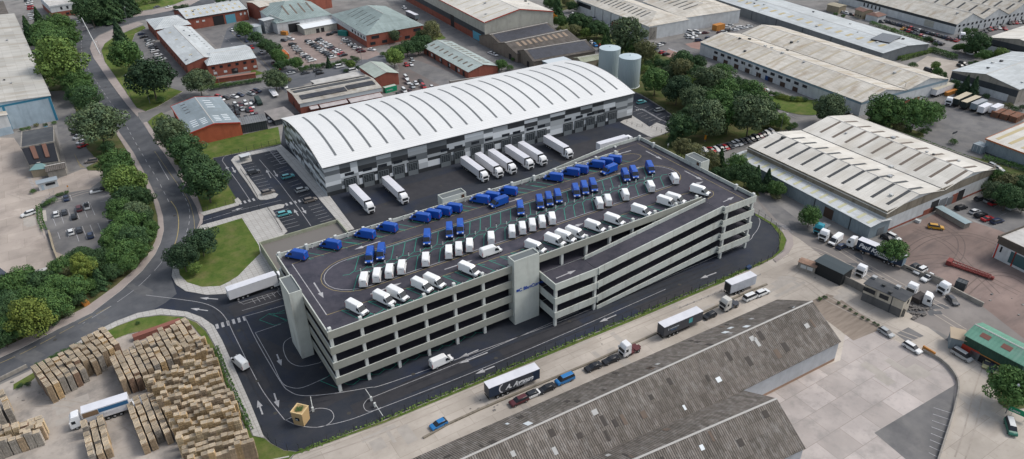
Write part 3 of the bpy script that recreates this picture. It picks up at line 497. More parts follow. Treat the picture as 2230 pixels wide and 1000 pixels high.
for a, b in zip(sb, sb[1:]):
    z = 0; seq = []
    hs = rnd.choice([[1.6, 1.2, 1.7, 1.3, 1.6, 1.9, 2.0], [1.6, 2.2, 1.5, 2.4, 1.6, 2.0], [1.6, 1.3, 3.2, 1.4, 1.8, 2.0], [1.6, 2.4, 1.2, 1.2, 2.3, 2.6]]); tot = sum(hs); last = -1
    for j, h in enumerate(hs):
        h = h*WH/tot; c = 3 if j == 0 else rnd.choices([0, 1, 2, 3, 4], [3, 3, 3, 3, 2])[0]
        if c == last: c = (c+2) % 5
        last = c; m.box(a, -.02, z, b-.001, .05, z+h-.002, c); z += h
sb = [0.0]+[WD*k/8+rnd.uniform(-.8, .8) for k in range(1, 8)]+[WD]
for x in (-.07, WL):
    for a, b in zip(sb, sb[1:]):
        z = 0; top = min(arc(max(a, .01)), arc(min(b, WD-.01)))-.9; last = -1
        while z < top-.1:
            h = min(rnd.choice([.9, 1.2, 1.6, 2.0]), top-z); c = rnd.choices([0, 1, 2, 3, 4], [4, 3, 3, 4, 2])[0]
            if c == last: c = (c+2) % 5
            last = c; m.box(x, a, z, x+.07, b-.001, z+h-.002, c); z += h
obj('cladding', m, CL, wr)
m = M()
for x in (-.1, WL+.02):
    for k in range(14): 
        for z in (1.2, 5.2, 8.6):
            if rnd.random() < .4 and z+1.3 < arc(3+k*3.4)-1.5: obj('window', M().box(x, 2.2+k*3.4, z, x+.08, 2.2+k*3.4+rnd.choice([1.1, 2.4]), z+1.3), GLASS, wr)
DOORP = plain('dock_door', (.17, .19, .20), .5); DOORG = plain('dock_glazing', (.03, .035, .04), .2)
mi2 = Matrix.Rotation(-wa, 3, 'Z')
for px in ((769, 406), (807, 395), (839, 386), (872, 377), (902, 369), (976, 353), (1005, 345), (1034, 330), (1061, 321), (1102, 315), (1127, 310), (1154, 301), (1180, 296), (1240, 283), (1265, 277), (1288, 270), (1312, 264), (1337, 258)):
    g = mi2 @ (G(px[0], px[1], 2.6)-Vector((WX, WY, 0))); x = g.x
    d = obj('dock_door', M().box(x-2, -.14, 0, x+2, -.05, 5), DOORP, wr); mm = M()
    for r_ in range(5):
        for c_ in range(4): mm.box(x-1.75+c_*.9, -.17, 2.0+r_*.55, x-1.0+c_*.9, -.14, 2.42+r_*.55)
    obj('glazing', mm, DOORG, d); obj('frame', M().box(x-2.25, -.2, 0, x-2, -.05, 5.3).box(x+2, -.2, 0, x+2.25, -.05, 5.3).box(x-2, -.2, 5, x+2, -.05, 5.3), CL[3], d)
    obj('window', M().box(x-1.8, -.09, 6.1, x+1.6, -.03, 7.2), GLASS, wr)
# silos
SIL = plain('silo_steel', (.33, .40, .42), .5, metal=.1)
for (x, y), lb in (((222.6, 268.0), 'tall ribbed blue-grey silo nearer the brown sheds'), ((221.9, 252.3), 'tall ribbed blue-grey silo nearer the lawn and parked cars')):
    t = thing('silo', lb, 'silo', (x, y, 0), 0, 'pair of ribbed steel silos'); r, n = 5.0, 40; m = M(); k = 2*n
    pts = [((r+(.1 if i % 2 else 0))*math.cos(2*math.pi*i/k), (r+(.1 if i % 2 else 0))*math.sin(2*math.pi*i/k)) for i in range(k)]
    m.prism(pts, .3, 14.2); obj('shell', m, SIL, t); obj('base_ring', M().cyl(0, 0, 0, .4, 5.35, 40), PWHT, t); obj('roof', M().cyl(0, 0, 14.2, 14.75, 5.15, 40, .3).cyl(0, 0, 14.7, 15.1, .25, 8), plain('silo_roof', (.42, .50, .53), .5), t)
# ================================================================ OTHER BUILDINGS
def roofm(name, c, c2, st, stc, amt=.8, sheet=(5, 1.1, .16, .006), axis=0, rib=.9, spc=None):
    s = (1.0, .12, 1) if axis == 0 else (.12, 1.0, 1)
    return mat(name, c, .8, c2, .5, 1, stretch=s, spec=.15, big=.2, brick=(sheet[0], sheet[1], sheet[2], sheet[3]) if sheet else None, stain=(stc, st, amt, s), wave=(axis, rib, .03), speck=spc)
def wallm(name, c, rough=.8, rib=None, stain=(.5, .5, .5), a=.4, brick=None): return mat(name, c, rough, tuple(v*.85 for v in c), .4, 1, big=.15, stain=(tuple(v*.55 for v in c), .5, a, (1, 1, .15)), wave=rib, brick=brick)
CREAM = roofm('roof_cream', (.56, .535, .485), (.49, .455, .395), .3, (.33, .27, .20), .85)
PALE = roofm('roof_pale', (.61, .59, .545), (.54, .52, .475), .12, (.42, .385, .33), .7, sheet=(7, 3.5, .12, .004))
GREYB = roofm('roof_bluegrey', (.25, .30, .33), (.22, .265, .29), .2, (.18, .21, .22), .5)
GREENG = roofm('roof_greengrey', (.27, .33, .325), (.23, .285, .28), .2, (.19, .23, .22), .5)
LIGHT = roofm('roof_light', (.50, .53, .54), (.46, .49, .50), .15, (.36, .38, .38), .5)
BROWNR = mat('roof_old_fibre', (.195, .174, .155), .95, (.145, .128, .114), 1.4, 1, stretch=(1, .12, 1), big=.3, brick=(1.0, 2.3, .36, .03), stain=((.27, .255, .24), .9, .6, (1, .15, 1)), wave=(0, .5, .07), speck=(1.3, .6, (.12, .11, .10)))
BROWND = mat('roof_old_brown', (.13, .115, .105), .95, (.10, .09, .08), .4, 1, big=.3, brick=(1.1, 2.4, .3, .02), wave=(0, .6, .05))
FLATD = mat('roof_flat_dark', (.055, .06, .068), .85, (.075, .08, .085), .3, 1, big=.3, stain=((.1, .1, .1), .3, .4, (1, 1, 1)))
FLATL = mat('roof_flat_light', (.50, .49, .47), .85, (.42, .41, .39), .3, 1, big=.3, stain=((.3, .29, .27), .3, .6, (1, 1, 1)))
BRICK = wallm('brick_red', (.27, .09, .062), .9, a=.55); BRICKO = wallm('brick_orange_red', (.42, .11, .055), .85, rib=(0, 1.2, .02))
WWHT = wallm('wall_white', (.55, .57, .58)); WBLU = wallm('wall_pale_blue_sheet', (.36, .45, .52), .6); WCRM = wallm('wall_cream_sheet', (.42, .415, .37), .7, rib=(0, 1.2, .03)); WGRY = wallm('wall_grey_sheet', (.17, .185, .195), .6, rib=(0, .9, .04)); WBLG = wallm('wall_bluegrey_sheet', (.22, .27, .30), .6, rib=(0, .9, .03))
WCON = wallm('wall_concrete', (.30, .28, .25), .9, a=.8); WDRK = wallm('wall_dark_sheet', (.05, .058, .066), .6, rib=(0, .9, .03)); WTAN = wallm('wall_tan', (.33, .28, .20)); WCOR = wallm('wall_corrugated_pale', (.47, .49, .52), .6, rib=(0, .35, .05), a=.3)
FBLU = plain('fascia_blue_grey', (.20, .28, .34), .6); FTEAL = plain('trim_blue', (.03, .17, .27), .6); FRED = plain('trim_red', (.40, .05, .03), .6); FDRT = wallm('fascia_dirty_concrete', (.22, .195, .155), .95, a=1)
LBRN = plain('rooflight_brown', (.13, .105, .085), .7); LDRK = plain('rooflight_dark', (.04, .043, .045), .5); LTAN = plain('rooflight_tan', (.42, .35, .20), .7); LYEL = plain('rooflight_yellow', (.47, .46, .30), .7); LWHT = plain('rooflight_white', (.62, .66, .68), .6)
SOLAR = mat('solar_glass', (.03, .033, .05), .25, big=0, brick=(1.6, 1.0, .3, .05, 0), spec=.6); ORNG = plain('orange_paint', (.42, .18, .04), .6); DOORB = plain('door_blue', (.02, .06, .18), .6); DOORK = plain('door_dark', (.02, .02, .022), .6); WINB = plain('blind_white', (.5, .52, .52), .6)
def shed(name, label, p00, p10, p01, h, rise, rm, wm, bays=1, hip=(0, 0), rl=None, band=None, base=None, ops=(), over=.35, cat='building', parapet=None, flat=False, px=True, group=None, verge=None):
    """p00,p10: ends of the near long eave; p01: far corner at the p00 end. ridge runs along p00->p10"""
    A = G(*p00, h) if px else Vector((*p00, h)); B = G(*p10, h) if px else Vector((*p10, h))
    Cc = G(*p01, h) if len(p01) == 2 and px else (A+Vector((p01[0], p01[1], 0)) if len(p01) == 3 else Vector((*p01, h)))
    U = B-A; V = Cc-A; L = U.length; W = V.length; u = U.normalized(); v = Vector((-u.y, u.x, 0)); sgn = 1 if v.dot(V) > 0 else -1; W = abs(v.dot(V))
    if sgn < 0: A = B; u = -u; v = Vector((-u.y, u.x, 0)); hip = hip[::-1]
    rz = math.atan2(u.y, u.x); flip = sgn < 0
    root = thing(name, label, cat, (A.x, A.y, 0), rz, group)
    if isinstance(wm, dict): w0 = wm['m']
    else: w0 = wm
    m = M(); bw = W/bays
    m.box(0, 0, 0, L, W, h-.02)
    if not flat:
        for i in range(bays):
            for x, k in ((0, hip[0]), (L, hip[1])):
                if k == 0: m.hexa([(x+(0 if x == 0 else -.2), i*bw, h-.02), (x+(.2 if x == 0 else 0), i*bw, h-.02), (x+(.2 if x == 0 else 0), (i+1)*bw, h-.02), (x+(0 if x == 0 else -.2), (i+1)*bw, h-.02)], [(x+(0 if x == 0 else -.2), (i+.5)*bw-.01, h+rise-.05), (x+(.2 if x == 0 else 0), (i+.5)*bw-.01, h+rise-.05), (x+(.2 if x == 0 else 0), (i+.5)*bw+.01, h+rise-.05), (x+(0 if x == 0 else -.2), (i+.5)*bw+.01, h+rise-.05)])
    obj('wall', m, w0, root)
    m = M(); o = over; th = .12; roofs = []
    if flat: m.box(0 if parapet else -o, 0 if parapet else -o, h, L if parapet else L+o, W if parapet else W+o, h+.15)
    else:
        for i in range(bays):
            y0, y1, ym = i*bw-(o if i == 0 else 0), (i+1)*bw+(o if i == bays-1 else 0), (i+.5)*bw; x0, x1 = (-o, L+o)
            r0, r1 = (x0 if hip[0] == 0 else hip[0]), (x1 if hip[1] == 0 else L-hip[1]); e = h-(o*rise/(bw/2))*(1 if o else 0)
            ea, eb = (e if i == 0 else h), (e if i == bays-1 else h); zt = h+rise
            m.poly([(x0, y0, ea+th), (x1, y0, ea+th), (r1, ym, zt+th), (r0, ym, zt+th)]); m.poly([(x1, y1, eb+th), (x0, y1, eb+th), (r0, ym, zt+th), (r1, ym, zt+th)])
            if hip[0]: m.poly([(x0, y1, eb+th), (x0, y0, ea+th), (r0, ym, zt+th)])
            else: m.poly([(x0, y0, ea), (x0, y0, ea+th), (x0, ym, zt+th), (x0, ym, zt)][::-1]).poly([(x0, ym, zt), (x0, ym, zt+th), (x0, y1, eb+th), (x0, y1, eb)][::-1])
            if hip[1]: m.poly([(x1, y0, ea+th), (x1, y1, eb+th), (r1, ym, zt+th)])
            else: m.poly([(x1, y0, ea), (x1, y0, ea+th), (x1, ym, zt+th), (x1, ym, zt)]).poly([(x1, ym, zt), (x1, ym, zt+th), (x1, y1, eb+th), (x1, y1, eb)])
            if i == 0: m.poly([(x0, y0, ea), (x1, y0, ea), (x1, y0, ea+th), (x0, y0, ea+th)])
            if i == bays-1: m.poly([(x0, y1, eb), (x0, y1, eb+th), (x1, y1, eb+th), (x1, y1, eb)])
    rf = obj('roof', m, rm, root)
    if not flat and rise > .5:
        m = M()
        for i in range(bays):
            r0, r1 = (-o if hip[0] == 0 else hip[0]), (L+o if hip[1] == 0 else L-hip[1]); m.hexa([(r0, (i+.5)*bw-.25, h+rise+.08), (r1, (i+.5)*bw-.25, h+rise+.08), (r1, (i+.5)*bw+.25, h+rise+.08), (r0, (i+.5)*bw+.25, h+rise+.08)], [(r0, (i+.5)*bw-.1, h+rise+.2), (r1, (i+.5)*bw-.1, h+rise+.2), (r1, (i+.5)*bw+.1, h+rise+.2), (r0, (i+.5)*bw+.1, h+rise+.2)])
        obj('ridge', m, w0 if False else plain('ridge_cap', (.40, .39, .37), .8), rf)
        if bays > 1:
            m = M()
            for i in range(1, bays): m.box(-o, i*bw-.2, h+.02, L+o, i*bw+.2, h+.24)
            obj('gutter', m, LDRK, rf)
    if verge: 
        m = M()
        for x in (-o-.15, L+o):
            for i in range(bays):
                for a, za, b_, zb in ((i*bw, h, (i+.5)*bw, h+rise), ((i+.5)*bw, h+rise, (i+1)*bw, h)): m.hexa([(x, a, za-.2), (x+.15, a, za-.2), (x+.15, b_, zb-.2), (x, b_, zb-.2)], [(x, a, za+.3), (x+.15, a, za+.3), (x+.15, b_, zb+.3), (x, b_, zb+.3)])
        m.box(-o, -o-.15, h-.25, L+o, -o, h+.25); obj('verge_trim', m, verge, root)
    if rl:      # rooflights: list of (bay, side 0/1, n, x0 frac, x1 frac, width, v0, v1, mat)
        for (bi, side, n, f0, f1, wd, v0, v1, lm) in rl:
            for k in range(n):
                x = L*(f0+(f1-f0)*(k/(n-1) if n > 1 else .5)); bi_ = bi
                if flip: x = L-x; bi_ = bays-1-bi
                sd_ = side if not flip else 1-side
                def pt(f, dx, dz):   # f from eave (0) to ridge (1)
                    y = bi_*bw+(f*bw/2 if sd_ == 0 else bw-f*bw/2); return (x+dx, y, h+rise*f+th+dz)
                a, b_ = (v0, v1) if sd_ == 0 else (v1, v0)
                m = M().hexa([pt(a, -wd/2, -.02), pt(a, wd/2, -.02), pt(b_, wd/2, -.02), pt(b_, -wd/2, -.02)], [pt(a, -wd/2, .06), pt(a, wd/2, .06), pt(b_, wd/2, .06), pt(b_, -wd/2, .06)])
                obj('rooflight', m, lm, root)
    def wallbox(side, a, b, z0, z1, d):
        if flip: a, b = ({0: L, 1: W, 2: L, 3: W}[side]-b), ({0: L, 1: W, 2: L, 3: W}[side]-a)
        if flip: side = {0: 2, 2: 0, 1: 3, 3: 1}[side]
        return {0: (a, -d, z0, b, .0, z1), 1: (L, a, z0, L+d, b, z1), 2: (a, W, z0, b, W+d, z1), 3: (-d, a, z0, 0, b, z1)}[side]
    SL = lambda s: W if s in (1, 3) else L
    if band:
        for (side, z0, z1, bm) in band: obj('cladding', M().box(*wallbox(side, .02, SL(side)-.02, z0, z1, .05)), bm, root)
    if parapet:
        ph, pm = parapet; t = .3; m = M()
        for a in ((-t, -t, L+t, 0), (-t, W, L+t, W+t), (-t, 0, 0, W), (L, 0, L+t, W)): m.box(a[0], a[1], h-.4, a[2], a[3], h+ph)
        obj('parapet', m, pm, root)
    for op in ops:      # (name, side, n, f0, f1, width, z0, z1, mat)
        nm, side, n, f0, f1, wd, z0, z1, om = op; s = SL(side)
        for k in range(n):
            c_ = s*(f0+(f1-f0)*(k/(n-1) if n > 1 else .5)); obj(nm, M().box(*wallbox(side, c_-wd/2, c_+wd/2, z0, z1, .09)), om, root)
    root['L'] = L; root['W'] = W
    return root
# --- west side
shed('pale_blue_warehouse', 'big warehouse with stained cream roof and pale blue gable by the tree belt', (109, 208.6), (30, 30), (-48, 0, 0), 11.1, 1.6, roofm('roof_stained_grey', (.47, .46, .43), (.40, .39, .36), .2, (.29, .26, .21), .8, sheet=(9, 4, .16, .03)), WBLU, band=[(3, 10.2, 11.0, FTEAL), (0, 10.2, 11.0, FTEAL), (1, 10.2, 11, FTEAL)], ops=[('downpipe', 3, 2, .012, .37, .9, 0, 10.2, FTEAL), ('rooflight', 3, 0, 0, 1, 1, 0, 1, FTEAL)])
shed('white_lean_shed', 'white sheet shed below the pale blue gable at the photo edge', (15, 250), (1, 222), (-30, 0, 0), 8.3, .9, CREAM, WWHT, band=[(3, 0, 3.2, WBLU)])
shed('grey_roof_store', 'dark roofed store in the top corner above the cream warehouse', (26, 50), (6, 3), (-20, 0, 0), 6, 1.0, BROWND, WBLU)
bb = shed('black_roof_pub', 'flat dark roofed building with black slate front roof beside small car park', (47, 322), (117, 309), (38.5, 290), 8.0, 0, FLATD, mat('render_grey', (.2, .19, .18), .9, big=.2), flat=True, parapet=(.35, WCON))
def inv(o_, p): return tuple(Matrix.Rotation(-o_.rotation_euler.z, 3, 'Z') @ (Vector(p)-Vector((o_.location.x, o_.location.y, 0))))
A0 = G(47, 324, 8.05); B0 = G(117, 311, 8.05); A1 = G(63, 358, 4.6); B1 = G(127, 350, 4.6); dn = (A1-A0); 
for nm, ps, mt in (('slate_roof', [(A1, 0), (B1, 0), (B0, 0), (A0, 0)], plain('slate_black', (.016, .018, .024), .8)),):
    q_ = [Vector(inv(bb, p)) for p, _ in ps]; obj(nm, M().hexa([x-Vector((0, 0, .2)) for x in q_], q_), mt, bb)
for p, q_ in ((A1, B1), (A0, A1), (B1, B0)):
    a_, b_ = Vector(inv(bb, p)), Vector(inv(bb, q_)); obj('front_wall', M().poly([(a_.x, a_.y, 0), (b_.x, b_.y, 0), (b_.x, b_.y, b_.z-.2), (a_.x, a_.y, a_.z-.2)]), WCON, bb)
for a in ((.24, .40), (.62, .76)):
    p = [A1.lerp(B1, a[0]).lerp(A0.lerp(B0, a[0]), .25), A1.lerp(B1, a[1]).lerp(A0.lerp(B0, a[1]), .25), A0.lerp(B0, a[1]), A0.lerp(B0, a[0])]; obj('tiled_dormer', M().hexa([inv(bb, x) for x in p], [inv(bb, x+Vector((0, 0, .35))) for x in p]), plain('tile_brown', (.15, .08, .06), .9), bb)
shed('teal_hip_annex', 'small annex with pale teal hipped roof below the black slate roof', (66, 370), (100, 366), (72, 358), 3.2, 1.4, plain('roof_teal', (.16, .26, .26), .7), WTAN, hip=(2, 2))
shed('brown_roof_outhouse', 'low brown roofed outhouse beside the teal roofed annex', (102, 374), (141, 366), (98, 360), 3, .8, BROWND, WCON)
shed('gatehouse', 'white flat roofed gatehouse cabin with dark windows beside the zebra stripes', (81, 401), (123, 391), (77, 395), 2.8, .2, plain('roof_gatehouse', (.25, .29, .32), .7), WWHT, ops=[('window', 0, 4, .45, .8, .9, 1.3, 2.2, GLASS), ('door', 0, 1, .2, .2, .8, .1, 2, WBLU)])
shed('solar_roof_shed', 'dark panel roofed shed at the lower left photo edge by the trees', (0, 620), (26, 609), (0, 582), 5, .3, SOLAR, WTAN)
shed('long_low_wall_store', 'narrow open store with pale rusty roof beside the car park', (80, 603), (103, 596), (72, 592), 2.5, .3, FLATL, WDRK)
ow = shed('brick_and_white_office', 'office with white upper storey over red brick beside the bend in the road', (108, 15), (174, 5), (93, -6), 7.2, 0, FLATL, BRICK, flat=True, parapet=(.5, WWHT), band=[(0, 3.4, 7.0, WWHT), (3, 3.4, 7.0, WWHT)], ops=[('window', 0, 3, .35, .75, 1.2, 4.4, 6.2, GLASS), ('window', 0, 4, .5, .95, 1.8, .9, 2.2, GLASS)])
# --- red brick L block
shed('brick_workshop_wing', 'red brick workshop wing with pale ribbed roof and blue roller door', (406, 42), (538, 20), (376, 22), 6.6, 2.6, LIGHT, BRICK, rl=[(0, 0, 9, .05, .92, 1.1, .25, .42, LTAN), (0, 0, 9, .08, .9, 1.1, .66, .8, LTAN)], ops=[('roller_door', 0, 1, .7, .7, 6, 0, 5.2, plain('door_teal', (.10, .28, .36), .6)), ('doorway', 0, 1, .5, .5, 6.5, 0, 5.6, DOORK), ('window', 0, 2, .88, .95, 1.2, 3.6, 5, WINB), ('window', 0, 2, .16, .26, 1.6, 3.6, 4.6, WINB)], verge=LDRK)
shed('brick_hipped_block', 'red brick block with pale hipped roof where the two brick wings meet', (338, 65), (415, 53), (317, 43), 6.0, 2.4, LIGHT, BRICK, hip=(8, 8), ops=[('window', 3, 4, .15, .85, 1.2, 1, 2.2, GLASS)], verge=None)
shed('brick_long_wing', 'long red brick wing with pale grey roof facing the row of parked cars', (406, 141), (343, 70), (472, 113), 6.0, 2.2, LIGHT, BRICK, rl=[(0, 1, 4, .16, .85, 1.0, .45, .62, LTAN), (0, 0, 12, .1, .95, .8, .2, .3, LDRK)], ops=[('window', 2, 10, .06, .92, 1.4, 1, 2.3, GLASS), ('canopy', 2, 2, .18, .34, 3, 2.6, 2.8, WGRY)])
shed('brick_office_wing', 'two storey red brick office wing with pale roof behind a garden wall', (452, 143), (557, 126), (437, 113), 6.1, 2.0, LIGHT, BRICK, hip=(4, 0), ops=[('window', 0, 6, .1, .92, 1.5, 3.9, 5.1, GLASS), ('window', 0, 5, .12, .95, 1.6, 1.2, 2.3, WINB), ('entrance', 0, 1, .52, .52, 3, 0, 2.6, DOORK), ('window', 1, 3, .2, .8, 1.2, 3.9, 5, GLASS)])
shed('garden_wall', 'red brick garden wall in front of the two storey brick office', (458, 174), (556, 160), (457, 172), 2.2, 0, plain('coping', (.25, .12, .09), .9), BRICK, flat=True, cat='wall')
shed('blue_grey_roof_shed', 'red sided shed with blue-grey ribbed roof and white rooflights', (411.5, 291), (374, 232), (521.5, 265), 5.6, 1.9, GREYB, BRICKO, rl=[(0, 1, 4, .12, .3, .6, .25, .5, LWHT), (0, 1, 4, .1, .26, .6, .62, .85, LWHT), (0, 0, 4, .12, .3, .6, .25, .5, LWHT), (0, 0, 4, .1, .26, .6, .62, .85, LWHT), (0, 1, 4, .6, .9, .6, .3, .5, LDRK), (0, 0, 4, .6, .85, .6, .5, .8, LWHT)], ops=[('window', 2, 5, .2, .9, 2, 1, 2.4, GLASS)], verge=FRED)
shed('dark_grey_annex', 'dark grey box annex joined to the red sided shed', (525, 272), (580, 262.5), (518, 258), 3.9, .2, roofm('roof_annex', (.19, .20, .21), (.16, .17, .18), .2, (.13, .13, .13)), WDRK)
fc = shed('old_brick_factory', 'long old red brick factory with glazed dark strips along its pale roof', (652.6, 226), (830, 191), (622, 196), 5.2, 1.2, mat('roof_old_factory', (.40, .385, .35), .9, (.28, .26, .23), .3, 1, big=.3, stain=((.2, .17, .13), .2, .8, (1, 1, 1))), BRICK, rl=None, band=[(0, 3.4, 5.1, plain('fascia_white_metal', (.46, .49, .50), .6))], ops=[('door', 3, 1, .55, .55, 1, 0, 2.4, DOORK)], verge=None)
L_, W_ = fc['L'], fc['W']
for f0, f1, a, b in ((.03, .97, .10, .17), (.03, .98, .30, .50), (.05, .60, .66, .86), (.62, .97, .62, .82)):
    y0, y1 = W_*(1-b), W_*(1-a); zz = lambda y: 5.2+1.2*(1-abs(y/W_*2-1))+.14
    obj('glazed_strip', M().hexa([(L_*f0, y0, zz(y0)), (L_*f1, y0, zz(y0)), (L_*f1, y1, zz(y1)), (L_*f0, y1, zz(y1))], [(L_*f0, y0, zz(y0)+.25), (L_*f1, y0, zz(y0)+.25), (L_*f1, y1, zz(y1)+.25), (L_*f0, y1, zz(y1)+.25)]), mat('glazing_old', (.022, .024, .034), .4, (.045, .045, .05), .6, 1, big=.2, brick=(3.3, 4, .4, .02), stain=((.15, .13, .11), .3, .25, (1, 1, 1))), fc)
for f0, f1, d in ((.1, .2, 2.5), (.22, .55, 3), (.57, .98, 4)): obj('canopy', M().hexa([(L_*f0, -d, 2.4), (L_*f1, -d, 2.4), (L_*f1, -.1, 3.0), (L_*f0, -.1, 3.0)], [(L_*f0, -d, 2.5), (L_*f1, -d, 2.5), (L_*f1, -.1, 3.1), (L_*f0, -.1, 3.1)]), mat('canopy_pale', (.45, .42, .42), .8, (.36, .33, .33), .5, 1), fc)
shed('low_pale_roof_store', 'low flat pale roofed store behind the old brick factory', (690, 186), (800, 163), (680, 176), 3.4, .1, FLATL, WCON)
shed('grey_flat_roof_cabin', 'small grey flat roofed cabin between scrap yard and brick factory', (598, 262), (640, 252), (588, 240), 2.6, .2, mat('roof_cabin', (.20, .19, .18), .9, (.26, .24, .23), .3, 1), WDRK)
shed('pale_green_roof_unit', 'red brick unit with pale green ribbed roof above the green container', (867, 159), (832, 136), (815, 168), 5.7, 1.5, roofm('roof_palegreen', (.40, .45, .41), (.36, .41, .37), .2, (.28, .31, .27), .6, axis=0), BRICK)
# --- grey hipped complex
shed('grey_hipped_hall', 'large hall with blue-green hipped roof and brick office front', (797, 77), (722, 32), (920, 54), 6.9, 6.0, GREENG, BRICK, hip=(15, 15), rl=[(0, 1, 6, .2, .75, .5, .3, .75, LDRK)], band=[(2, 3.5, 6.8, WWHT)], ops=[('window', 3, 3, .12, .85, 4.5, 4.2, 5.8, GLASS), ('window', 3, 5, .1, .9, 3.0, 1, 2.6, GLASS), ('canopy', 3, 1, .45, .45, 4, 2.8, 3.1, WGRY), ('window', 2, 5, .06, .38, 2, 4, 5.6, GLASS)])
shed('grey_hipped_wing', 'white walled wing with blue-green roof and brown rooflight strips', (602, 51), (722, 32), (586, 6), 6.5, 5.5, GREENG, WWHT, hip=(14, 14), rl=[(0, 0, 4, .3, .75, 1.0, .3, .8, LBRN)], ops=[('roller_door', 0, 1, .3, .3, 7, 0, 5, DOORK)])
shed('west_white_wing', 'narrow white walled wing with blue-green roof beside the metal tower', (578, 42), (602, 52), (556, 20), 6, 2, GREENG, WWHT)
shed('cream_flat_annex', 'cream roofed hall beyond the blue-green hipped wing at the top edge', (566, 16), (720, -14), (540, 4), 9, 1.2, CREAM, BRICK)
shed('white_canopy_store', 'white roofed store with pale walls beside the brick car park', (662, 63), (733, 50), (652, 52), 3.8, 1.0, plain('roof_bright_white', (.66, .69, .70), .5), WCRM, ops=[('doorway', 0, 2, .4, .55, 2, 0, 2.6, DOORK)])
t = thing('storage_tank', 'round grey steel tank beside the louvred tower', 'tank', tuple(G(558, 75)), 0); obj('shell', M().cyl(0, 0, 0, 5, 3.6, 20), SIL, t); obj('roof', M().cyl(0, 0, 5, 5.3, 3.7, 20), plain('tank_roof', (.35, .38, .4), .6), t)
shed('louvred_tower', 'pale square louvred tower beside the round tank', (574, 46), (596, 41), (569, 41), 7.5, .2, LIGHT, wallm('louvre_grey', (.22, .24, .26), .6, rib=(2, .8, .1)))
shed('brick_unit_green_roof', 'long red brick unit with pale green-grey roof and patched rooflights', (1020, 157), (922, 102), (1084, 143), 3.6, 2.2, roofm('roof_patched', (.38, .44, .43), (.33, .39, .38), .2, (.24, .25, .22), .7), BRICK, rl=[(0, 1, 9, .1, .93, 1.3, .3, .62, LBRN), (0, 0, 11, .1, .95, 1.2, .3, .7, LBRN)], ops=[('door', 2, 6, .1, .9, 2, 0, 2.8, DOORK), ('window', 2, 4, .2, .8, 1.6, 1, 2.4, WINB)])
shed('cream_red_trim_warehouse', 'tall cream clad warehouse with red edged pale roof', (1055, 49), (880, -40), (1200, 23), 12.4, 4.2, PALE, WCRM, band=[(2, 0, 3.6, BRICK), (2, 3.6, 6.8, WDRK), (3, 0, .1, BRICK)], rl=[(0, 1, 9, .06, .8, .5, .1, .85, LTAN)], verge=FRED, ops=[('loading_door', 2, 1, .06, .06, 16, .2, 4.6, plain('door_sky', (.10, .33, .45), .6)), ('loading_door', 2, 1, .36, .36, 5, 0, 7, DOORK)])
# three sheds with glazed roofs
for (p, q_, r_, lb, lm) in (((1093, 99), (1218, 72), (1062, 74), 'old brown gabled shed with glazed roof against the tall cream warehouse', 1), ((1127, 118), (1262, 88), (1090, 92), 'middle old brown gabled shed with small brown rooflights', 0), ((1162, 134), (1296, 111), (1130, 110), 'nearest old brown gabled shed with glazed roof panels', 1)):
    s_ = shed('old_gabled_shed', lb, p, q_, r_, 4.6, 3.2, BROWND, wallm('wall_old_stone', (.20, .17, .14), .9), rl=None if lm else [(0, 0, 10, .15, .9, 1.6, .5, .85, plain('patch_buff', (.26, .20, .15), .9))], ops=[('door', 3, 1, .3, .3, 2.4, 0, 3, DOORK)], group='row of old gabled sheds')
    if lm:
        Ls, Ws = s_['L'], s_['W']; obj('glazed_panel', M().hexa([(Ls*.03, Ws*.06, 4.6+3.2*.12+.12), (Ls*.97, Ws*.06, 4.6+3.2*.12+.12), (Ls*.97, Ws*.46, 4.6+3.2*.92+.12), (Ls*.03, Ws*.46, 4.6+3.2*.92+.12)], [(Ls*.03, Ws*.06, 4.6+3.2*.12+.2), (Ls*.97, Ws*.06, 4.6+3.2*.12+.2), (Ls*.97, Ws*.46, 4.6+3.2*.92+.2), (Ls*.03, Ws*.46, 4.6+3.2*.92+.2)]), mat('glazing_shed', (.04, .042, .055), .4, big=.2, brick=(1.5, 1.1, .4, .07, 0), spec=.5), s_)
shed('white_canopy', 'white flat canopy between the nearest old shed and the curved roof', (1200, 141), (1243, 131), (1178, 134), 4.5, .1, plain('roof_canopy_white', (.5, .55, .58), .6), WBLG)
shed('narrow_brown_shed', 'long narrow brown roofed shed hugging the back of the curved roof warehouse', (985, 184), (1212, 152), (982, 176), 3.5, .8, BROWND, WCON)
shed('mossy_roof_store', 'small store with pale mossy roof between sheds and silos', (1268, 136), (1312, 128), (1262, 124), 4, 1.2, roofm('roof_mossy', (.36, .38, .30), (.30, .32, .24), .2, (.2, .2, .14)), WTAN)
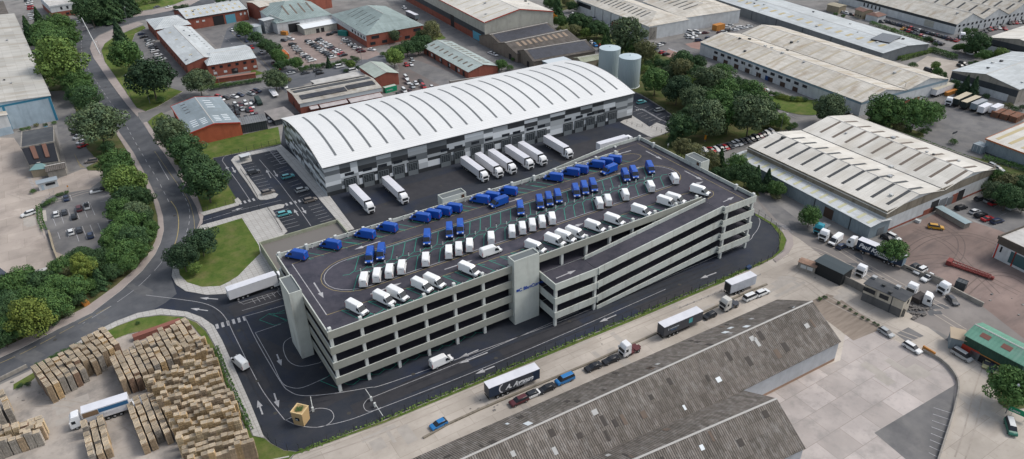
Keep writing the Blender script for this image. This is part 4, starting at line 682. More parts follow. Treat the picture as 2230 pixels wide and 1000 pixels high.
# --- north east
e1 = shed('arched_door_hall', 'great cream roofed hall with arched stone doorway', (1414, 58), (1256, -2), (1490, 39), 7.6, 3.4, CREAM, WWHT, hip=(12, 0), rl=[(0, 1, 15, .2, .96, 1.0, .35, .85, LDRK)], ops=[('panel_joint', 2, 6, .15, .72, .5, 0, 7, WGRY), ('window', 2, 1, .89, .89, 16, 4.2, 6.6, GLASS), ('arched_door', 3, 1, .9, .9, 3.2, 0, 4.6, DOORK), ('stone_surround', 3, 1, .9, .9, 5.4, 0, 6.8, WCON)])
shed('cream_hall', 'cream roofed hall joined to the hall with the arched doorway', (1490, 39), (1400, 3), (1600, 17), 7.8, 3.6, CREAM, WWHT, hip=(10, 0), rl=[(0, 1, 7, .25, .95, 1.0, .35, .85, LDRK), (0, 0, 7, .25, .9, 1.0, .35, .85, LBRN)])
shed('grey_long_warehouse', 'very long dark walled warehouse with pale grey low roof and tan rooflights', (1923, 116), (1560, -2), (1998, 88), 5.4, 1.4, LIGHT, WGRY, rl=[(0, 1, 17, .06, .95, 2.0, .35, .62, LTAN)], ops=[('downpipe', 2, 6, .1, .9, .4, 0, 5, WDRK)])
lg = shed("solar_array", "square black panel array set in the pale grey roof", (1937, 93), (1962, 80), (1904, 82), 7.0, .02, SOLAR, BLK, flat=True, cat="solar array")
shed('twin_ridge_warehouse', 'huge white walled warehouse with twin stained cream ridges and blue fascia', (1877, 223), (1526, 92), (2053, 168), 6.3, 3.0, CREAM, WWHT, bays=2, band=[(2, 5.2, 6.25, FBLU), (3, 5.2, 6.25, FBLU)], rl=[(0, 1, 12, .05, .97, 1.2, .1, .9, plain('stain_strip', (.40, .355, .275), .9)), (0, 0, 10, .08, .94, 1.0, .1, .9, plain('stain_strip', (.40, .355, .275), .9)), (1, 1, 12, .05, .97, 1.2, .1, .9, plain('stain_strip', (.40, .355, .275), .9)), (1, 0, 10, .08, .94, 1.0, .1, .9, plain('stain_strip', (.40, .355, .275), .9))],
     ops=[('window', 2, 13, .30, .88, 2.6, 3.3, 4.6, GLASS), ('doorway', 2, 8, .35, .88, 3.0, 0, 2.1, mat('recess_brown', (.07, .045, .035), .8, big=0)), ('pillar', 2, 3, .58, .68, .9, 0, 4.8, PWHT), ('blue_door', 2, 1, .52, .52, 3, 0, 2.2, DOORB), ('loading_door', 3, 1, .63, .63, 4.5, 0, 4.4, DOORB), ('brick_base', 3, 1, .45, .45, 16, 0, 1.3, BRICK)])
bg_ = shed('dark_rooflight_warehouse', 'large pale roofed warehouse with dark slanted rooflights and stained concrete edge', (1932, 465), (1628, 322), (2167, 368), 7.2, 2.6, PALE, WWHT, bays=2, band=[(3, 5.2, 8.2, FDRT), (3, 0, .7, BRICK), (2, 5.6, 7.9, FDRT)],
     rl=[(0, 1, 10, .03, .90, 1.0, .22, .97, LBRN), (0, 0, 9, .06, .88, 1.1, .42, .95, LBRN), (1, 1, 10, .05, .92, 1.05, .25, .98, LDRK), (1, 0, 10, .06, .88, 1.1, .48, .97, LDRK)],
     ops=[('loading_door', 3, 1, .30, .30, 3.4, 0, 4, DOORK), ('loading_door', 3, 1, .55, .55, 4, 0, 4.2, DOORK), ('roller_door', 3, 1, .40, .40, 3, 0, 3, WGRY), ('roller_door', 3, 1, .47, .47, 4, 0, 3.6, WGRY), ('brick_base', 3, 1, .36, .36, 3, 0, 3.6, BRICK), ('brick_base', 3, 1, .6, .6, 5, 0, 2, BRICK)])
shed('grey_lean_to', 'grey sheet lean-to with yellow rooflight strips along the big pale warehouse', (1896, 494), (1600, 338), (1928, 472), 4.6, .6, roofm('roof_leanto', (.54, .57, .58), (.50, .52, .53), .15, (.4, .4, .38), .4), WBLG, rl=[(0, 1, 16, .03, .97, 1.0, .15, .95, LYEL)], ops=[('doorway', 2, 1, .26, .26, 3.5, 0, 3.5, mat('recess_brown', (.07, .045, .035), .8, big=0)), ('door', 3, 1, .4, .4, 3, 0, 2.8, WGRY), ('downpipe', 2, 3, .12, .6, .35, 0, 4.4, WDRK)])
for a, b, lb in (((1855, 250), (2167, 362), 'long pale concrete boundary wall behind the dark rooflight warehouse'), ((1640, 325), (1857, 247), 'pale concrete wall beside the lane with parked cars')):
    A = G(*a, 4); B = G(*b, 4); d = (B-A).normalized(); n = Vector((-d.y, d.x, 0))*.15; z = Vector((0, 0, 4.0)); wl = M().hexa([A-n-z, B-n-z, B+n-z, A+n-z], [A-n, B-n, B+n, A+n]); tag(obj('boundary_wall', wl, WCON), lb, 'wall')
shed('orange_trim_unit', 'grey sheet unit with orange trim and pale roof at the right edge', (2149, 303), (2290, 356), (2262, 236), 5.4, 2.2, PALE, WBLG, verge=plain('trim_orange', (.38, .13, .05), .6), rl=[(0, 0, 5, .1, .9, 1.4, .1, .95, LTAN)], band=[(0, 0, .5, WDRK)])
shed('chevron_warehouse', 'grey roofed warehouse with dark chevron panels on concrete gable', (2220, 195), (2350, 148), (2078, 153), 6.6, 2.6, LIGHT, WCON, band=[(3, 3.0, 6.0, WDRK)], rl=[(0, 1, 5, .1, .8, .8, .15, .85, LWHT)], ops=[('white_panel', 3, 1, .55, .55, 26, 0, 3.2, WWHT)])
shed('far_chevron_warehouse', 'distant warehouse with pale ribbed roof and dark chevron gable', (2285, 112), (2400, 70), (2158, 80), 7.0, 2.6, PALE, WCON, band=[(3, 4.0, 6.6, WDRK), (3, 0, 3.4, WWHT)], ops=[('window', 3, 1, .6, .6, 26, 3.3, 4, GLASS)])
shed('sawtooth_hangar', 'distant row of white gabled hangars with dark blue fascia', (2084, 53), (1830, -14), (2250, 0), 5.8, 4.6, CREAM, WWHT, bays=4, band=[(2, 4.2, 5.75, WDRK)], rl=[(0, 1, 10, .04, .94, 1.2, .3, .85, LDRK), (0, 0, 8, .06, .9, 1.2, .3, .85, LDRK), (1, 1, 7, .05, .6, 1.2, .3, .85, LDRK), (2, 1, 7, .05, .6, 1.2, .3, .85, LDRK)], ops=[('window', 3, 24, .03, .97, 1.6, 3.9, 5.2, GLASS), ('window', 3, 16, .04, .96, .9, .9, 3, GLASS), ('window', 2, 5, .62, .76, 1, 2, 4, GLASS), ('panel', 2, 1, .2, .2, 6, .5, 4, WCRM)])
shed('beige_house', 'small beige building with red-brown roof beside the distant hangar', (1863, 20), (1880, 26), (1868, 12), 4.5, 1.0, plain('roof_redbrown', (.17, .10, .08), .9), WTAN, ops=[('window', 0, 3, .2, .8, .8, 1, 2, GLASS)])
shed('beige_cabin', 'beige flat building left of the red-brown roofed one', (1802, 10), (1828, 16), (1808, 4), 4, .5, plain('roof_grey2', (.3, .27, .2), .9), WTAN)
shed('tiled_porch', 'small white building with brown tiled roof against the hangar wall', (1912, 37), (1930, 32), (1898, 28), 3.5, 1.2, plain('roof_redbrown', (.17, .10, .08), .9), WWHT, hip=(2, 2))
shed('low_brown_office', 'low brown brick office at the top edge between halls', (1880, -6), (1940, 6), (1900, -14), 5, .5, CREAM, BRICK)
shed('dirty_parapet_unit', 'white unit with dark grimy parapet and flat white roof at right edge', (2176, 518), (2290, 572), (2262, 470), 6.6, 0, FLATL, WWHT, flat=True, parapet=(.7, wallm('parapet_grimy', (.11, .095, .08), .9)), band=[(0, 4.8, 6.5, wallm('parapet_grimy', (.11, .095, .08), .9))], ops=[('window', 0, 1, .11, .11, .5, 2.6, 4.4, GLASS), ('red_frame', 0, 2, .03, .38, .4, 0, 4.8, FRED), ('glazed_bay', 0, 1, .6, .6, 9, .8, 4.4, mat('glass_green', (.05, .10, .11), .3, big=0))])
shed('low_block_wall', 'long low concrete block store with pale teal roof in the brown yard', (2040, 452), (2102, 487), (2046, 446), 1.9, .1, plain('roof_pale_teal', (.24, .31, .33), .7), WCON)
# --- south east
gs = shed('green_roof_garage', 'green metal clad garage with faded green roof and orange shutters', (2104, 730), (2230, 796), (2137, 703), 5.0, 1.3, roofm('roof_green', (.12, .27, .20), (.15, .31, .24), .3, (.22, .33, .28), .6), wallm('wall_green', (.025, .07, .05), .6, rib=(0, .8, .04)), rl=[(0, 0, 2, .25, .62, 2.2, .35, .7, plain('patch_red', (.17, .08, .065), .9))], band=[(0, 0, 2.2, ORNG)], ops=[('garage_bay', 0, 3, .42, .66, 2.6, 0, 2.0, DOORK), ('red_panel', 0, 1, .14, .14, 4.5, .8, 2.4, FRED), ('grey_gate', 0, 1, .27, .27, 3, 0, 2, WGRY)])
shed('beige_flat_lodge', 'small beige flat roofed lodge against the green garage', (2073, 735), (2102, 742), (2090, 718), 3.4, .1, plain('roof_beige', (.38, .31, .23), .9), WBLG)
sc = shed('site_cabin_block', 'two storey cream cabin block with dark flat roof beside concrete fence', (1884, 618), (1970, 656), (1902, 603), 5.3, .25, FLATD, wallm('render_cream', (.48, .44, .37), .9, a=.9), band=[(0, 0, 2.5, wallm('cladding_grimy', (.12, .12, .12), .9, a=.8))], ops=[('window', 0, 2, .18, .52, 2.4, 3.2, 4.5, GLASS), ('window', 1, 1, .6, .6, .8, 3.2, 4.3, GLASS), ('window', 0, 1, .05, .05, 1.2, 3.2, 4.4, GLASS), ('downpipe', 0, 1, .72, .72, .2, 0, 5, WDRK)])
shed('black_flat_shed', 'black sheet shed with dark flat roof behind the concrete fence', (1777, 569), (1836, 597), (1800, 556), 4.0, .15, plain('roof_slate_blue', (.045, .06, .068), .8), plain('wall_black', (.018, .02, .022), .7))
shed('rusty_roof_lean_to', 'low store with rusty sheet roof and white painted sign panels', (1741, 570), (1776, 582), (1746, 562), 2.6, .2, mat('roof_rusty', (.22, .14, .10), .9, (.3, .2, .15), .6, 1), WCON, ops=[('sign_panel', 0, 2, .3, .7, 1.6, .9, 2.0, WINB)])
s1 = shed('corrugated_long_shed', 'huge old shed with patched grey corrugated roof beside the slab yard', (1828, 743), (700, 1302), (1702, 650), 6.1, 5.6, BROWNR, WCOR, band=[(2, 5.6, 6.0, mat('rust_edge', (.40, .20, .12), .8, big=.2)), (2, 0, .8, mat('rust_base', (.30, .20, .14), .9, big=.3))], over=.3)
s2 = shed('corrugated_long_shed', 'nearest old corrugated shed cut off by the bottom edge of the photo', (1750, 975), (700, 1468), (1600, 858), 5.6, 5.4, BROWNR, WCOR, over=.3)
for s_, k_, a0, b0, n_ in ((s1, 0, 6.1, 5.6, 70), (s2, 1, 5.6, 5.4, 26)):
    Ls, Ws = s_['L'], s_['W']; rr = random.Random(5+k_)
    for i in range(n_):
        x = rr.uniform(.02, .98)*Ls; f = rr.uniform(.08, .8); sd_ = rr.random() < .5; wd = rr.choice([.6, .9, 1.3]); ln_ = rr.choice([.10, .14, .2]); y = lambda g: g*Ws/2 if sd_ else Ws-g*Ws/2
        P_ = lambda g, dx, dz: (x+dx, y(g), a0+b0*g+.12+dz); a, b = (f, f+ln_) if sd_ else (f+ln_, f)
        obj('roof_patch', M().hexa([P_(a, 0, 0), P_(a, wd, 0), P_(b, wd, 0), P_(b, 0, 0)], [P_(a, 0, .07), P_(a, wd, .07), P_(b, wd, .07), P_(b, 0, .07)]), [LWHT, plain('patch_dark', (.06, .053, .048), .9), plain('patch_pale', (.38, .38, .37), .8), plain('patch_rust', (.13, .10, .08), .9)][rr.choice([0, 1, 1, 2, 3])], s_)

def vents(sh, n, seed, h0, rise, bays=1, m=None):
    r = random.Random(seed); L_, W_ = sh['L'], sh['W']
    for k in range(n):
        x, y = r.uniform(.05, .95)*L_, r.uniform(.08, .92)*W_; bw = W_/bays; f = (y % bw)/bw; z = h0+rise*(1-abs(2*f-1)); s = r.uniform(.25, .6)
        obj('roof_vent', M().box(x-s, y-s, z-.3, x+s, y+s, z+.15+s).box(x-s-.1, y-s-.1, z+.15+s, x+s+.1, y+s+.1, z+.25+s), m or r.choice([STEEL, LDRK, LHT]), sh)
LHT = plain('vent_pale', (.45, .46, .45), .6)
for o_ in [o for o in C.objects if o.parent is None and 'L' in o.keys()]:
    A_ = o_['L']*o_['W']; nm = o_.name.split('.')[0]
    hr = {'twin_ridge_warehouse': (6.3, 3.0, 2), 'dark_rooflight_warehouse': (7.2, 2.6, 2), 'grey_long_warehouse': (5.4, 1.4, 1), 'pale_blue_warehouse': (11.1, 1.6, 1), 'cream_red_trim_warehouse': (12.4, 4.2, 1), 'chevron_warehouse': (6.6, 2.6, 1), 'grey_hipped_hall': (6.9, 3, 1), 'brick_long_wing': (6.0, 2.2, 1), 'sawtooth_hangar': (5.8, 4.6, 4), 'dirty_parapet_unit': (6.7, 0, 1), 'site_cabin_block': (5.5, 0, 1), 'brick_workshop_wing': (6.6, 2.6, 1)}.get(nm)
    if hr: vents(o_, max(4, min(12, int(A_/350))), len(nm), hr[0], hr[1], hr[2])
# ================================================================ VEHICLES
PAINT = {}
def paint(k):
    c = {'w': ('white', (.62, .63, .63)), 'k': ('black', (.014, .015, .018)), 'g': ('dark grey', (.05, .055, .065)), 's': ('silver', (.33, .35, .36)), 'r': ('red', (.36, .02, .025)), 'd': ('dark red', (.085, .02, .025)), 'n': ('navy', (.022, .035, .075)), 'b': ('blue', (.02, .16, .40)), 't': ('teal', (.10, .34, .37)), 'y': ('yellow', (.50, .26, .02)), 'o': ('orange', (.45, .15, .03)), 'l': ('cream', (.42, .40, .22)), 'e': ('brown grey', (.16, .14, .125)), 'm': ('green', (.02, .13, .09))}[k]
    return c[0], plain('paint_'+c[0].replace(' ', '_'), c[1], .3, spec=.5)
def loft(prof, w, taper, mi=0):     # prof [(x,z)] outline, extruded across y with the top pulled in
    m = M(); zs = [p[1] for p in prof]; zl, zh = min(zs), max(zs); n = len(prof); hw = lambda z: w/2-taper*((z-zl)/(zh-zl))**1.5
    m.v = [(x, -hw(z), z) for x, z in prof]+[(x, hw(z), z) for x, z in prof]
    m.f = [tuple(range(n)), tuple(range(n, 2*n))[::-1]]+[(i, n+i, n+(i+1) % n, (i+1) % n) for i in range(n)]; m.m = [mi]*(n+2); return m
def bev(me, w=.06, seg=2):
    b = bmesh.new(); b.from_mesh(me); bmesh.ops.recalc_face_normals(b, faces=b.faces); bmesh.ops.bevel(b, geom=list(b.edges), offset=w, segments=seg, affect='EDGES', clamp_overlap=True); b.to_mesh(me); b.free()
    for p in me.polygons: p.use_smooth = p.area < .12
    return me
wh = M().cyl(0, 0, -.11, .11, .33, 14, axis='y').cyl(0, 0, -.12, .12, .19, 8, mi=1, axis='y').mesh('wheel', [TYRE, STEEL])
whb = M().cyl(0, 0, -.16, .16, .5, 14, axis='y').cyl(0, 0, -.17, .17, .27, 8, mi=1, axis='y').mesh('wheel', [TYRE, STEEL])
CAR = {}
for ty, (L_, H_, bodyp, cab, roof) in {
    'hatchback': (4.1, 1.48, [(-2.05, .28), (2.0, .28), (2.05, .6), (1.85, .78), (1.0, .92), (-1.95, .98), (-2.05, .75)], [(1.15, .88), (.35, 1.36), (-1.55, 1.4), (-2.0, .92)], (-1.45, .3)),
    'saloon': (4.6, 1.44, [(-2.3, .28), (2.25, .28), (2.3, .58), (2.1, .76), (1.05, .9), (-1.5, .95), (-2.25, .92), (-2.3, .6)], [(1.15, .86), (.3, 1.32), (-.95, 1.34), (-1.75, .92)], (-.9, .25)),
    'estate car': (4.7, 1.62, [(-2.35, .32), (2.3, .32), (2.35, .68), (2.1, .86), (1.1, 1.0), (-2.25, 1.06), (-2.35, .8)], [(1.2, .96), (.45, 1.52), (-2.0, 1.56), (-2.3, 1.0)], (-1.9, .4)),
    'people carrier': (5.0, 1.95, [(-2.5, .32), (2.45, .32), (2.5, .75), (2.2, 1.0), (1.6, 1.12), (-2.45, 1.16), (-2.5, .8)], [(1.75, 1.05), (1.0, 1.82), (-2.25, 1.88), (-2.46, 1.1)], (-2.15, .95))}.items():
    body = bev(loft(bodyp, 1.82, .08).mesh('car_body', None) if False else loft(bodyp, 1.82, .08).mesh('car_body', [WHT]), .07)
    glass = bev(loft(cab, 1.62, .2).mesh('windows', [GLASS]), .04)
    x0, x1 = roof; zt = cab[1][1]+.015; rp = bev(M().hexa([(x0, -.62, zt), (x1, -.62, zt-.03), (x1, .62, zt-.03), (x0, .62, zt)], [(x0+.05, -.56, zt+.07), (x1-.05, -.56, zt+.05), (x1-.05, .56, zt+.05), (x0+.05, .56, zt+.07)]).mesh('roof_panel', [WHT]), .03, 1)
    CAR[ty] = (body, glass, rp, L_)
def inst(name, me, m, parent, loc=(0, 0, 0), rz=0):
    o = bpy.data.objects.new(name, me); C.objects.link(o); o.parent = parent; o.location = loc; o.rotation_euler = (0, 0, rz)
    if m: o.material_slots[0].link = 'OBJECT'; o.material_slots[0].material = m
    return o
NC = [0]
def car(p, head, col, ty, label, group=None, roofc=None, wheels=True):
    cn, cm = paint(col); body, glass, rp, L_ = CAR[ty]; NC[0] += 1
    far = Vector((p[0], p[1])).length > 330
    t = thing('parked_car', label, 'car', (p[0], p[1], p[2] if len(p) > 2 else .03), head, group)
    inst('body', body, cm, t); inst('windows', glass, None, t); inst('roof_panel', rp, paint(roofc)[1] if roofc else cm, t)
    if wheels and not far:
        for x in (L_*.31, -L_*.30):
            for y in (-.82, .82): inst('wheel', wh, None, t, (x, y, .33))
    return t
def hdg(p, d): a = G(p[0], p[1]); b = G(p[0]+d[0], p[1]+d[1]); return math.atan2(b.y-a.y, b.x-a.x)
def row(place, anchor, pts, d, tr=None, group=None, ty=None):
    """place phrase; anchor: what the count starts from; pts (x,y,colour[,type]); d: nose direction in the photo"""
    if tr: pts = T(*tr, pts)
    tys = ['hatchback', 'saloon', 'hatchback', 'estate car']
    for i, p in enumerate(pts):
        k = p[3] if len(p) > 3 else (ty or tys[(i*7+len(place)) % 4]); k = {'v': 'people carrier', 'e': 'estate car', 's': 'saloon', 'h': 'hatchback'}.get(k, k)
        g = G(p[0], p[1], .7); cn = paint(p[2])[0]; one = len(pts) == 1
        car((g.x, g.y), hdg(p, d)+random.uniform(-.03, .03), p[2], k, ('%s %s %s' % (cn, k, place)) if one else ('%s %s, %s from %s %s' % (cn, k, nth(i+1), anchor, place)), None if one else (group or 'cars parked '+place))
def line_(a, b, cols): n = len(cols); return [(a[0]+(b[0]-a[0])*i/max(n-1, 1), a[1]+(b[1]-a[1])*i/max(n-1, 1), c) for i, c in enumerate(cols)]
TA, TB, TC, TE, TF, TG = (0, 0, .2), (300, 0, .2), (600, 0, .2), (1200, 0, .2), (1500, 0, .2), (1800, 0, .2)
Z2, Z3, Z5, Z6, Z7, Z6b = (340, 180, .22), (0, 380, .22), (1180, 110, .2), (1880, 300, .22), (1540, 200, .22), (1880, 460, .22)
row('in the yard by the tree belt', 'the far end', [(742, 452, 'g'), (760, 490, 'k', 'e'), (782, 535, 's', 'v'), (805, 585, 'w', 'h'), (815, 620, 'r', 'h')], (-9, 3.5), (0, 180, .22))
row('beside the lawn corner with yellow hatching', '', [(900, 775, 'e', 'e')], (-9, 1.5), (0, 180, .22))
row('on bare concrete outside the hedged car park', '', [(280, 387, 'w', 'e')], (-9, 3), Z3)
row('alone in the top bay of the hedged car park', '', [(655, 230, 'n', 's')], (-2, -8), Z3)
row('in the upper hedged row', 'the hedge', [(553, 387, 'w', 'h'), (635, 370, 'g', 'h'), (732, 412, 'k', 'h'), (780, 332, 'd', 'e')], (-2, -8), Z3)
row('in the lower hedged row', 'the hedge', [(700, 565, 'w', 'h'), (783, 544, 'g', 'h'), (893, 598, 'n', 'h')], (-2, -8), Z3)
row('half under the trees of the hedged car park', '', [(1148, 442, 'k', 's')], (-9, 2), Z3)
row('in the gap between the lower tree belt and the long low store', '', [(430, 70, 'w', 'h')], (8, -3), (0, 600, .22))
row('beside the long brick wing', 'the hipped block', [(40, 368, 'n'), (65, 400, 'k'), (112, 432, 'g'), (140, 450, 's'), (125, 482, 'w'), (160, 505, 'g'), (180, 528, 'k'), (185, 555, 'w', 'e'), (222, 600, 'w', 'e'), (235, 632, 'g'), (268, 643, 'w', 'e')], (9, -2), TB)
row('alone on the curved car park lane by the lawn', '', [(40, 628, 'w', 'h')], (3, 6), TB)
row('in the street beyond the brick L block', 'the workshop wing', [(1030, 327, 'w', 's'), (1095, 382, 'n'), (1183, 443, 'n'), (1243, 515, 'r', 'h'), (1350, 567, 'w', 'h'), (1478, 690, 'd'), (1530, 742, 'r', 'e')], (8, 8), TB)
row('on the bend by the top edge', '', [(335, 74, 'w', 's')], (-8, 2), TB)
row('parked on the verge at the top edge', '', [(205, 75, 'g', 's')], (-8, 2), TB)
row('in the first brick car park row', 'the canopy store', line_((185, 480), (262, 560), 'kssg')+line_((270, 568), (398, 655), 'ewgsw'), (9, -2), TC)
row('in the second brick car park row', 'the canopy store', line_((355, 443), (620, 620), 'kwkgkswgkgw'), (9, -2), TC)
row('in the third brick car park row', 'the canopy store', line_((465, 432), (738, 598), 'kswswgdwwrk'), (-9, 2), TC)
row('in the row beside the brick office front', 'the teal skip', line_((755, 430), (938, 556), 'wsgwkwdd'), (9, -1), TC)
row('close to the teal skip', 'the canopy store', [(590, 372, 'k'), (640, 350, 'g')], (8, -2), TC)
row('beside the brick office corner', '', [(1048, 537, 'w', 's')], (8, 1), TC)
row('in the street below the brick car park', 'the west end', [(165, 793, 's', 's'), (325, 790, 'g', 's'), (460, 765, 'k', 's'), (482, 793, 'k', 'h'), (700, 723, 'w', 'v'), (845, 769, 'w', 'v')], (9, -2), TC)
row('below the round street tree', '', [(102, 935, 'w', 's')], (5, 5), TC)
row('beside the small clipped bushes', 'the canopy store', [(165, 422, 'w'), (92, 438, 'g')], (8, 1), TC)
row('at the yard entrance beside the leafy tree', 'the west', [(1425, 704, 'r'), (1475, 698, 'w'), (1487, 650, 's')], (6, 6), TC)
row('in the street beside the cream warehouse', '', [(1405, 85, 'w', 'e')], (7, 4), TC)
row('by the brown gabled sheds', 'the street', [(850, 577, 'w', 's'), (885, 592, 'w', 's')], (8, 3), (900, 0, .2))
row('in the reddish yard behind the curved roof', 'the green container', [(884, 169, 'w', 'v'), (888, 179, 'w', 'v'), (898, 188, 's', 'e'), (906, 181, 'w', 'h'), (922, 188, 'r', 'v'), (880, 197, 'w', 'v'), (893, 198, 'd', 's'), (941, 190, 'w', 'h'), (868, 205, 'k', 's'), (916, 176, 'k', 's')], (6, 6))
row('in the back line of the scrap yard', 'the red shed', [(622, 138, 'r', 'e'), (643, 162, 'w', 'h'), (693, 148, 'k'), (775, 135, 'w', 's'), (833, 120, 'n', 'h'), (938, 107, 's'), (965, 92, 'd'), (1000, 80, 'n')], (8, 2), Z2)
row('in the middle of the scrap yard', 'the red shed', [(670, 208, 'd'), (720, 240, 'k', 'e'), (745, 275, 'g'), (785, 218, 'w', 'e'), (795, 250, 'k', 'e'), (832, 215, 'd'), (850, 258, 's'), (885, 200, 'w', 'e'), (945, 232, 'w', 'v'), (950, 190, 'g'), (905, 270, 'k'), (938, 268, 'r'), (805, 293, 'k')], (5, 7), Z2)
row('against the dark grey annex', 'the red shed', [(820, 355, 'k'), (892, 347, 'k'), (958, 322, 's'), (995, 320, 'd'), (1125, 372, 'w')], (4, 7), Z2)
row('at the street corner above the scrap yard', '', [(1275, 38, 'w', 's')], (5, 5), Z2)
row('in the wooded lane row', 'the yellow sign', [(832-1120*0, 0, 'w')][:0]+[(-24, 575, 'w'), (40, 572, 'r'), (92, 568, 'w'), (135, 558, 'g'), (180, 549, 'r'), (225, 533, 'g'), (265, 516, 'w'), (308, 506, 'w'), (350, 491, 'g'), (400, 478, 'g'), (440, 464, 'k'), (485, 451, 'k'), (527, 440, 'd'), (560, 426, 'k'), (597, 408, 'w'), (642, 395, 'w')], (8, 4.5), Z7)
row('in the front yard car park row', 'the pale warehouse', [(968, 688, 'k', 'e'), (1108, 728, 'w', 'h'), (1165, 762, 'k', 'e'), (1232, 797, 'r', 's'), (1325, 823, 'n', 'e')], (9, -2.5), Z6)
row('in the back yard car park row', 'the pale warehouse', [(1160, 598, 'g', 'e'), (1250, 618, 's', 'h'), (1300, 644, 'r', 's'), (1475, 690, 's', 'h')], (9, -2.5), Z6)
row('with a loaded roof rack in the brown yard', '', [(720, 882, 'y', 'e')], (9, 1), Z6)
row('beside the round tree by the pale warehouse corner', 'the warehouse', [(302, 982, 'w', 'e'), (240, 990, 'k', 'h')], (8, 4), Z6)
row('on the lane behind the concrete boundary wall', 'the cabin', [(1293, 282, 's', 'e'), (1338, 303, 's', 's')], (8, 4), Z6)
row('beside the lorry with dark blue trailer', '', [(1365, 378, 'n', 'h')], (8, -4), (1560, 460, .2))
row('parked beyond the long pale container', 'the container', [(375, 932, 'w', 'v'), (500, 884, 'w', 'e')], (9, -4), (1560, 460, .2))
row('against the low wall of the brown yard', 'the round tree', [(500, 548, 'k', 's'), (567, 586, 'w', 'e'), (637, 658, 'w', 'e')], (-8, 4), Z6b)
row('on the estate road beside the block wall', '', [(885, 882, 'g', 'h')], (4, 4), Z6b)
row('at the top corner of the slab yard', 'the black skip', [(1930, 723, 's', 'h'), (1987, 757, 'w', 'e')], (8, 5))
row('with grey sides parked before the green garage', '', [(850, 547, 's', 'v')], (8, 5), (1670, 500, .5))
row('under the orange front of the green garage', 'the grey gate', [(960, 582, 'l', 'h'), (985, 598, 'n', 'h'), (1012, 610, 'l', 'h')], (-2, 6), (1670, 500, .5))
row('on the concrete lane beside the fence, nearest the bottom edge', '', [(955, 923, 'b', 'h')], (-8, 4))
row('in the kerbside queue below the trailers', 'the bottom end', [(1130, 872, 'd', 'e'), (1190, 845, 'k', 's'), (1230, 826, 'b', 'v'), (1292, 798, 'k', 's'), (1330, 783, 'k', 's')], (-9, 4))
row('between the two tractor units on the lane', '', [(1545, 686, 'k', 'h')], (-9, 4))
row('on the street beside the arched hall', 'the wooded end', [(240, 152, 'w'), (280, 170, 'k'), (322, 187, 'w'), (382, 214, 'w'), (430, 236, 'w'), (465, 200, 's'), (542, 250, 'w'), (612, 277, 'w')], (8, 4), TE)
row('under the trees behind the silos', 'the brown sheds', [(445, 460, 'w'), (482, 490, 'b'), (540, 502, 'r'), (107, 342, 'w')], (6, 5), TE)
row('at the crossing beyond the wood', 'the silos', [(1132, 527, 'n'), (1190, 487, 'w'), (1215, 470, 'g'), (1210, 567, 'r'), (1255, 590, 'k')], (8, -2), TE)
row('in the car park below the cream hall', 'the arched door', [(1490, 387, 'w'), (1518, 405, 'w'), (1560, 387, 'w'), (1515, 350, 'w', 'v'), (1592, 352, 'w', 'v')], (8, 2), TE)
row('in the long line towards the grey warehouse', 'the arched door', [(15, 403, 'w'), (62, 388, 'w'), (180, 354, 'd'), (342, 354, 'd'), (380, 348, 's'), (425, 330, 'k'), (465, 321, 'w'), (512, 322, 'w'), (540, 301, 'w'), (575, 295, 'w'), (607, 300, 'w'), (660, 286, 'w')], (9, -1), TF)
row('near the orange skip by the cream hall', 'the skip', [(420, 292, 'w'), (452, 273, 's'), (215, 411, 'n'), (110, 437, 'n')], (9, -1), TF)
row('on the road along the twin ridge warehouse', 'the crossing', [(480, 850, 'w'), (835, 985, 'r'), (860, 990, 'w')], (8, 5), TF)
row('near the hedged sandy lot', 'the grey warehouse', [(1045, 560, 'k', 'v'), (1112, 768, 'k', 'v'), (1488, 690, 'k'), (1460, 716, 'k')], (8, 3), TG)
row('behind the hedge by the chevron warehouse', 'the road', [(1555, 578, 'w'), (1592, 580, 's'), (1645, 587, 'w'), (1690, 594, 's')], (8, 3), TG)
row('on the road before the far chevron warehouse', 'the junction', [(1720, 442, 'r'), (1580, 397, 's'), (1520, 415, 'k')], (8, -2), TG)
row('in the first hangar car park row', 'the tiled porch', line_((640, 225), (1300, 405), 'kgkkgnkdkrkgwkknkkdkkn'), (6, -3), TG)
row('in the second hangar car park row', 'the tiled porch', line_((835, 310), (1260, 478), 'ykrkgkrskkdgnk'), (6, -3), TG)
row('at the hangar corner by the white lorry', 'the hangar', line_((1330, 420), (1420, 440), 'ddr')+line_((1500, 400), (1640, 385), 'kgs'), (6, -3), TG)
row('in front of the second hangar gable', 'the white lorry', line_((1665, 375), (1770, 322), 'kkgk')+line_((1790, 318), (1880, 300), 'rdw'), (5, 4), TG)
row('in front of the far hangar gables', 'the second gable', [(1945, 312, 'r'), (1910, 280, 'k')]+line_((1990, 250), (2140, 240), 'kdrsk'), (5, 4), TG)
row('by the beige buildings at the top edge', 'the beige cabin', line_((60, 105), (600, 235), 'rkswkrdkwgg'), (8, 2), TG)
row('by the top corner store', 'the photo top', [(300, 8, 'g'), (325, 18, 'w'), (315, 43, 'w'), (330, 66, 'r'), (335, 94, 'r'), (372, 122, 's'), (340, 167, 'w', 'e'), (352, 202, 'w', 'h')], (8, -1), TA)
row('outside the brick and white office', 'the office door', [(765, 224, 'k'), (810, 267, 'g'), (855, 237, 'w')], (8, 1), TA)
row('beside the hangar of the yard with three trees', '', [(1065, 372, 'w', 's')], (8, 4), (1800, 150, .2))
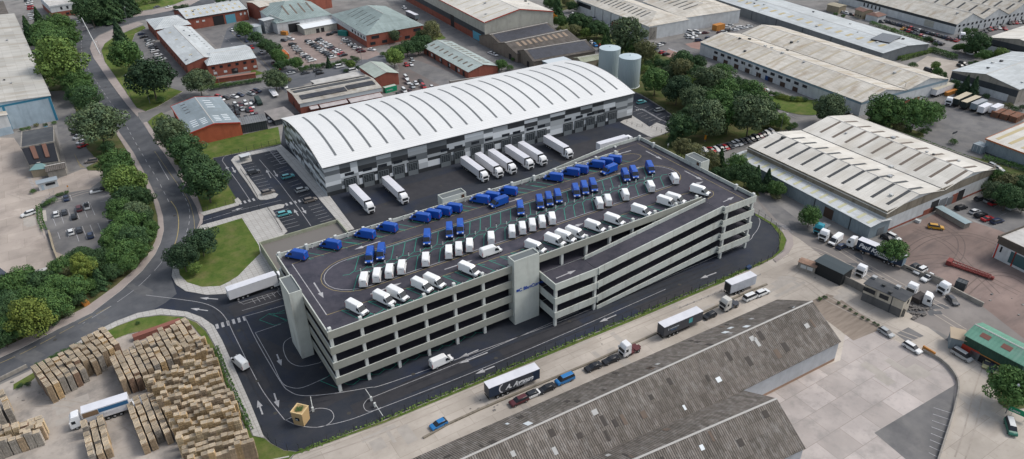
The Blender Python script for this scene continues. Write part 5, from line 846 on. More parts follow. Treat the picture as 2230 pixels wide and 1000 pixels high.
# site cars
for (x, y, c, lb) in ((627, 384, 't', 'teal estate car beside the warehouse, nearest the striped disabled bays'), (658, 413, 's', 'silver estate car midway along the warehouse side bays'), (676, 435, 'e', 'brown grey estate car by the zebra at the warehouse corner'), (619, 465, 't', 'teal estate car in the bays before the low annex'), (584, 418, 'e', 'brown grey estate car on the rounded paving nose'), (552, 374, 'g', 'dark grey estate car below the cycle shelter'), (1397, 222, 't', 'teal estate car in the east site car park'), (1436, 239, 's', 'silver estate car in the east site car park'), (1461, 257, 'g', 'dark grey estate car in the east site car park, last before the trees')):
    g = G(x, y, .7); car((g.x, g.y, .05), hdg((x, y), (9, -2.4) if x < 1000 else (9, -2)), c, 'estate car', lb, 'cars in the new site car parks')
# ---------------------------------------------------------------- panel vans
VW, VB = plain('van_white', (.74, .75, .75), .35, spec=.5, var=.06), plain('van_blue', (.006, .070, .36), .35, spec=.5, var=.1)
def van_proto(col, nm):
    t = thing('panel_van', 'x', 'van'); pm = VB if nm == 'blue' else VW
    prof = [(-3.0, .42), (2.75, .42), (2.95, .62), (2.92, 1.0), (2.1, 1.22), (1.35, 2.16), (.85, 2.52), (-2.7, 2.6), (-2.95, 2.45), (-3.0, 1.2)]
    obj('body', bev(loft(prof, 2.0, .17).mesh('van_body', [pm]), .09, 3), None, t)
    s = M(); n = Vector((.95, 0, .75)).normalized()*.03
    a, b = Vector((2.10, 0, 1.23)), Vector((1.34, 0, 2.18)); ob = [(a.x, -.90, a.z), (a.x, .90, a.z), (b.x, .80, b.z), (b.x, -.80, b.z)]; s.hexa([(x-n.x, y, z-n.z) for x, y, z in ob], [(x+n.x*2.2, y, z+n.z*2.2) for x, y, z in ob]); obj('windscreen', s, GLASS, t)
    for y in (-1, 1):
        obj('side_window', M().hexa([(.75, y*.955, 1.25), (1.85, y*.955, 1.25), (1.4, y*.885, 1.95), (.75, y*.885, 1.95)], [(.75, y*1.02, 1.25), (1.85, y*1.02, 1.25), (1.4, y*.95, 1.95), (.75, y*.95, 1.95)]), GLASS, t)
        obj('mirror', M().box(1.55, min(y*1.0, y*1.22), 1.25, 1.75, max(y*1.0, y*1.22), 1.6), BLK, t); obj('headlight', M().box(2.55, min(y*.5, y*.9), .85, 2.955, max(y*.5, y*.9), 1.08), plain('headlamp', (.6, .6, .62), .2), t)
        obj('tail_light', M().box(-3.03, min(y*.88, y*.98), .9, -2.9, max(y*.88, y*.98), 1.7), plain('tail_red', (.3, .01, .01), .4), t)
        for x in (1.95, -1.75): inst('wheel', wh, None, t, (x, y*.9, .35))
    obj('sill', M().box(-3.04, -1.0, .32, 2.6, 1.0, .5), BLK, t); obj('bumper', M().box(2.6, -.95, .32, 3.02, .95, .66), BLK, t); obj('grille', M().box(2.8, -.5, .8, 2.975, .5, 1.0), BLK, t)
    obj('rear_door', M().box(-3.025, -.86, .6, -2.96, -.02, 2.3).box(-3.025, .02, .6, -2.96, .86, 2.3), pm, t); obj('rear_step', M().box(-3.12, -.6, .34, -3.0, .6, .5), BLK, t); obj('vent', M().box(-3.045, -.3, 2.12, -3.02, .3, 2.2), BLK, t)
    return t
pb, pw = van_proto(0, 'blue'), van_proto(0, 'white')
def vrow(pr, xs, y0, sl, rz, label, group, z=17.0, x0=38.0):
    for i, x in enumerate(xs):
        c = dup(pr, (x, y0-sl*(x-x0), z+.01), R_(rz+random.uniform(-1, 1))); c['label'] = label % nth(i+1); c['group'] = group
vrow(pb, [36.5, 45.6, 55.3, 61.8, 71.8, 75.2, 78.5, 81.8, 91.0, 94.4, 100.5, 117.0, 123.4, 126.7, 133.2, 136.6, 139.9], 165.2, .008, 128, 'blue high-roof van, %s from the tall stair tower end of the rear parapet row', 'blue vans along the rear parapet')
vrow(pb, [52.1, 55.2, 68.4, 75.1, 78.4, 97.8, 104.4, 107.6, 110.8, 117.2, 120.4, 123.6, 136.0, 139.3, 145.8], 154.2, .013, -118, 'blue high-roof van, %s from the tall stair tower end of the deck middle row', 'blue vans in the middle of the deck')
vrow(pw, [47.1, 50.5, 53.8, 57.1, 63.7, 70.3, 73.2, 76.4, 82.9, 89.4, 92.7, 95.9, 99.1, 102.4, 118.7, 121.8, 128.2, 137.8, 147.3], 145.6, .018, 61, 'white high-roof van, %s from the tall stair tower end of the deck middle row', 'white vans in the middle of the deck')
vrow(pw, [41.0, 47.7, 51.2, 57.6, 60.9, 70.5, 90.1, 96.2, 99.6, 103.0, 109.4, 116.1, 125.6, 135.1, 138.4, 147.9], 135.0, .017, -68, 'white high-roof van, %s from the tall stair tower end of the front parapet row', 'white vans along the front parapet')
for pr, x, y, z, rz, lb in ((pb, 94.7, 160.2, 17, -176, 'blue high-roof van driving along the lane behind the middle row'), (pb, 134.4, 159.0, 17, -174, 'blue high-roof van driving on the lane near the deck far end'), (pw, 79.4, 139.0, 17, 0, 'white high-roof van driving along the front lane of the deck'),
        (pw, G(961, 785, 1.2).x, G(961, 785, 1.2).y, .04, 3, 'white high-roof van driving past the foot of the car park'), (pw, G(522, 787, 1.2).x, G(522, 787, 1.2).y, .04, 104, 'white high-roof van driving beside the slab path by the pallets'), (pw, G(1820, 522, 1.2).x, G(1820, 522, 1.2).y, .04, math.degrees(hdg((1820, 522), (-7, 5))), 'white long van parked beside the white lorry cab at the corner')):
    c = dup(pr, (x, y, z+.01), R_(rz)); c['label'] = lb
kill(pb); kill(pw)
# ---------------------------------------------------------------- lorries and trailers
LWHITE, TRW = plain('lorry_white', (.74, .75, .76), .4), mat('trailer_white', (.68, .68, .70), .5, (.64, .64, .66), .6, 1, big=.05)
TRR = mat('trailer_roof', (.62, .63, .67), .6, (.55, .56, .6), .4, 1, big=.05); NAVY = plain('trailer_navy', (.02, .035, .065), .45); SLATE = plain('trailer_slate', (.055, .06, .072), .45)
def cab(parent, x0, m=LWHITE, name='cab', bonnet=0):     # cab, front at x0, looking to +x
    o = obj(name, bev(loft([(x0-2.3, .9), (x0-.05, .55), (x0, 1.5), (x0-.12, 2.1), (x0-.3, 2.95), (x0-.75, 3.6), (x0-2.2, 3.8), (x0-2.3, 3.0)], 2.45, .07).mesh('cab', [m]), .07, 2), None, parent)
    obj('windscreen', M().hexa([(x0-.15, -1.02, 1.75), (x0-.15, 1.02, 1.75), (x0-.42, .98, 2.75), (x0-.42, -.98, 2.75)], [(x0+.0, -1.05, 1.75), (x0+.0, 1.05, 1.75), (x0-.27, 1.0, 2.75), (x0-.27, -1.0, 2.75)]), GLASS, parent)
    obj('grille', M().box(x0-.1, -.8, .7, x0+.05, .8, 1.35), BLK, parent)
    for y in (-1, 1):
        obj('side_window', M().box(x0-1.3, min(y*1.15, y*1.235), 1.85, x0-.5, max(y*1.15, y*1.235), 2.6), GLASS, parent); obj('mirror', M().box(x0-.3, min(y*1.25, y*1.5), 1.9, x0-.15, max(y*1.25, y*1.5), 2.6), m, parent); obj('headlight', M().box(x0-.1, min(y*.8, y*1.1), .75, x0+.04, max(y*.8, y*1.1), 1.0), plain('headlamp', (.6, .6, .62), .2), parent)
    return o
def wheels(t, xs, y=1.05, r=1):
    for x in xs:
        for s in (-1, 1): inst('wheel', whb, None, t, (x, s*y, .5))
def trailer(t, x0, x1, side=TRW, roof=TRR, rear=None, zb=1.2, zt=4.1, wx=None):
    obj('trailer_body', M().box(x0, -1.27, zb, x1, 1.27, zt), side, t); obj('trailer_roof', M().box(x0-.02, -1.3, zt, x1+.02, 1.3, zt+.06), roof, t)
    obj('chassis', M().box(x0+.2, -.5, .75, x1, .5, zb-.01).box(x0+4.8, -1.15, .55, x1-4.2, -1.1, 1.15).box(x0+4.8, 1.1, .55, x1-4.2, 1.15, 1.15), BLK, t); obj('rear_door', M().box(x0-.04, -1.2, zb+.05, x0, -.02, zt-.1).box(x0-.04, .02, zb+.05, x0, 1.2, zt-.1), rear or side, t); obj('rear_bumper', M().box(x0, -1.2, .5, x0+.12, 1.2, .75), BLK, t)
    wheels(t, wx or (x0+2.2, x0+3.5, x0+4.8))
def artic_proto():
    t = thing('articulated_lorry', 'x', 'lorry'); trailer(t, -13.9, -.55+.25); cab(t, 2.55); obj('tractor_chassis', M().box(-3.6, -.45, .6, 1.2, .45, 1.1).box(-1.6, -1.2, .45, .3, -.6, 1.1).box(-1.6, .6, .45, .3, 1.2, 1.1), LWHITE, t); obj('headboard', M().box(-.3, -1.2, 1.2, -.22, 1.2, 4.0), BLK, t); wheels(t, (1.35, -2.3)); return t
ap = artic_proto()
for i, (x, lb) in enumerate(zip((72.0, 84.2, 115.2, 121.2, 126.8, 134.2, 140.0, 151.6), ('nearest the paved corner of the warehouse', 'second from the paved warehouse corner, apart from the group', 'first of the close group of five', 'second of the close group of five', 'third of the close group of five', 'fourth of the close group of five', 'fifth of the close group of five', 'alone between the group of five and the empty docks'))):
    c = dup(ap, (x, 207.3-.033*(x-72), .04), R_(-90)); c['label'] = 'white articulated lorry at the docks, '+lb; c['group'] = 'white lorries backed onto the dock doors'
c = dup(ap, (177.5, 200.6, .04), R_(-1)); c['label'] = 'white articulated lorry passing behind the rear parapet'; c = dup(ap, (33.6, 181.7, .04), R_(2)); c['label'] = 'white articulated lorry going in beside the low annex'
kill(ap)
def at_px(a, b): A = G(*a, .0); B = G(*b, .0); return A, math.atan2((B-A).y, (B-A).x), (B-A).length
# trailer with grey-blue side (near)
def lone_trailer(name, label, a, b, side, roof, z=.02, ln=None, zt=4.1):   # a,b: base line of the visible long side, rear to front
    A, rz, L_ = at_px(a, b); L_ = ln or L_; t = thing(name, label, 'trailer', (A.x-1.27*math.sin(rz)*1, A.y+1.27*math.cos(rz), z), rz); trailer(t, 0, L_, side, roof, zt=zt); return t, L_
t, L_ = lone_trailer('curtain_trailer', 'dark trailer with white handwriting lettering, nearest the bottom edge', (1066, 876), (1161, 838), SLATE, TRR, ln=13.4)
obj('navy_panel', M().box(.02, -1.29, 1.25, 2.6, -1.27, 4.05), NAVY, t); obj('navy_panel', M().box(L_-1.9, -1.29, 1.25, L_-.02, -1.27, 4.05), NAVY, t); cm_ = M()
for k in range(9):
    a0, a1 = R_(115+k*14), R_(129+k*14); f = lambda a, r: (4.1+r*1.6*math.cos(a), 2.6+r*1.5*math.sin(a)); p = [f(a0, 1), f(a1, 1), f(a1, .8), f(a0, .8)]; cm_.poly([(x, -1.3, z_) for x, z_ in p])
obj('crescent', cm_, TRW, t)
text('A. Avenue', 1.7, (4.3, -1.3, 1.9), (R_(90), 0, 0), LWHITE, t, bold=.04, shear=.35); text('TRANSPORT', .55, (7.0, -1.3, 1.4), (R_(90), 0, 0), plain('logo_grey', (.35, .36, .38), .6), t)
t, L_ = lone_trailer('curtain_trailer', 'dark slate trailer with small pale lettering and a teal square', (1444, 742), (1522, 708), SLATE, TRR, ln=13.0)
obj('teal_square', M().box(8.3, -1.29, 2.1, 9.5, -1.27, 3.5), plain('logo_teal', (.08, .36, .38), .5), t); text('\u25AE commercial', .62, (1.2, -1.29, 2.75), (R_(90), 0, 0), plain('logo_pale', (.4, .45, .5), .6), t); text('transport', .5, (2.4, -1.29, 2.2), (R_(90), 0, 0), plain('logo_blue', (.08, .16, .30), .6), t)
t, L_ = lone_trailer('box_container', 'weathered pale box body with open dark end standing on the lane', (1589, 648), (1645, 626), mat('container_pale', (.44, .46, .50), .7, (.36, .38, .42), .6, 1, big=.2), TRR, ln=9.3)
obj('open_end', M().box(-.06, -1.1, 1.3, -.045, 1.1, 3.9), DOORK, t)
def tractor(label, px, d, m=LWHITE, dark=None, tail=True):
    g = G(*px); t = thing('tractor_unit', label, 'lorry', (g.x, g.y, .02), hdg(px, d)); cab(t, 2.9, m); obj('tractor_chassis', M().box(-3.0, -.45, .6, 1.2, .45, 1.0).box(-2.4, -1.2, .9, -.9, 1.2, 1.08).box(-.4, -1.2, .45, .6, 1.2, 1.0), dark or BLK, t); wheels(t, (1.7, -1.7)); return t
tractor('white tractor unit without trailer, below the dark slate trailer', (1372, 768), (-9, 4), LWHITE, plain('chassis_red', (.10, .03, .035), .7)); tractor('white tractor unit with grey bed beside the weathered box body', (1588, 670), (-9, 4), plain('lorry_cream', (.55, .54, .50), .4), SLATE)
tractor('white lorry cab parked between teal flatbed and white van', (1797, 520), (-7, 6)); tt = tractor('teal flatbed lorry parked against the grey lean-to', (1786, 506), (-7, 6), plain('lorry_teal', (.03, .26, .34), .4)); obj('flat_bed', M().box(-4.5, -1.2, 1.1, .4, 1.2, 1.3), WGRY, tt)
# big navy lorry
A, B = G(1963, 590), G(1855, 545); rz = math.atan2((B-A).y, (B-A).x); n = Vector((-math.sin(rz), math.cos(rz), 0))
t = thing('articulated_lorry', 'white cabbed lorry with long navy trailer and white handwriting lettering', 'lorry', tuple(A+(B-A).normalized()*14.3-n*1.3), rz)
t.location.z = .02; trailer(t, -13.9, -.3, NAVY, TRR, plain('trailer_rear', (.16, .22, .27), .5)); cab(t, 2.9); obj('tractor_chassis', M().box(-3.6, -.45, .6, 1.2, .45, 1.1).box(-1.4, -1.2, .45, .4, 1.2, 1.1), BLK, t); wheels(t, (1.7, .4, -2.6))
text('Paul Knowlton', 1.9, (-1.0, 1.3, 2.1), (R_(90), 0, R_(180)), LWHITE, t, bold=.03, shear=.3); text('of Tottenham', .7, (-6.0, 1.3, 1.45), (R_(90), 0, R_(180)), LWHITE, t)
cm_ = M()
for k in range(8):
    a0, a1 = R_(-60+k*16), R_(-44+k*16); f = lambda a, r: (-10.2-r*1.6*math.cos(a), 2.5+r*1.5*math.sin(a)); p = [f(a0, 1), f(a1, 1), f(a1, .84), f(a0, .84)]; cm_.poly([(x, 1.3, z_) for x, z_ in p])
obj('crescent', cm_, plain('logo_iceblue', (.3, .4, .5), .5), t)
# pallet yard lorry
A, B = G(300, 893), G(186, 930); rz = math.atan2((B-A).y, (B-A).x); n = Vector((math.sin(rz), -math.cos(rz), 0))
t = thing('articulated_lorry', 'white lorry with open curtain side loaded in the pallet yard', 'lorry', tuple(A+(B-A).normalized()*10.8+n*1.0), rz); t.location.z = .02
trailer(t, -9.7, -.3, TRW, TRR); cab(t, 2.6); obj('tractor_chassis', M().box(-3.6, -.45, .6, 1.2, .45, 1.1), BLK, t); wheels(t, (1.4, -2.3))
obj('load_band', M().box(-9.6, 1.28, 2.9, -3.6, 1.31, 3.9), plain('curtain_blue', (.03, .12, .25), .6), t); obj('load_band', M().box(-3.5, 1.28, 2.6, -.4, 1.31, 3.9), plain('curtain_brown', (.20, .13, .08), .8), t); text('transport', .8, (-4.4, 1.33, 2.2), (R_(90), 0, R_(180)), TRW, t)
obj('tail_bed', M().box(-12.8, -1.2, 1.0, -9.75, 1.2, 1.25).box(-12.8, -1.2, 1.25, -12.6, 1.2, 2.2).box(-12.6, -1.2, 1.25, -9.75, -1.1, 1.9), LWHITE, t)
# misc vehicles
tractor('white tractor unit beside covered trailers in the far yard', (2066, 228), (-5, 6)); tractor('white lorry before the sawtooth hangar corner', (2092, 84), (4, 5))
for nm, lb, a, b, sm_, rm_, ln_ in (('covered_trailer', 'black sided trailer with beige curved cover, nearer the white tractor unit', (2083, 235), (2118, 218), plain('trailer_black', (.02, .03, .03), .6), plain('cover_beige', (.45, .40, .30), .8), 12), ('covered_trailer', 'black sided trailer with beige curved cover, nearer the containers', (2100, 242), (2138, 226), plain('trailer_black', (.02, .03, .03), .6), plain('cover_beige', (.45, .40, .30), .8), 12),
        ('container', 'grey container with blue sheet over its end', (2122, 246), (2155, 232), WBLG, plain('cover_grey', (.28, .3, .32), .8), 9), ('container', 'whitish weathered container, nearer the blue sheet', (2138, 253), (2164, 241), TRW, TRR, 7), ('container', 'whitish weathered container beside the rusty bins', (2164, 254), (2186, 244), TRW, TRR, 6.5), ('box_trailer', 'white box trailer behind the orange loader by the twin ridge warehouse', (2036, 214), (2078, 198), TRW, plain('cover_beige2', (.40, .37, .30), .8), 15),
        ('curtain_trailer', 'grey trailer parked in the street beside the tall cream warehouse', (884, 37), (912, 50), plain('trailer_greyblue', (.14, .17, .19), .6), TRR, 13), ('bus', 'red bus stopped beside the arched hall', (1331, 60), (1352, 68), plain('bus_red', (.20, .02, .03), .5), plain('bus_roof', (.4, .3, .3), .6), 10)):
    lone_trailer(nm, lb, a, b, sm_, rm_, ln=ln_, zt=3.7)
def crate(name, label, px, sx, sy, sz, m, d, cat, m2=None, slope=.0):
    g = G(*px); t = thing(name, label, cat, (g.x, g.y, .02), hdg(px, d)); obj('body', M().hexa([(-sx/2, -sy/2, 0), (sx/2, -sy/2, 0), (sx/2, sy/2, 0), (-sx/2, sy/2, 0)], [(-sx/2-slope, -sy/2, sz), (sx/2+slope, -sy/2, sz), (sx/2+slope, sy/2, sz), (-sx/2-slope, sy/2, sz)]), m, t)
    obj('rim', M().box(-sx/2-slope-.05, -sy/2-.05, sz, sx/2+slope+.05, -sy/2+.1, sz+.12).box(-sx/2-slope-.05, sy/2-.1, sz, sx/2+slope+.05, sy/2+.05, sz+.12), m2 or m, t)
    for x in (-sx/3, 0, sx/3): obj('rib', M().box(x-.06, -sy/2-.06, .1, x+.06, -sy/2, sz), m2 or m, t)
    return t
GRNC = plain('container_green', (.01, .24, .12), .5); c1 = crate('shipping_container', 'green shipping container with white marks beside the red brick unit', (850, 199), 6.1, 2.4, 2.5, GRNC, (27, -7), 'container', plain('container_edge', (.03, .3, .16), .5)); obj('roof', M().box(-3.05, -1.2, 2.5, 3.05, 1.2, 2.55), plain('roof_dusty', (.4, .42, .38), .9), c1); text('K-TAINER', .7, (-2.4, -1.28, 1.0), (R_(90), 0, 0), WINB, c1)
crate('teal_skip', 'teal covered skip beside the brick office in the brick car park', (749, 77), 6, 3, 2.6, plain('skip_teal', (.02, .17, .15), .6), (8, 1), 'skip'); crate('orange_skip', 'orange container below the cream hall', (1564, 65), 7, 3.5, 3.2, ORNG, (8, -2), 'container')
RUST = mat('rust', (.22, .09, .05), .9, (.12, .08, .06), .8, 1)
for i, (x, y) in enumerate(((2172, 252), (2192, 257), (2212, 262))): crate('rusty_bin', 'rusty brown open waste container, %s from the whitish containers' % nth(i+1), (x, y), 7, 3, 2.4, RUST, (8, -4), 'container').__setitem__('group', 'rusty waste containers')
for i, (x, y) in enumerate(((96, 290), (103, 283))): crate('blue_bin', 'blue wheeled bin behind the black roofed building, %s one' % ('nearer', 'farther')[i], (x, y), 1.3, 1.2, 1.3, FTEAL, (8, -2), 'bin')
crate('orange_loader', 'orange loader arm lying beside the white tractor in the far yard', (2070, 205), 8, 1.6, 1.6, ORNG, (8, -3), 'machine')
t = thing('crane_jib', 'long red lattice crane jib lying in the brown yard', 'crane part', tuple(G(2112, 592)), hdg((2112, 592), (36, 13))); t.scale = (.66, 1, .7); CR = plain('jib_red', (.19, .045, .04), .85); m = M()
for y in (-.8, .8):
    for z in (.5, 1.7): m.tube((-8, y, z), (8, y*.4, z), .16)
for k in range(12):
    x = -8+k*1.33
    for y in (-.75, .75): m.tube((x, y, .5), (x+.66, y, 1.7), .08).tube((x+.66, y, 1.7), (x+1.33, y, .5), .08)
    m.tube((x, -.75, 1.7), (x, .75, 1.7), .08)
m.box(-8, -.6, .5, 7.5, .6, .8); obj('lattice', m, CR, t); obj('head', M().box(-9.5, -1.2, .2, -7.6, 1.2, 2.2), CR, t); obj('foot', M().box(8, -.4, .3, 9.2, .4, 1.4), CR, t)
for lb, px, d in (('small white lorry cab standing beside the dark flat roofed shed', (1873, 600), (-5, 4)), ('white lorry cab behind the cream cabin block', (1983, 640), (-5, 4)), ('damaged white lorry cab against the block wall', (2052, 638), (-5, 2)), ('white wrecked cab on the slab beside the cream cabin block', (2018, 662), (6, 2))):
    g = G(*px); t = thing('lorry_cab', lb, 'lorry cab', (g.x, g.y, -.4), hdg(px, d)); cab(t, 1.2)
g = G(2199, 935); t = car((g.x, g.y), hdg((2199, 935), (2.5, 8)), 'm', 'people carrier', 'green and white van like taxi below the green sign board', None, 'w')
g = G(1017-150+8, 416-0); g = G(224, 416); t = thing('breakdown_truck', 'black and white breakdown truck at the top of the hedged car park', 'lorry', (g.x, g.y, .03), hdg((224, 416), (-9, 2))); inst('body', CAR['hatchback'][0], paint('w')[1], t, (2.0, 0, 0)); inst('windows', CAR['hatchback'][1], None, t, (2.0, 0, 0)); obj('flat_bed', M().box(-3.8, -1.1, .8, .6, 1.1, 1.3), BLK, t); wheels(t, (-2.2,), .9)
g = G(190, 452); t = thing('pickup_truck', 'white pickup truck, largest vehicle in the hedged car park', 'pickup', (g.x, g.y, .03), hdg((190, 452), (-2, -8))); inst('body', CAR['people carrier'][0], paint('w')[1], t); obj('cab_top', bev(loft([(1.0, 1.05), (.5, 1.75), (-.7, 1.78), (-.9, 1.05)], 1.6, .15).mesh('cab_top', [GLASS]), .05), None, t); obj('bed', M().box(-2.4, -.75, 1.1, -1.0, .75, 1.25), BLK, t)
for x in (1.5, -1.5):
    for y in (-.85, .85): inst('wheel', wh, None, t, (x, y, .35))
g = G(1160, 862); t = thing('pickup_truck', 'small white pickup truck just ahead of the dark red estate', 'pickup', (g.x, g.y, .02), hdg((1160, 862), (9, -4))); inst('body', CAR['hatchback'][0], paint('w')[1], t); inst('windows', CAR['hatchback'][1], None, t, (.2, 0, 0)); obj('bed', M().box(-3.6, -.85, .6, -1.9, .85, 1.0), SLATE, t)
for x in (1.2, -2.6):
    for y in (-.82, .82): inst('wheel', wh, None, t, (x, y, .33))
g = G(597, 225); t = thing('dark_green_truck', 'dark green hooded truck in the scrap yard, largest there', 'lorry', (g.x, g.y, .03), hdg((563, 222), (6, 8))); t.location = tuple(G(564, 226)); obj('body', bev(loft([(-3.5, .5), (3.2, .5), (3.3, 1.4), (2.4, 1.6), (1.9, 2.5), (-3.5, 2.7)], 2.3, .2).mesh('hooded_body', [plain('paint_deep_green', (.025, .045, .04), .5)]), .08), None, t); wheels(t, (-2.2, 2.2))
t = thing('boat_hull', 'white boat hull on the ground between scrap yard and brick factory', 'boat', tuple(G(597, 207)), hdg((597, 207), (6, 8))); obj('hull', bev(loft([(-4.5, .5), (3.5, .5), (5, 1.3), (-4.5, 1.5)], 2.2, -.3).mesh('hull', [LWHITE]), .1), None, t); obj('deck', M().box(-4, -.8, 1.5, 3.5, .8, 1.6), TRR, t)
# ================================================================ TREES
LEAFC = {'m': (.048, .104, .036), 'd': (.034, .074, .034), 'l': (.078, .138, .040), 'y': (.105, .155, .038), 'o': (.090, .108, .055), 'g': (.058, .094, .054), 'c': (.025, .053, .030), 'a': (.30, .15, .02)}
BARK = plain('bark', (.10, .085, .07), .9)
def leafm(k):
    n = 'foliage_'+k; c = LEAFC[k]
    if n in MC: return MC[n]
    m = mat(n, c, .75, (c[0]*1.9, c[1]*1.55, c[2]*1.3), 3.2, 1, big=0, var=.16, spec=.15)
    b = m.node_tree.nodes['Principled BSDF']; b.inputs['Subsurface Weight'].default_value = 0; return m
def crown(seed, kind):
    r = np.random.RandomState(seed); V = []; F = []
    if kind in ('broad', 'tall', 'bush', 'loose'):
        nb = {'broad': 34, 'tall': 26, 'bush': 14, 'loose': 30}[kind]; hgt = {'broad': .80, 'tall': 1.5, 'bush': .62, 'loose': 1.0}[kind]; cs = []
        for i in range(nb):
            ph = i*2.39996+r.rand()*.6; cz = 1-1.75*(i+.5)/nb if kind != 'bush' else 1-1.2*(i+.5)/nb; rr = math.sqrt(max(0, 1-cz*cz)); k = .66+.16*r.randn()
            cs.append((np.array([rr*math.cos(ph)*k, rr*math.sin(ph)*k, cz*hgt*.72]), (.22+.22*r.rand())*(1 if kind != 'tall' else .85)))
        n = {'broad': 9000, 'tall': 7000, 'bush': 2200, 'loose': 6500}[kind]; cs.append((np.zeros(3), .62))
        for i in range(n):
            c, q = cs[r.randint(len(cs))] if r.rand() > .04 else cs[-1]; d = r.randn(3); d /= np.linalg.norm(d); d[2] = d[2]*.9+.12
            p = c+d*q*(.80+.22*r.rand())*np.array([1, 1, .85 if hgt < 1.2 else 1.15]); s = .029*(.6+r.rand()*.9); nn = d+.38*r.randn(3); nn /= np.linalg.norm(nn); a = np.cross(nn, r.randn(3)); a /= np.linalg.norm(a); b = np.cross(nn, a)
            k = len(V); V += [p-a*s-b*s*.7, p+a*s-b*s*.7, p+a*s*.8+b*s, p-a*s*.8+b*s]; F.append((k, k+1, k+2, k+3))
    else:   # conifer, tiers
        for i in range(5500):
            h = r.rand()**1.35; rad = (1-h)*.52+.03; th = r.rand()*6.283; lob = 1+.22*math.sin(th*5+h*23)+.12*math.sin(th*9-h*31); t = rad*lob*(.55+.5*r.rand()); p = np.array([t*math.cos(th), t*math.sin(th), -.85+h*1.9-.12*t]); s = .034*(.6+.8*r.rand())
            d = np.array([math.cos(th), math.sin(th), .5]); nn = d+.6*r.randn(3); nn /= np.linalg.norm(nn); a = np.cross(nn, r.randn(3)); a /= np.linalg.norm(a); b = np.cross(nn, a); k = len(V); V += [p-a*s-b*s, p+a*s-b*s, p+a*s+b*s, p-a*s+b*s]; F.append((k, k+1, k+2, k+3))
    me = bpy.data.meshes.new('crown_'+kind); me.from_pydata([tuple(v) for v in V], [], F); me.materials.append(BARK); me.update(); return me
CR_ = {'broad': [crown(s, 'broad') for s in (1, 2, 3, 4)], 'tall': [crown(s, 'tall') for s in (5, 6)], 'bush': [crown(s, 'bush') for s in (7, 8)], 'loose': [crown(s, 'loose') for s in (9, 10, 11)], 'conifer': [crown(s, 'conifer') for s in (12, 13)]}
def trunkm(seed):
    r = random.Random(seed); m = M().tube((0, 0, 0), (.02, .01, .55), .045, 7, .03)
    for k in range(6): a = k*1.05+r.random(); m.tube((.02, .01, .42+.02*k), (.38*math.cos(a), .38*math.sin(a), .85+.1*r.random()), .02, 5, .006)
    return m.mesh('trunk', BARK)
TR_ = [trunkm(1), trunkm(2)]
NAME = {'m': 'mid green', 'd': 'dark green', 'l': 'light green', 'y': 'yellow-green', 'o': 'olive', 'g': 'grey-green', 'c': 'blackish green', 'a': 'orange-leaved'}
def trees(place, anchor, lst, tr=None, group=None):
    """lst (x,y of crown centre, radius in photo px, colour, form)"""
    if tr: lst = [(tr[0]+tr[2]*a[0], tr[1]+tr[2]*a[1])+tuple(a[2:]) for a in lst]
    for i, e in enumerate(lst):
        x, y, rp, col = e[:4]; form = e[4] if len(e) > 4 else 'broad'
        g = G(x, y, 0); dist = math.hypot(g.length, CAMH); R = rp*dist/FOC*1.10
        ch = {'broad': 1.12, 'tall': 1.75, 'bush': .5, 'loose': 1.25, 'conifer': 1.25}[form]*R
        if form == 'conifer': R *= 1.5; ch = .95*R
        if form == 'tall': R *= .95
        g = G(x, y, ch); rz = random.uniform(0, 6.28); ad = NAME[col]; ftxt = {'broad': 'tree', 'tall': 'upright tree', 'bush': 'bush', 'loose': 'loose tree', 'conifer': 'conifer'}[form]
        nm = {'broad': 'broadleaf_tree', 'tall': 'upright_tree', 'bush': 'bush', 'loose': 'loose_tree', 'conifer': 'conifer'}[form]
        lb = ('%s %s %s' % (ad, ftxt, place)) if len(lst) == 1 else '%s %s, %s from %s %s' % (ad, ftxt, nth(i+1), anchor, place)
        t = thing(nm, lb, 'bush' if form == 'bush' else 'tree', (g.x, g.y, .05), rz, None if len(lst) == 1 else (group or 'greenery '+place))
        o = inst('crown', random.choice(CR_[form]), leafm(col), t, (0, 0, ch)); s = R; o.scale = (s*random.uniform(.93, 1.08), s*random.uniform(.93, 1.08), s*random.uniform(.92, 1.08))
        if form != 'bush': q = inst('trunk', random.choice(TR_), None, t); q.scale = (R*.9, R*.9, ch*1.05)
trees('in the upper road tree belt', 'the cream warehouse', [(62, 68, 14, 'd', 'conifer'), (84, 42, 12, 'd', 'conifer'), (100, 72, 24, 'm'), (128, 58, 23, 'm'), (112, 92, 26, 'm'), (146, 82, 20, 'm'), (138, 106, 18, 'm'), (128, 136, 36, 'l', 'loose'), (152, 158, 20, 'd'), (108, 160, 12, 'd', 'bush')])
trees('in the middle road tree belt', 'the yellow-green tree', [(166, 178, 22, 'm'), (180, 196, 20, 'm'), (188, 216, 22, 'd', 'loose'), (162, 204, 16, 'd'), (160, 186, 12, 'd', 'bush'), (213, 268, 38, 'g'), (233, 320, 12, 'd'), (217, 344, 6, 'm', 'bush'), (250, 356, 26, 'm'), (270, 396, 32, 'l'), (256, 376, 24, 'm'), (210, 362, 5, 'm', 'bush')])
trees('beside the hedged car park', 'the concrete lane', [(296, 414, 18, 'd'), (280, 428, 22, 'd'), (308, 432, 20, 'd'), (262, 458, 24, 'm'), (296, 462, 24, 'g'), (278, 486, 24, 'm'), (314, 478, 18, 'd'), (328, 496, 15, 'm'), (256, 510, 22, 'm'), (290, 520, 26, 'd'), (316, 516, 18, 'm'), (268, 548, 24, 'm'), (298, 548, 20, 'm'), (238, 528, 18, 'm')])
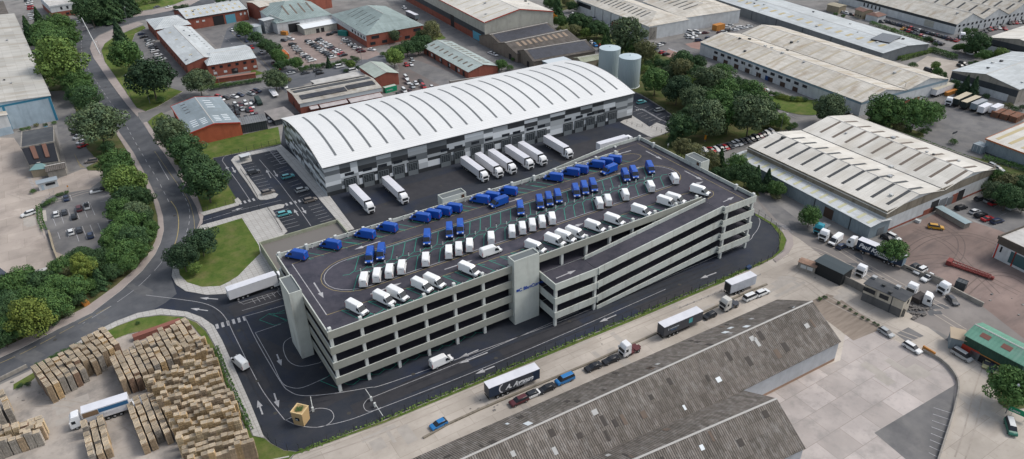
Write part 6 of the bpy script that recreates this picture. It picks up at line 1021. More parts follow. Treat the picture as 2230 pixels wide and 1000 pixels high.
trees('in the lower road tree belt', 'the hedged car park', [(246, 565, 20, 'm'), (275, 572, 18, 'm'), (215, 566, 22, 'd'), (240, 592, 18, 'd'), (265, 594, 12, 'o', 'bush'), (180, 556, 20, 'd'), (160, 566, 16, 'd'), (178, 586, 22, 'y', 'tall'), (200, 580, 14, 'l', 'tall'), (236, 560, 12, 'd', 'conifer'), (214, 604, 16, 'd', 'conifer'), (130, 586, 22, 'm'), (146, 600, 16, 'o', 'loose'), (160, 626, 24, 'm'), (126, 622, 24, 'm'), (196, 618, 14, 'm'), (205, 640, 9, 'd', 'bush'), (232, 624, 8, 'o', 'bush'), (84, 618, 24, 'd'), (100, 650, 24, 'm'), (112, 668, 27, 'm'), (148, 686, 10, 'g', 'bush'), (166, 650, 14, 'd'), (45, 612, 26, 'm'), (18, 628, 26, 'm'), (62, 652, 24, 'm'), (66, 692, 32, 'y', 'loose'), (25, 662, 26, 'd'), (0, 690, 26, 'd'), (26, 715, 24, 'm'), (4, 730, 22, 'd'), (120, 700, 12, 'd', 'bush'), (98, 716, 9, 'd', 'bush')])
trees('in the wood beyond the bend', 'the office', [(184, 14, 18, 'd'), (196, 26, 20, 'd', 'loose'), (210, 8, 20, 'c', 'conifer'), (190, 40, 12, 'd', 'bush'), (218, 22, 15, 'd', 'conifer'), (236, 14, 18, 'd', 'conifer'), (252, 12, 14, 'd', 'conifer'), (268, 8, 14, 'c', 'conifer'), (286, 6, 12, 'd', 'conifer'), (302, 10, 7, 'l', 'bush'), (316, 5, 8, 'l', 'bush'), (168, 8, 12, 'd'), (340, 0, 10, 'm', 'bush')])
trees('on the long lawn beside the road', 'the bend', [(258, 74, 15, 'c', 'conifer'), (272, 118, 27, 'm'), (327, 168, 36, 'c'), (350, 218, 10, 'm', 'bush'), (329, 212, 7, 'm', 'bush'), (304, 136, 8, 'l', 'bush')])
trees('before the brick office', '', [(432, 176, 24, 'g')])
trees('between road and new site', 'the red sided shed', [(371, 293, 32, 'g', 'loose'), (402, 322, 28, 'd'), (392, 352, 10, 'l', 'loose'), (432, 366, 32, 'd'), (447, 394, 38, 'd'), (415, 340, 20, 'd'), (345, 262, 6, 'm', 'bush')])
trees('on the entrance lawn island', 'the entry lane', [(436, 526, 28, 'c'), (396, 558, 30, 'c'), (421, 584, 13, 'l', 'loose')])
trees('along the brick block street', 'the round tank', [(532, 64, 15, 'm'), (557, 82, 13, 'd'), (578, 98, 14, 'd'), (594, 106, 14, 'd'), (611, 127, 12, 'm'), (598, 172, 20, 'g'), (480, 2, 14, 'd', 'bush'), (400, 17, 9, 'd', 'bush'), (384, 19, 8, 'd', 'bush')])
trees('along the brick garden wall', 'the office corner', [(462+i*9.5, 192-i*1.6, 7, 'dmgdm'[i % 5], 'bush') for i in range(12)])
trees('around the brick car park', 'the west corner', [(604, 120, 14, 'm'), (608, 142, 10, 'd'), (621, 138, 9, 'm'), (645, 137, 13, 'm'), (656, 152, 8, 'd', 'bush'), (668, 149, 8, 'm', 'bush'), (680, 146, 8, 'd', 'bush'), (692, 146, 8, 'm', 'bush'), (704, 143, 7, 'd', 'bush'), (715, 136, 7, 'c', 'conifer'), (727, 142, 7, 'm', 'bush'), (738, 139, 8, 'd', 'bush'), (750, 134, 8, 'm', 'bush'), (763, 140, 10, 'l'), (776, 131, 8, 'd', 'bush'), (767, 126, 6, 'd', 'bush'), (780, 148, 6, 'd', 'bush'), (754, 155, 6, 'd', 'bush'), (606, 176, 15, 'm'), (628, 176, 8, 'o', 'bush')])
trees('below the brick office corner', 'the car park gate', [(834, 119, 7, 'm', 'bush'), (858, 124, 18, 'l'), (866, 112, 14, 'm'), (886, 104, 15, 'd'), (910, 102, 14, 'd'), (858, 78, 11, 'g', 'loose'), (904, 88, 10, 'd'), (924, 90, 14, 'd'), (940, 68, 19, 'o', 'loose'), (918, 78, 12, 'd')])
trees('before the brown sheds', 'the brick unit', [(1092, 140, 12, 'm'), (1110, 148, 9, 'm', 'bush'), (1118, 130, 6, 'm', 'bush'), (1082, 152, 8, 'd', 'bush')])
trees('in the strip by the arched hall', 'the warehouse', [(1200, 6, 14, 'd'), (1214, 18, 16, 'd', 'conifer'), (1203, 38, 9, 'a'), (1221, 46, 13, 'm'), (1246, 14, 10, 'd'), (1232, 4, 8, 'o'), (1258, 48, 20, 'd'), (1276, 52, 16, 'd'), (1252, 66, 13, 'o'), (1278, 72, 12, 'l'), (1300, 62, 18, 'd'), (1314, 66, 14, 'd'), (1316, 92, 11, 'm', 'conifer'), (1324, 82, 9, 'd', 'conifer'), (1302, 92, 6, 'm', 'bush'), (1364, 76, 32, 'g', 'loose'), (1348, 106, 11, 'm', 'tall'), (1372, 104, 13, 'm', 'tall'), (1390, 108, 12, 'm', 'tall'), (1406, 112, 20, 'o', 'loose')])
trees('in scrub behind the silos', 'the mossy store', [(1262+i*9, 137+(i % 3)*2, 9, 'gmdgm'[i % 5], 'bush') for i in range(6)]+[(1400, 128, 12, 'm', 'bush'), (1412, 140, 12, 'd', 'bush'), (1424, 128, 12, 'm', 'bush'), (1436, 138, 10, 'd'), (1404, 152, 12, 'l', 'bush'), (1420, 146, 10, 'm', 'bush'), (1454, 142, 12, 'd'), (1442, 152, 11, 'g', 'bush')])
trees('in the wood beyond the silos', 'the silos', [(1427, 175, 27, 'm'), (1475, 194, 28, 'c'), (1486, 131, 20, 'd'), (1518, 138, 18, 'd'), (1484, 154, 22, 'o', 'loose'), (1460, 160, 18, 'g'), (1515, 214, 26, 'g'), (1546, 178, 30, 'g', 'loose'), (1520, 168, 22, 'd', 'loose'), (1572, 160, 20, 'm', 'loose'), (1580, 196, 26, 'm'), (1604, 190, 22, 'd'), (1636, 202, 22, 'm', 'loose'), (1650, 216, 20, 'd'), (1670, 236, 20, 'd'), (1500, 182, 18, 'l'), (1535, 210, 22, 'd')])
trees('in the wood beside the parked row', 'the lamp post', [(1486, 276, 28, 'd'), (1542, 256, 38, 'g'), (1506, 246, 22, 'd'), (1562, 222, 28, 'm'), (1588, 250, 32, 'm'), (1614, 222, 26, 'd'), (1634, 248, 36, 'g', 'loose'), (1656, 226, 26, 'm'), (1570, 286, 14, 'd', 'bush'), (1686, 262, 15, 'm'), (1700, 262, 16, 'l'), (1728, 274, 10, 'm', 'bush'), (1718, 282, 8, 'd', 'bush'), (1674, 272, 12, 'd', 'bush')])
trees('between the deck and the lean-to', 'the lamp post', [(1462, 312, 14, 'd', 'bush'), (1486, 322, 18, 'o', 'loose'), (1510, 332, 18, 'o', 'loose'), (1470, 300, 12, 'd'), (1546, 350, 20, 'o', 'loose'), (1570, 344, 12, 'd', 'conifer'), (1606, 358, 20, 'm', 'loose'), (1590, 380, 18, 'd'), (1624, 380, 22, 'd', 'loose'), (1562, 376, 14, 'd'), (1648, 388, 15, 'd', 'conifer'), (1672, 392, 14, 'c', 'conifer'), (1634, 404, 12, 'd', 'bush'), (1662, 412, 14, 'd', 'bush'), (1692, 410, 17, 'm'), (1688, 428, 12, 'o', 'bush')])
trees('beside the white doors of the grey lean-to', '', [(1764, 471, 20, 'm')])
trees('behind the navy trailer', '', [(1947, 545, 25, 'm')])
trees('near the oval lawn', 'the road junction', [(1810, 234, 28, 'g'), (1796, 250, 14, 'd')])
trees('along the oval lawn edge', 'the wood', [(1677, 204, 8, 'm', 'bush'), (1690, 207, 9, 'm', 'bush'), (1703, 211, 8, 'y', 'bush'), (1714, 214, 8, 'y', 'bush'), (1726, 216, 8, 'm', 'bush'), (1739, 217, 8, 'y', 'bush'), (1752, 218, 7, 'd', 'bush')])
trees('beside the yard with covered trailers', 'the warehouse corner', [(1932, 242, 31, 'm'), (1916, 254, 20, 'd'), (1995, 248, 29, 'm'), (2033, 242, 19, 'm'), (1956, 274, 12, 'o', 'loose'), (1978, 282, 10, 'd', 'bush'), (2008, 288, 9, 'm', 'bush'), (2020, 284, 7, 'd', 'bush'), (2076, 309, 8, 'm', 'bush')])
trees('against the chevron gable', 'the corner', [(2080, 184, 9, 'd'), (2103, 187, 12, 'c', 'conifer'), (2122, 191, 12, 'c', 'conifer'), (2092, 198, 8, 'd', 'bush'), (2112, 200, 8, 'd', 'bush'), (2148, 211, 7, 'd', 'bush'), (2196, 232, 9, 'o', 'bush'), (2210, 238, 8, 'd', 'bush'), (2226, 236, 8, 'd', 'bush')])
trees('on the sandy lot', 'the hall corner', [(2038, 144, 8, 'l', 'loose'), (2042, 156, 8, 'm'), (2055, 168, 7, 'm', 'tall'), (1988, 143, 8, 'm', 'bush'), (2054, 182, 5, 'm', 'tall')])
trees('by the road before the far chevron warehouse', 'the hangar', [(2084, 104, 7, 'm'), (2096, 103, 7, 'm'), (2130, 94, 18, 'd'), (2118, 106, 10, 'd'), (2147, 121, 11, 'm'), (2180, 120, 13, 'l'), (2105, 112, 7, 'd', 'bush'), (2130, 122, 7, 'm', 'bush'), (2022, 87, 8, 'd', 'bush'), (2036, 98, 6, 'd', 'bush'), (2104, 70, 7, 'm', 'loose'), (2122, 68, 7, 'm', 'bush'), (1946, 65, 5, 'y', 'bush'), (1820, 32, 5, 'm', 'bush'), (1836, 36, 5, 'm', 'bush'), (2226, 130, 8, 'd'), (2114, 139, 5, 'm', 'bush'), (2125, 136, 5, 'm', 'bush')])
trees('around the yard car park', 'the pale warehouse', [(2168, 419, 20, 'g'), (2196, 428, 24, 'd'), (2172, 390, 15, 'm', 'loose'), (2194, 400, 18, 'o', 'loose'), (2222, 404, 20, 'd'), (2218, 432, 18, 'd'), (2180, 444, 10, 'd', 'bush'), (2230, 446, 14, 'd'), (2160, 402, 10, 'd', 'bush')])
trees('above the green sign board at the photo corner', '', [(2205, 842, 36, 'm')])
trees('around the hedged car park hedge', 'the gatehouse', [(72, 417, 6, 'm', 'bush'), (95, 448, 6, 'd', 'bush'), (104, 443, 8, 'm', 'bush'), (114, 438, 8, 'm', 'bush'), (126, 426, 5, 'm', 'bush'), (135, 423, 5, 'd', 'bush'), (145, 420, 5, 'm', 'bush'), (48, 283, 5, 'm', 'bush'), (62, 280, 5, 'm', 'bush'), (80, 273, 5, 'o', 'bush'), (100, 273, 5, 'd', 'bush'), (118, 268, 5, 'm', 'bush'), (104, 180, 7, 'l', 'bush')])
trees('at the grass edge of the pallet yard', 'the road end', [(84, 796, 7, 'm', 'bush'), (98, 790, 7, 'm', 'bush'), (112, 782, 8, 'm', 'bush'), (126, 775, 8, 'm', 'bush'), (140, 768, 8, 'm', 'bush'), (156, 762, 9, 'm', 'bush'), (172, 756, 9, 'm', 'bush'), (188, 750, 8, 'm', 'bush'), (44, 842, 6, 'd', 'bush'), (60, 838, 6, 'd', 'bush'), (300, 704, 5, 'm', 'bush')])
trees('in the scrub hedge of the old yard', 'the corrugated shed', [(1786, 652, 5, 'm', 'bush'), (1796, 648, 5, 'd', 'bush'), (1826, 660, 4, 'd', 'bush'), (1840, 668, 4, 'd', 'bush'), (1852, 675, 4, 'd', 'bush'), (1864, 684, 4, 'd', 'bush'), (1878, 692, 4, 'd', 'bush'), (1890, 697, 4, 'd', 'bush'), (1904, 704, 4, 'd', 'bush'), (1912, 708, 4, 'd', 'bush')])
# hedges: leaf walls
def hedge(px, h, w_, col, label, rnds=11, z=0, jit=.3, dens=55):
    r = np.random.RandomState(rnds); P = [G(*p) for p in px]; V = []; F = []; c0 = P[0].copy()
    for a, b in zip(P, P[1:]):
        L_ = (b-a).length; d = (b-a).normalized(); n = Vector((-d.y, d.x, 0))
        for _ in range(int(L_*dens*max(.5, w_*h*.5))):
            t = r.rand()*L_; u = r.choice([0, 1, 2]); o_ = (r.rand()-.5)*w_; zz = r.rand()*h
            if u == 0: zz = h
            else: o_ = w_/2*(1 if u == 1 else -1)
            p = a+d*t+n*(o_+r.randn()*jit*.3)+Vector((0, 0, max(.02, zz+r.randn()*jit*.4)))-c0; s = .12*(.6+r.rand()); x = Vector(r.randn(3)).normalized(); y = x.orthogonal().normalized()
            k = len(V); V += [tuple(p-x*s-y*s), tuple(p+x*s-y*s), tuple(p+x*s+y*s), tuple(p-x*s+y*s)]; F.append((k, k+1, k+2, k+3))
    me = bpy.data.meshes.new('hedge'); me.from_pydata(V, [], F); me.materials.append(leafm(col)); return tag(obj('hedge', me, None, None, (c0.x, c0.y, .1)), label, 'hedge')
hedge([(1958, 133), (1990, 124), (2028, 113)], 2.0, 2.2, 'l', 'clipped hedge along the sandy lot nearest the grey warehouse')
hedge([(2028, 113), (2052, 120), (2080, 130)], 2.2, 2.6, 'm', 'clipped hedge along the sandy lot beside the road')
hedge([(1895, 52), (1960, 76), (2018, 92)], 1.6, 1.8, 'm', 'long hedge between the hangar car park and the road')
hedge([(652, 986), (740, 952), (840, 914), (980, 856), (1120, 798)], .35, .8, 'l', 'weedy grass strip under the site fence, entrance half', dens=22); hedge([(1120, 798), (1260, 741), (1400, 683), (1540, 624), (1660, 573)], .35, .8, 'l', 'weedy grass strip under the site fence, ramp half', dens=22)
hedge([(470, 760), (492, 815), (520, 880), (548, 940)], .8, 1.0, 'm', 'scrubby growth between pallets and slab path')
hedge([(85, 450), (88, 480), (97, 503)], .8, 1.4, 'm', 'low green strip at the hedged car park corner')
hedge([(2140, 345), (2200, 362), (2260, 380)], 1.2, 2.5, 'm', 'rough green strip below the orange trimmed unit'); hedge([(1890, 262), (1960, 290), (2060, 328), (2140, 358)], .8, 1.0, 'm', 'weeds growing along the concrete boundary wall')
# ================================================================ PALLET YARD
PALM = [mat('pallet_wood_'+n, c, .9, tuple(v*.72 for v in c), 1.2, 1, big=.1, var=.28) for n, c in (('tan', (.50, .36, .20)), ('weathered', (.42, .32, .215)), ('grey', (.37, .335, .29)), ('brown', (.27, .18, .125)), ('yellow', (.52, .41, .26)))]
def stack_mesh(seed, n, w_, d_, crate_=False):
    r = random.Random(seed); m = M(); z = 0; 
    for k in range(n):
        j, j2 = r.uniform(-.05, .05), r.uniform(-.05, .05); h = .15 if not crate_ else .8; top = k == n-1
        m.box(-w_/2+j, -d_/2+j2, z, w_/2+j, d_/2+j2, z+.03)
        if crate_: m.box(-w_/2+j, -d_/2+j2, z+.1, w_/2+j, d_/2+j2, z+h-.12, r.choice([0, 0, 1]))
        else:
            for y in (-d_/2+.07, d_/2-.07):
                for x in (-w_/2+.08, 0, w_/2-.08): m.box(x-.08+j, y-.05+j2, z+.03, x+.08+j, y+.05+j2, z+h-.04)
            m.box(-w_/2+.14+j, -d_/2+.14+j2, z+.03, w_/2-.14+j, d_/2-.14+j2, z+h-.04, 2)  # solid black core paints in the shade of the pallet gaps
        if top:
            for q in range(5): a = -d_/2+j2+q*d_/5; m.box(-w_/2+j, a+.02, z+h-.04, w_/2+j, a+d_/5-.05, z+h, 1)
        else: m.box(-w_/2+j, -d_/2+j2, z+h-.04, w_/2+j, d_/2+j2, z+h)
        z += h
    return m
PTOP = mat('pallet_top_weathered', (.50, .405, .28), .9, (.38, .32, .245), 1.5, 1, big=.15, var=.32)
SM = {}
for k in range(6): SM['p', k] = stack_mesh(k, 30+k*2, 1.25, 1.05).mesh('pallet_stack', [PALM[0], PTOP, BLK])
for k in range(6): SM['c', k] = stack_mesh(20+k, 38+k, 1.30, 1.18).mesh('crate_stack', [PALM[0], PTOP, BLK])
fields = []
def field(quad, kind, nr, nc, hs, place, gap=None, cols='tan', jit=.12, skip=.04, seed=1, anc='the lane end'):
    """quad px corners a,b,c,d: rows run a->b, rows step towards d->c"""
    a, b, c_, d = [G(*p) for p in quad]; r = random.Random(seed); out = []
    for i in range(nr):
        f = (i+.5)/nr; A = a.lerp(d, f); B = b.lerp(c_, f); dr = (B-A); rz = math.atan2(dr.y, dr.x)
        off_ = r.uniform(-.04, .04)
        for k in range(nc):
            if r.random() < skip: continue
            p = A.lerp(B, (k+.5)/nc+off_)+Vector((r.uniform(-jit, jit), r.uniform(-jit, jit), 0)); out.append((p, rz+r.uniform(-.05, .05), kind, r.randrange(6), r.uniform(*hs), r.choice([0, 0, 1, 1, 2, 3, 4]) if cols == 'tan' else r.choice([0, 1, 1, 2, 3, 3, 4]), i, k, place, anc))
    fields.extend(out)
field([(336, 835), (440, 765), (556, 985), (450, 1035)], 'p', 0, 0, (1, 1), 'x')
W3 = lambda *p: None
def fieldw(ax, ay, ux, uy, nr, nc, rp, cp_, **k):      # world: rows along (ux,uy) unit, step to the left of it
    n = Vector((uy, -ux, 0)); u = Vector((ux, uy, 0)); A = Vector((ax, ay, 0)); r = random.Random(k.get('seed', 1)); hs = k['hs']; edge = k.get('edge')
    for i in range(nr):
        s0 = r.uniform(-.45, .45) if k.get('rag', 1) else 0; hrow = r.uniform(-.05, .05); rc = r.choice(k.get('cols', PC))
        for j in range(nc):
            if r.random() < k.get('skip', .03): continue
            p = A+n*(i*rp)+u*(j*cp_+s0+i*k.get('drift', 0))+Vector((r.uniform(-.05, .05), r.uniform(-.05, .05), 0))
            if edge and not edge(p): continue
            hh = r.uniform(*hs)+hrow; fields.append((p, math.atan2(uy, ux)+r.uniform(-.025, .025), k['kind'], r.randrange(6), hh, (rc if r.random() < .6 else r.choice(k.get('cols', PC))), i, j, k['place'], k['anc']))
def left_of(a, b):      # keep points on the left of the world line a->b
    return lambda p: (b.x-a.x)*(p.y-a.y)-(b.y-a.y)*(p.x-a.x) > 0
e1, e2 = G(449, 745), G(553, 985)
inside = lambda p: (e2.x-e1.x)*(p.y-e1.y)-(e2.y-e1.y)*(p.x-e1.x) < 0
PC = [0, 0, 1, 4]
fieldw(-4.6, 155.5, .985, -.17, 15, 12, 2.24, 1.29, kind='p', hs=(.95, 1.0), place='pallet field by slab path', anc='the lane', seed=4, edge=inside, drift=.62, skip=.02)
fieldw(3.4, 163.8, .985, -.17, 3, 7, 2.0, 1.29, kind='p', hs=(.7, .8), place='small pallet group by brick hut', anc='the crates', seed=14, edge=inside)
fieldw(-10.6, 167.5, .10, -.995, 13, 10, -1.52, 1.25, kind='c', hs=(.68, .78), place='crate block under grass bank', anc='the bank', seed=5, cols=[1, 1, 2, 3, 0, 1], drift=-.35, skip=.015)
fieldw(-26.6, 172.6, .25, -.968, 12, 8, -1.52, 1.27, kind='c', hs=(.72, .86), place='roadside crate block', anc='the road', seed=6, cols=[1, 3, 2, 1, 0], drift=-.35)
fieldw(-9.6, 149.6, .06, -.998, 7, 12, -1.55, 1.3, kind='c', hs=(.5, .62), place='crate block below white lorry', anc='the lorry', seed=7, cols=[1, 2, 1, 1, 0], skip=.06)
fieldw(-18.9, 148.5, .03, -.999, 3, 9, -1.55, 1.3, kind='c', hs=(.42, .5), place='small crate group at bottom edge', anc='the lorry', seed=8, cols=[1, 2, 0, 1])
fieldw(-36.0, 155.6, .99, -.06, 4, 7, 1.6, 1.5, kind='c', hs=(.62, .78), place='lower corner crate group', anc='photo edge', seed=9, cols=[1, 2, 0, 3, 4])
fieldw(-35.5, 168.0, .15, -.985, 2, 6, -1.8, 1.4, kind='c', hs=(.7, .8), place='upper corner crate group', anc='the road', seed=10, cols=[1, 0, 2])
vis = []
for f in fields:
    v = RC @ np.array([f[0].x, f[0].y, 3-CAMH]); x, y = 1115+FOC*v[0]/v[2], 500+FOC*v[1]/v[2]
    if -25 < x < 2250 and y < 1040: vis.append((np.linalg.norm(v), f))
vis.sort(key=lambda a: a[0]); cnt = {}
WN = ['tan', 'weathered', 'grey', 'brown', 'yellowish']
rest = {}
for n_, (d_, f) in enumerate(vis):
    p, rz, kind, k, hs, ci, i, j, place, anc = f
    if n_ < 290:
        o = bpy.data.objects.new('pallet_stack' if kind == 'p' else 'crate_stack', SM[kind, k]); C.objects.link(o); o.location = (p.x, p.y, .03); o.rotation_euler = (0, 0, rz); o.scale = (1, 1, hs)
        o.material_slots[0].link = 'OBJECT'; o.material_slots[0].material = PALM[ci]
        tag(o, '%s %s stack, %s from %s, %s row, %s' % (WN[ci], 'pallet' if kind == 'p' else 'crate', nth(j+1), anc, nth(i+1), place), 'stack', 'stacks in '+place)
    else: rest.setdefault(ci, []).append(f)
for ci, fl in rest.items():
    b = bmesh.new()
    for f in fl:
        me = SM[f[2], f[3]].copy(); me.transform(Matrix.Translation((f[0].x, f[0].y, .03)) @ Matrix.Rotation(f[1], 4, 'Z') @ Matrix.Diagonal((1, 1, f[4], 1))); b.from_mesh(me); bpy.data.meshes.remove(me)
    me = bpy.data.meshes.new('pallet_mass'); b.to_mesh(me); b.free(); me.materials.append(PALM[ci]); me.materials.append(PTOP); me.materials.append(BLK); tag(obj('pallet_mass', me, None), 'remaining packed crate stacks standing behind the nearer ones, %s wood' % WN[ci], 'stacks', None, 'stuff')
print('stacks', len(vis))
m = M(); A, B = G(292, 742), G(395, 705); d = (B-A).normalized(); n = Vector((-d.y, d.x, 0)); m.hexa([A-n*.8, B-n*.8, B+n*.8, A+n*.8], [p+Vector((0, 0, 1.5)) for p in (A-n*.8, B-n*.8, B+n*.8, A+n*.8)]); tag(obj('brick_wall', m, plain('wall_brick_red2', (.22, .09, .07), .9)), 'low red brick wall behind the crate block', 'wall')
shed('red_brick_hut', 'small red brick hut at the end of the low red wall', (382, 716), (403, 709), (378, 709), 3.2, .3, plain('hut_roof', (.25, .10, .085), .9), BRICK, px=True)
# ================================================================ FENCES, LAMPS, BARRIERS, STREET THINGS
FPM = plain('fence_post_dark', (.03, .033, .036), .6)
def fence(px, label, step=3.0, h=2.2, sm=False, rails=True, name='post_fence', m=FPM):
    pts = [Vector(p) for p in (smooth(P2(px), 4, False) if sm else P2(px))]; t = thing(name, label, 'fence', (pts[0].x, pts[0].y, 0)); o = pts[0]; post = M().box(-.05, -.05, 0, .05, .05, h).mesh('post', m); acc = 0; nxt = 0; r = M(); k = 0
    for a, b in zip(pts, pts[1:]):
        L_ = (b-a).length; d = (b-a).normalized()
        while nxt <= acc+L_ and k < 100: p = a+d*(nxt-acc)-o; q = obj('post', post, None, t, (p.x, p.y, 0)); nxt += step; k += 1
        acc += L_; a_, b_ = a-o, b-o
        if rails:
            for z in (.15, h*.5, h-.1): r.tube((a_.x, a_.y, z), (b_.x, b_.y, z), .018, 4)
    if rails: obj('rail', r, m, t)
    return t
fence([(572, 940), (580, 952), (600, 970), (625, 980), (655, 982), (840, 914), (1120, 797)], 'dark post fence along the lower site edge, gate half', sm=True); fence([(1120, 797), (1400, 682), (1640, 584), (1678, 564), (1694, 546), (1697, 515), (1682, 492), (1642, 464)], 'dark post fence round the ramp end of the site', sm=True)
fence([(434, 466), (462, 457), (500, 447), (511, 441), (511, 434)], 'short dark fence at the lawn corner by the entry lane'); fence([(445, 490), (500, 474), (560, 459), (583, 453)], 'dark post fence along the paved lawn edge'); fence([(583, 455), (600, 480), (616, 508)], 'dark railing down the paved square', 1.2, 1.3)
fence([(525, 372), (545, 402), (562, 432)], 'low railing beside the west car park', 1.2, 1.2); fence([(505, 340), (560, 325), (612, 312)], 'dark fence behind the west car park'); fence([(1365, 268), (1392, 280), (1410, 274), (1440, 290), (1450, 296)], 'thin railing on the east paved corner', 3, 1.6); fence([(1400, 216), (1440, 236), (1486, 262)], 'thin fence between the east car park and lawn', 4, 1.8)
fence([(118, 420), (95, 440), (85, 470), (88, 500), (98, 520)], 'grey hooped railing round the hedged car park corner', 2.5, 1.1, m=STEEL); fence([(1655, 600), (1560, 640), (1480, 672)], 'crash barrier along the concrete lane', 2.5, .7, m=STEEL); fence([(2092, 360), (2140, 372), (2190, 392)], 'grey palisade fence by the cabin', 2.5, 1.8, m=STEEL)
def wallrun(px, h, wd, m, label, name='wall', cat='wall', sm=False):
    pts = [Vector((*p, 0)) for p in (smooth(P2(px), 4, False) if sm else P2(px))]; mm = M()
    for a, b in zip(pts, pts[1:]):
        d = (b-a).normalized(); n = Vector((-d.y, d.x, 0))*wd/2; z = Vector((0, 0, h)); mm.hexa([a-n, b-n, b+n, a+n], [a-n+z, b-n+z, b+n+z, a+n+z])
    return tag(obj(name, mm, m), label, cat)
wallrun([(1738, 577), (1790, 598), (1850, 622), (1884, 640), (1920, 662), (1968, 690)], 2.3, .25, wallm('fence_concrete', (.20, .19, .175), .9, rib=(0, 2.5, .05), a=.8), 'weathered concrete panel fence before the black shed and cabin block', 'panel_fence', 'fence')
wallrun([(1965, 583), (2010, 603), (2050, 622), (2100, 648), (2140, 668)], 1.3, .4, WCON, 'broken low block wall along the brown yard', 'block_wall'); wallrun([(2008, 766), (2045, 785), (2072, 810), (2086, 840), (2080, 880), (2066, 930), (2040, 1010)], .9, .35, WCON, 'curved low wall round the slab yard', 'curved_wall', sm=True)
wallrun([(2008, 762), (2034, 778)], 1.4, .4, ORNG, 'orange barrier at the top of the curved low wall', 'barrier', 'barrier'); wallrun([(922, 955), (975, 925), (1040, 895), (1180, 835), (1300, 785), (1440, 722), (1560, 668), (1640, 632), (1670, 620)], .35, .5, FDRT, 'rough broken kerb between the two concrete lanes', 'lane_kerb', 'kerb')
wallrun([(630, 996), (560, 1010)], .3, .3, KERB, 'short kerb at the corner of the concrete lane', 'kerb_run', 'kerb'); wallrun([(60, 800), (-20, 840)], 1.0, .3, WCON, 'low wall between the road and crates', 'road_wall')
wallrun([(108, 508), (118, 545), (128, 570)], 1.2, .5, WTAN, 'low sandy wall between yard and hedged car park', 'yard_wall'); wallrun([(306, 148), (318, 166), (328, 174)], 1.0, .3, ORNG, 'short brown timber fence on the long lawn', 'timber_fence', 'fence')
LAMP = plain('lamp_post_grey', (.17, .18, .19), .5); LH = plain('lamp_head', (.5, .52, .54), .4)
def lamp(px, h, arm, label, globe=False):
    g = G(*px); t = thing('street_lamp', label, 'street lamp', (g.x, g.y, 0), random.uniform(0, 6)); obj('pole', M().tube((0, 0, 0), (0, 0, h), .11, 8, .06), LAMP, t)
    if globe: b = M().cyl(0, 0, h, h+.25, .2, 10, .38).cyl(0, 0, h+.25, h+.6, .38, 10, .15); obj('lamp_head', b, LH, t)
    else: obj('arm', M().tube((0, 0, h), (arm, 0, h+.35), .05, 6), LAMP, t); obj('lamp_head', M().box(arm-.1, -.16, h+.27, arm+.75, .16, h+.42), LH, t)
for px, h, a, lb in (((277, 207), 9, 1.6, 'lamp post on the long lawn near the dark tree'), ((288, 222), 8, 1.6, 'lamp post on the lawn corner nearest the side road'), ((327, 226), 10, 1.2, 'tall mast at the side road junction'), ((223, 126), 9, 1.4, 'lamp post at the upper end of the long lawn'), ((208, 38), 9, 1.2, 'lamp post on the verge before the conifers'), ((280, 54), 10, 1.2, 'lamp post at the outer bend, nearer the flower bed'), ((258, 50), 9, 1.2, 'lamp post at the outer bend, nearer the leaning mast'), ((1478, 312), 11, 1.2, 'tall lamp post at the far corner of the deck'), ((1699, 290), 8, 1.2, 'lamp post at the end of the parked row'), ((1834, 252), 8, 1.2, 'lamp post beside the boundary wall corner'), ((1962, 222), 9, 1.4, 'lamp post against the twin ridge warehouse'), ((2027, 114), 10, 1.2, 'lamp post at the hedge corner of the sandy lot'), ((480, 192), 8, 1.2, 'lamp post below the garden wall'), ((688, 168), 8, 1.2, 'lamp post in the street behind the old factory'), ((742, 128), 8, 1.2, 'lamp post at the brick car park hedge'), ((788, 136), 8, 1.2, 'lamp post at the brick car park gate'), ((1648, 57), 9, 1.2, 'lamp post before the long dark walled warehouse')): lamp(px, h, a, lb)
lamp((2190, 900), 8, 0, 'globe lamp on a white pole by the green sign board', True); lamp((2178, 872), 5, 0, 'small dark lamp beside the round corner tree', True)
A = G(218, 118); B = G(202, 38, 6.0); t = thing('leaning_mast', 'tall pale leaning mast beside the bend in the road', 'mast', tuple(A)); obj('pole', M().tube((0, 0, 0), (-3.2, 6, 19), .32, 8, .16), plain('mast_white', (.55, .56, .57), .5), t); obj('bracket', M().tube((-2.4, 4.6, 14.5), (-4.2, 4.6, 14.9), .12, 5).tube((-3.0, 5.6, 17.8), (-4.6, 5.6, 18.1), .12, 5), STEEL, t)
def sign(px, h, w_, hh, m, label, d=(8, -3), txt=None):
    g = G(*px); t = thing('sign_board', label, 'sign', (g.x, g.y, 0), hdg(px, d)); obj('post', M().tube((-w_*.3, 0, 0), (-w_*.3, 0, h), .05, 5).tube((w_*.3, 0, 0), (w_*.3, 0, h), .05, 5), STEEL, t); obj('panel', M().box(-w_/2, -.06, h-hh, w_/2, -.0, h), m, t)
    if txt: text(txt, hh*.6, (-w_*.42, -.08, h-hh*.75), (R_(90), 0, 0), WINB, t)
sign((2215, 912), 2.6, 4.2, 1.4, GRNC, 'green sign board below the round corner tree', (9, 4), 'Lease'); sign((1535, 310), 3.2, 1.2, 2.0, plain('sign_yellow', (.6, .25, .02), .6), 'small orange-yellow sign at the parked row end'); sign((2076, 300), 2.6, 3.2, .8, WDRK, 'dark sign board on posts beside the small round bush'); sign((1454, 325), 2.4, .8, .8, WINB, 'small white traffic sign just outside the deck wall'); sign((150, 415), 2.0, .5, .6, ORNG, 'small orange sign beside the gatehouse lane')
for px, txt, lb, h_, L_, mt, d in (((747+6, 70), None, '', 0, 0, None, None),): pass
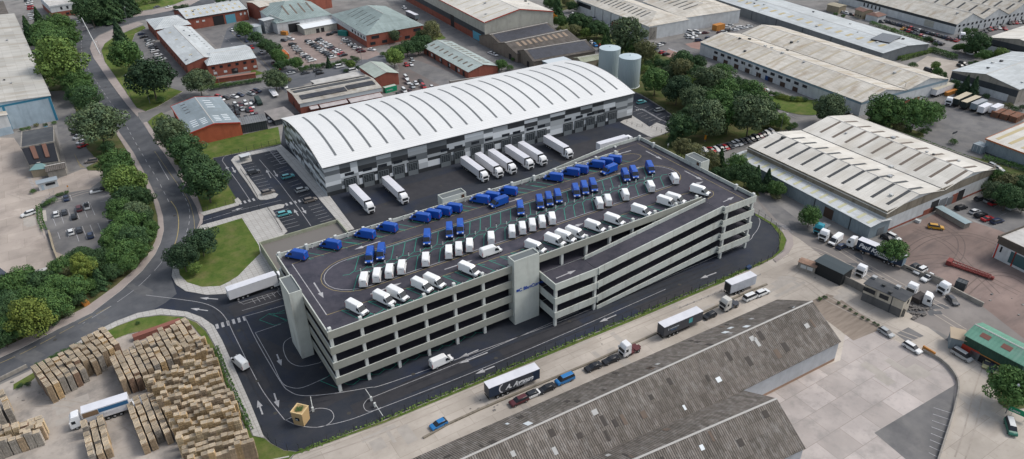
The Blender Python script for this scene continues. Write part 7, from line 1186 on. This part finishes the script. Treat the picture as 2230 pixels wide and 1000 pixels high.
t = obj('fascia_sign', M().box(-6, -.1, 2.6, 6, 0, 4.9), WINB); g = G(752, 68); t.location = (g.x-.6, g.y-.0, 0); t.rotation_euler = (0, 0, hdg((752, 60), (18, 13))); tag(t, 'long white sign with red lettering on the brick office', 'sign'); text('\u2302 Cleveland', 1.7, (-5.2, -.14, 3.0), (R_(90), 0, 0), FRED, t)
for (px, w_, txt) in (((2071, 53), 4.5, 'TYRES'),):
    g = G(*px, 4.5); t = obj('fascia_sign', M().box(-2.4, -.1, 0, 2.4, 0, 1.3), WDRK); t.location = tuple(g); t.rotation_euler = (0, 0, hdg(px, (9, 3.1))); tag(t, 'small sign with pale letters on the hangar fascia corner', 'sign'); text(txt, 1.25, (-2.1, -.15, .15), (R_(90), 0, 0), WINB, t)
# barriers, islands, planter
for (bx, by), (ex, ey), lb in (((682, 896), (676, 864), 'white entry barrier beside the timber planter'), ((809, 873), (796, 848), 'white barrier at the exit island, car park side'), ((817, 886), (834, 906), 'white barrier at the exit island, fence side')):
    a = G(bx, by); b = G(ex, ey, 1.1); t = thing('barrier_gate', lb, 'barrier', (a.x, a.y, .03), 0, 'white barriers at the site gate'); obj('cabinet', M().box(-.25, -.2, 0, .25, .2, 1.2), PWHT, t); obj('boom', M().tube((0, 0, 1.05), (b.x-a.x, b.y-a.y, 1.1), .09, 6), PWHT, t)
g = G(658, 918); t = thing('timber_planter', 'square timber clad planter box with green top and small screen', 'planter', (g.x, g.y, .04), hdg((643, 915), (26, 6)) ); WOOD = mat('timber_pale', (.50, .35, .17), .7, (.42, .28, .13), 2, 1, big=.05, brick=(.16, 8, .25, .008, 0, (R_(90), 0, 0)))
s_ = 1.25; H_ = 3.7; tp = 1.42
obj('wall', M().hexa([(-s_, -s_, 0), (s_, -s_, 0), (s_, s_, 0), (-s_, s_, 0)], [(-tp, -tp, H_), (tp, -tp, H_), (tp, tp, H_), (-tp, tp, H_)]), plain('timber_cladding', (.46, .32, .16), .7), t); mm = M()
for a in range(9):
    x = -1.22+a*.27
    for q in ((x, -1), (x, 1)): y0, y1 = q[1]*(s_+.02), q[1]*(tp+.02); mm.hexa([(x, min(y0, y0-.04*q[1]), 0), (x+.24, min(y0, y0-.04*q[1]), 0), (x+.24, max(y0, y0-.04*q[1]), 0), (x, max(y0, y0-.04*q[1]), 0)], [(x*1.14, min(y1, y1-.04*q[1]), H_), ((x+.24)*1.14, min(y1, y1-.04*q[1]), H_), ((x+.24)*1.14, max(y1, y1-.04*q[1]), H_), (x*1.14, max(y1, y1-.04*q[1]), H_)])
obj('boards', mm, plain('timber_boards', (.52, .37, .19), .7), t); obj('rim', M().box(-tp-.05, -tp-.05, H_, tp+.05, -tp+.2, H_+.15).box(-tp-.05, tp-.2, H_, tp+.05, tp+.05, H_+.15).box(-tp-.05, -tp+.2, H_, -tp+.2, tp-.2, H_+.15).box(tp-.2, -tp+.2, H_, tp+.05, tp-.2, H_+.15), plain('timber_rim', (.60, .45, .24), .7), t)
pl_ = inst('planting', CR_['bush'][0], leafm('m'), t, (0, 0, H_)); pl_.scale = (1.2, 1.2, .5); sc_ = obj('screen', M().box(-.5, -1.45, 1.5, .5, -1.36, 2.4), GLASS, t); text('BC', .45, (-.4, -1.47, 1.7), (R_(90), 0, 0), PWHT, sc_)
t = thing('cycle_shelter', 'pale cycle shelter at the corner of the west car park', 'shelter', tuple(G(536, 350)), hdg((536, 350), (10, -3))); obj('roof', M().box(-2, -1.3, 2.3, 2, 1.3, 2.42), LH, t); obj('frame', M().box(-1.95, -1.25, 0, -1.85, -1.15, 2.3).box(1.85, -1.25, 0, 1.95, -1.15, 2.3).box(-1.95, 1.15, 0, -1.85, 1.25, 2.3).box(1.85, 1.15, 0, 1.95, 1.25, 2.3).box(-1.9, 1.2, .3, 1.9, 1.24, 2.2), STEEL, t)
crate('litter_skip', 'dark open skip beside the end of the cream cabin block', (2000, 656), 4, 2.2, 1.8, plain('skip_dark', (.04, .035, .035), .8), (8, -5), 'skip'); crate('dark_kiosk', 'dark pointed kiosk behind the block wall in the brown yard', (2090, 628), 2.6, 2.2, 2.4, WDRK, (8, 3), 'kiosk'); crate('blue_bench', 'blue grit bin beside the site fence', (1630, 586), 1.8, .9, .9, plain('bin_navy', (.02, .05, .12), .6), (8, -4), 'bin')
crate('wall_block', 'pale concrete block wall piece in the brown yard before the kiosk', (2030, 612), 5, .5, 1.8, WCON, (9, 4), 'wall'); crate('yellow_hopper', 'yellow grit bin on the verge under the belt trees', (188, 665), 1.6, 1.2, 1.1, ORNG, (8, -4), 'bin')
crate('orange_cabin', 'orange fronted kiosk with white roof beside the brick car park', (618, 124), 9, 4, 2.6, plain('kiosk_orange', (.45, .12, .03), .6), (12, 12), 'kiosk', LWHITE); crate('yellow_machine', 'yellow site machine beside the white walled wing', (620, 76), 4, 2, 2.0, ORNG, (8, 1), 'machine'); crate('cabin_small', 'small pale cabin with blue roof behind the boundary wall', (2132, 330), 4, 4, 3, WBLG, (8, 3), 'cabin', LH)
crate('white_tarps', 'stack of white sheets beside the warehouse loading door', (1998, 484), 1.6, 1.2, .8, WINB, (5, 2), 'sheets')
# scattered debris in the yard by the cabin block
r = random.Random(9); m = M()
for k in range(60):
    g = G(1995+r.gauss(0, 14), 672+r.gauss(0, 7)); s = r.uniform(.15, .7); m.box(g.x-s, g.y-s*.6, .02, g.x+s, g.y+s*.6, .05+s*r.uniform(.3, .9), 0)
tag(obj('debris', m, mat('scrap', (.06, .055, .055), .9, (.16, .15, .14), 1.5, 1)), 'heap of dark scrap beside the cream cabin block', 'scrap', None, 'stuff')
r = random.Random(12); m = M()
for k in range(60):
    px = r.choice([(2040, 640), (2110, 660), (1880, 620), (90, 860), (1060, 880), (1330, 760), (1620, 640), (1850, 600), (2180, 660)]); g = G(px[0]+r.gauss(0, 30), px[1]+r.gauss(0, 14)); s = r.uniform(.1, .35); m.box(g.x-s, g.y-s*.7, .02, g.x+s, g.y+s*.7, .05+s*.5, 0)
tag(obj('litter', m, mat('litter_mix', (.3, .28, .26), .9, (.1, .1, .1), 1.5, 1)), 'small litter and rubble scattered over the yards', 'litter', None, 'stuff')

# drain covers and bollards on the site
dc = M().cyl(0, 0, 0, .012, .45, 12).mesh('drain_cover', plain('cast_iron', (.05, .048, .045), .8)); dm = M()
for x, y in ((700, 800), (560, 830), (900, 815), (1240, 700), (1480, 620), (600, 900), (760, 900), (520, 720), (380, 470), (300, 320), (230, 190), (120, 740), (840, 445), (960, 405), (1200, 350), (1080, 780), (1340, 640)):
    p = G(x, y, .05); dm.cyl(p.x, p.y, .046, .056, .5, 12)
struct('drain_covers', dm, plain('cast_iron', (.05, .048, .045), .8))
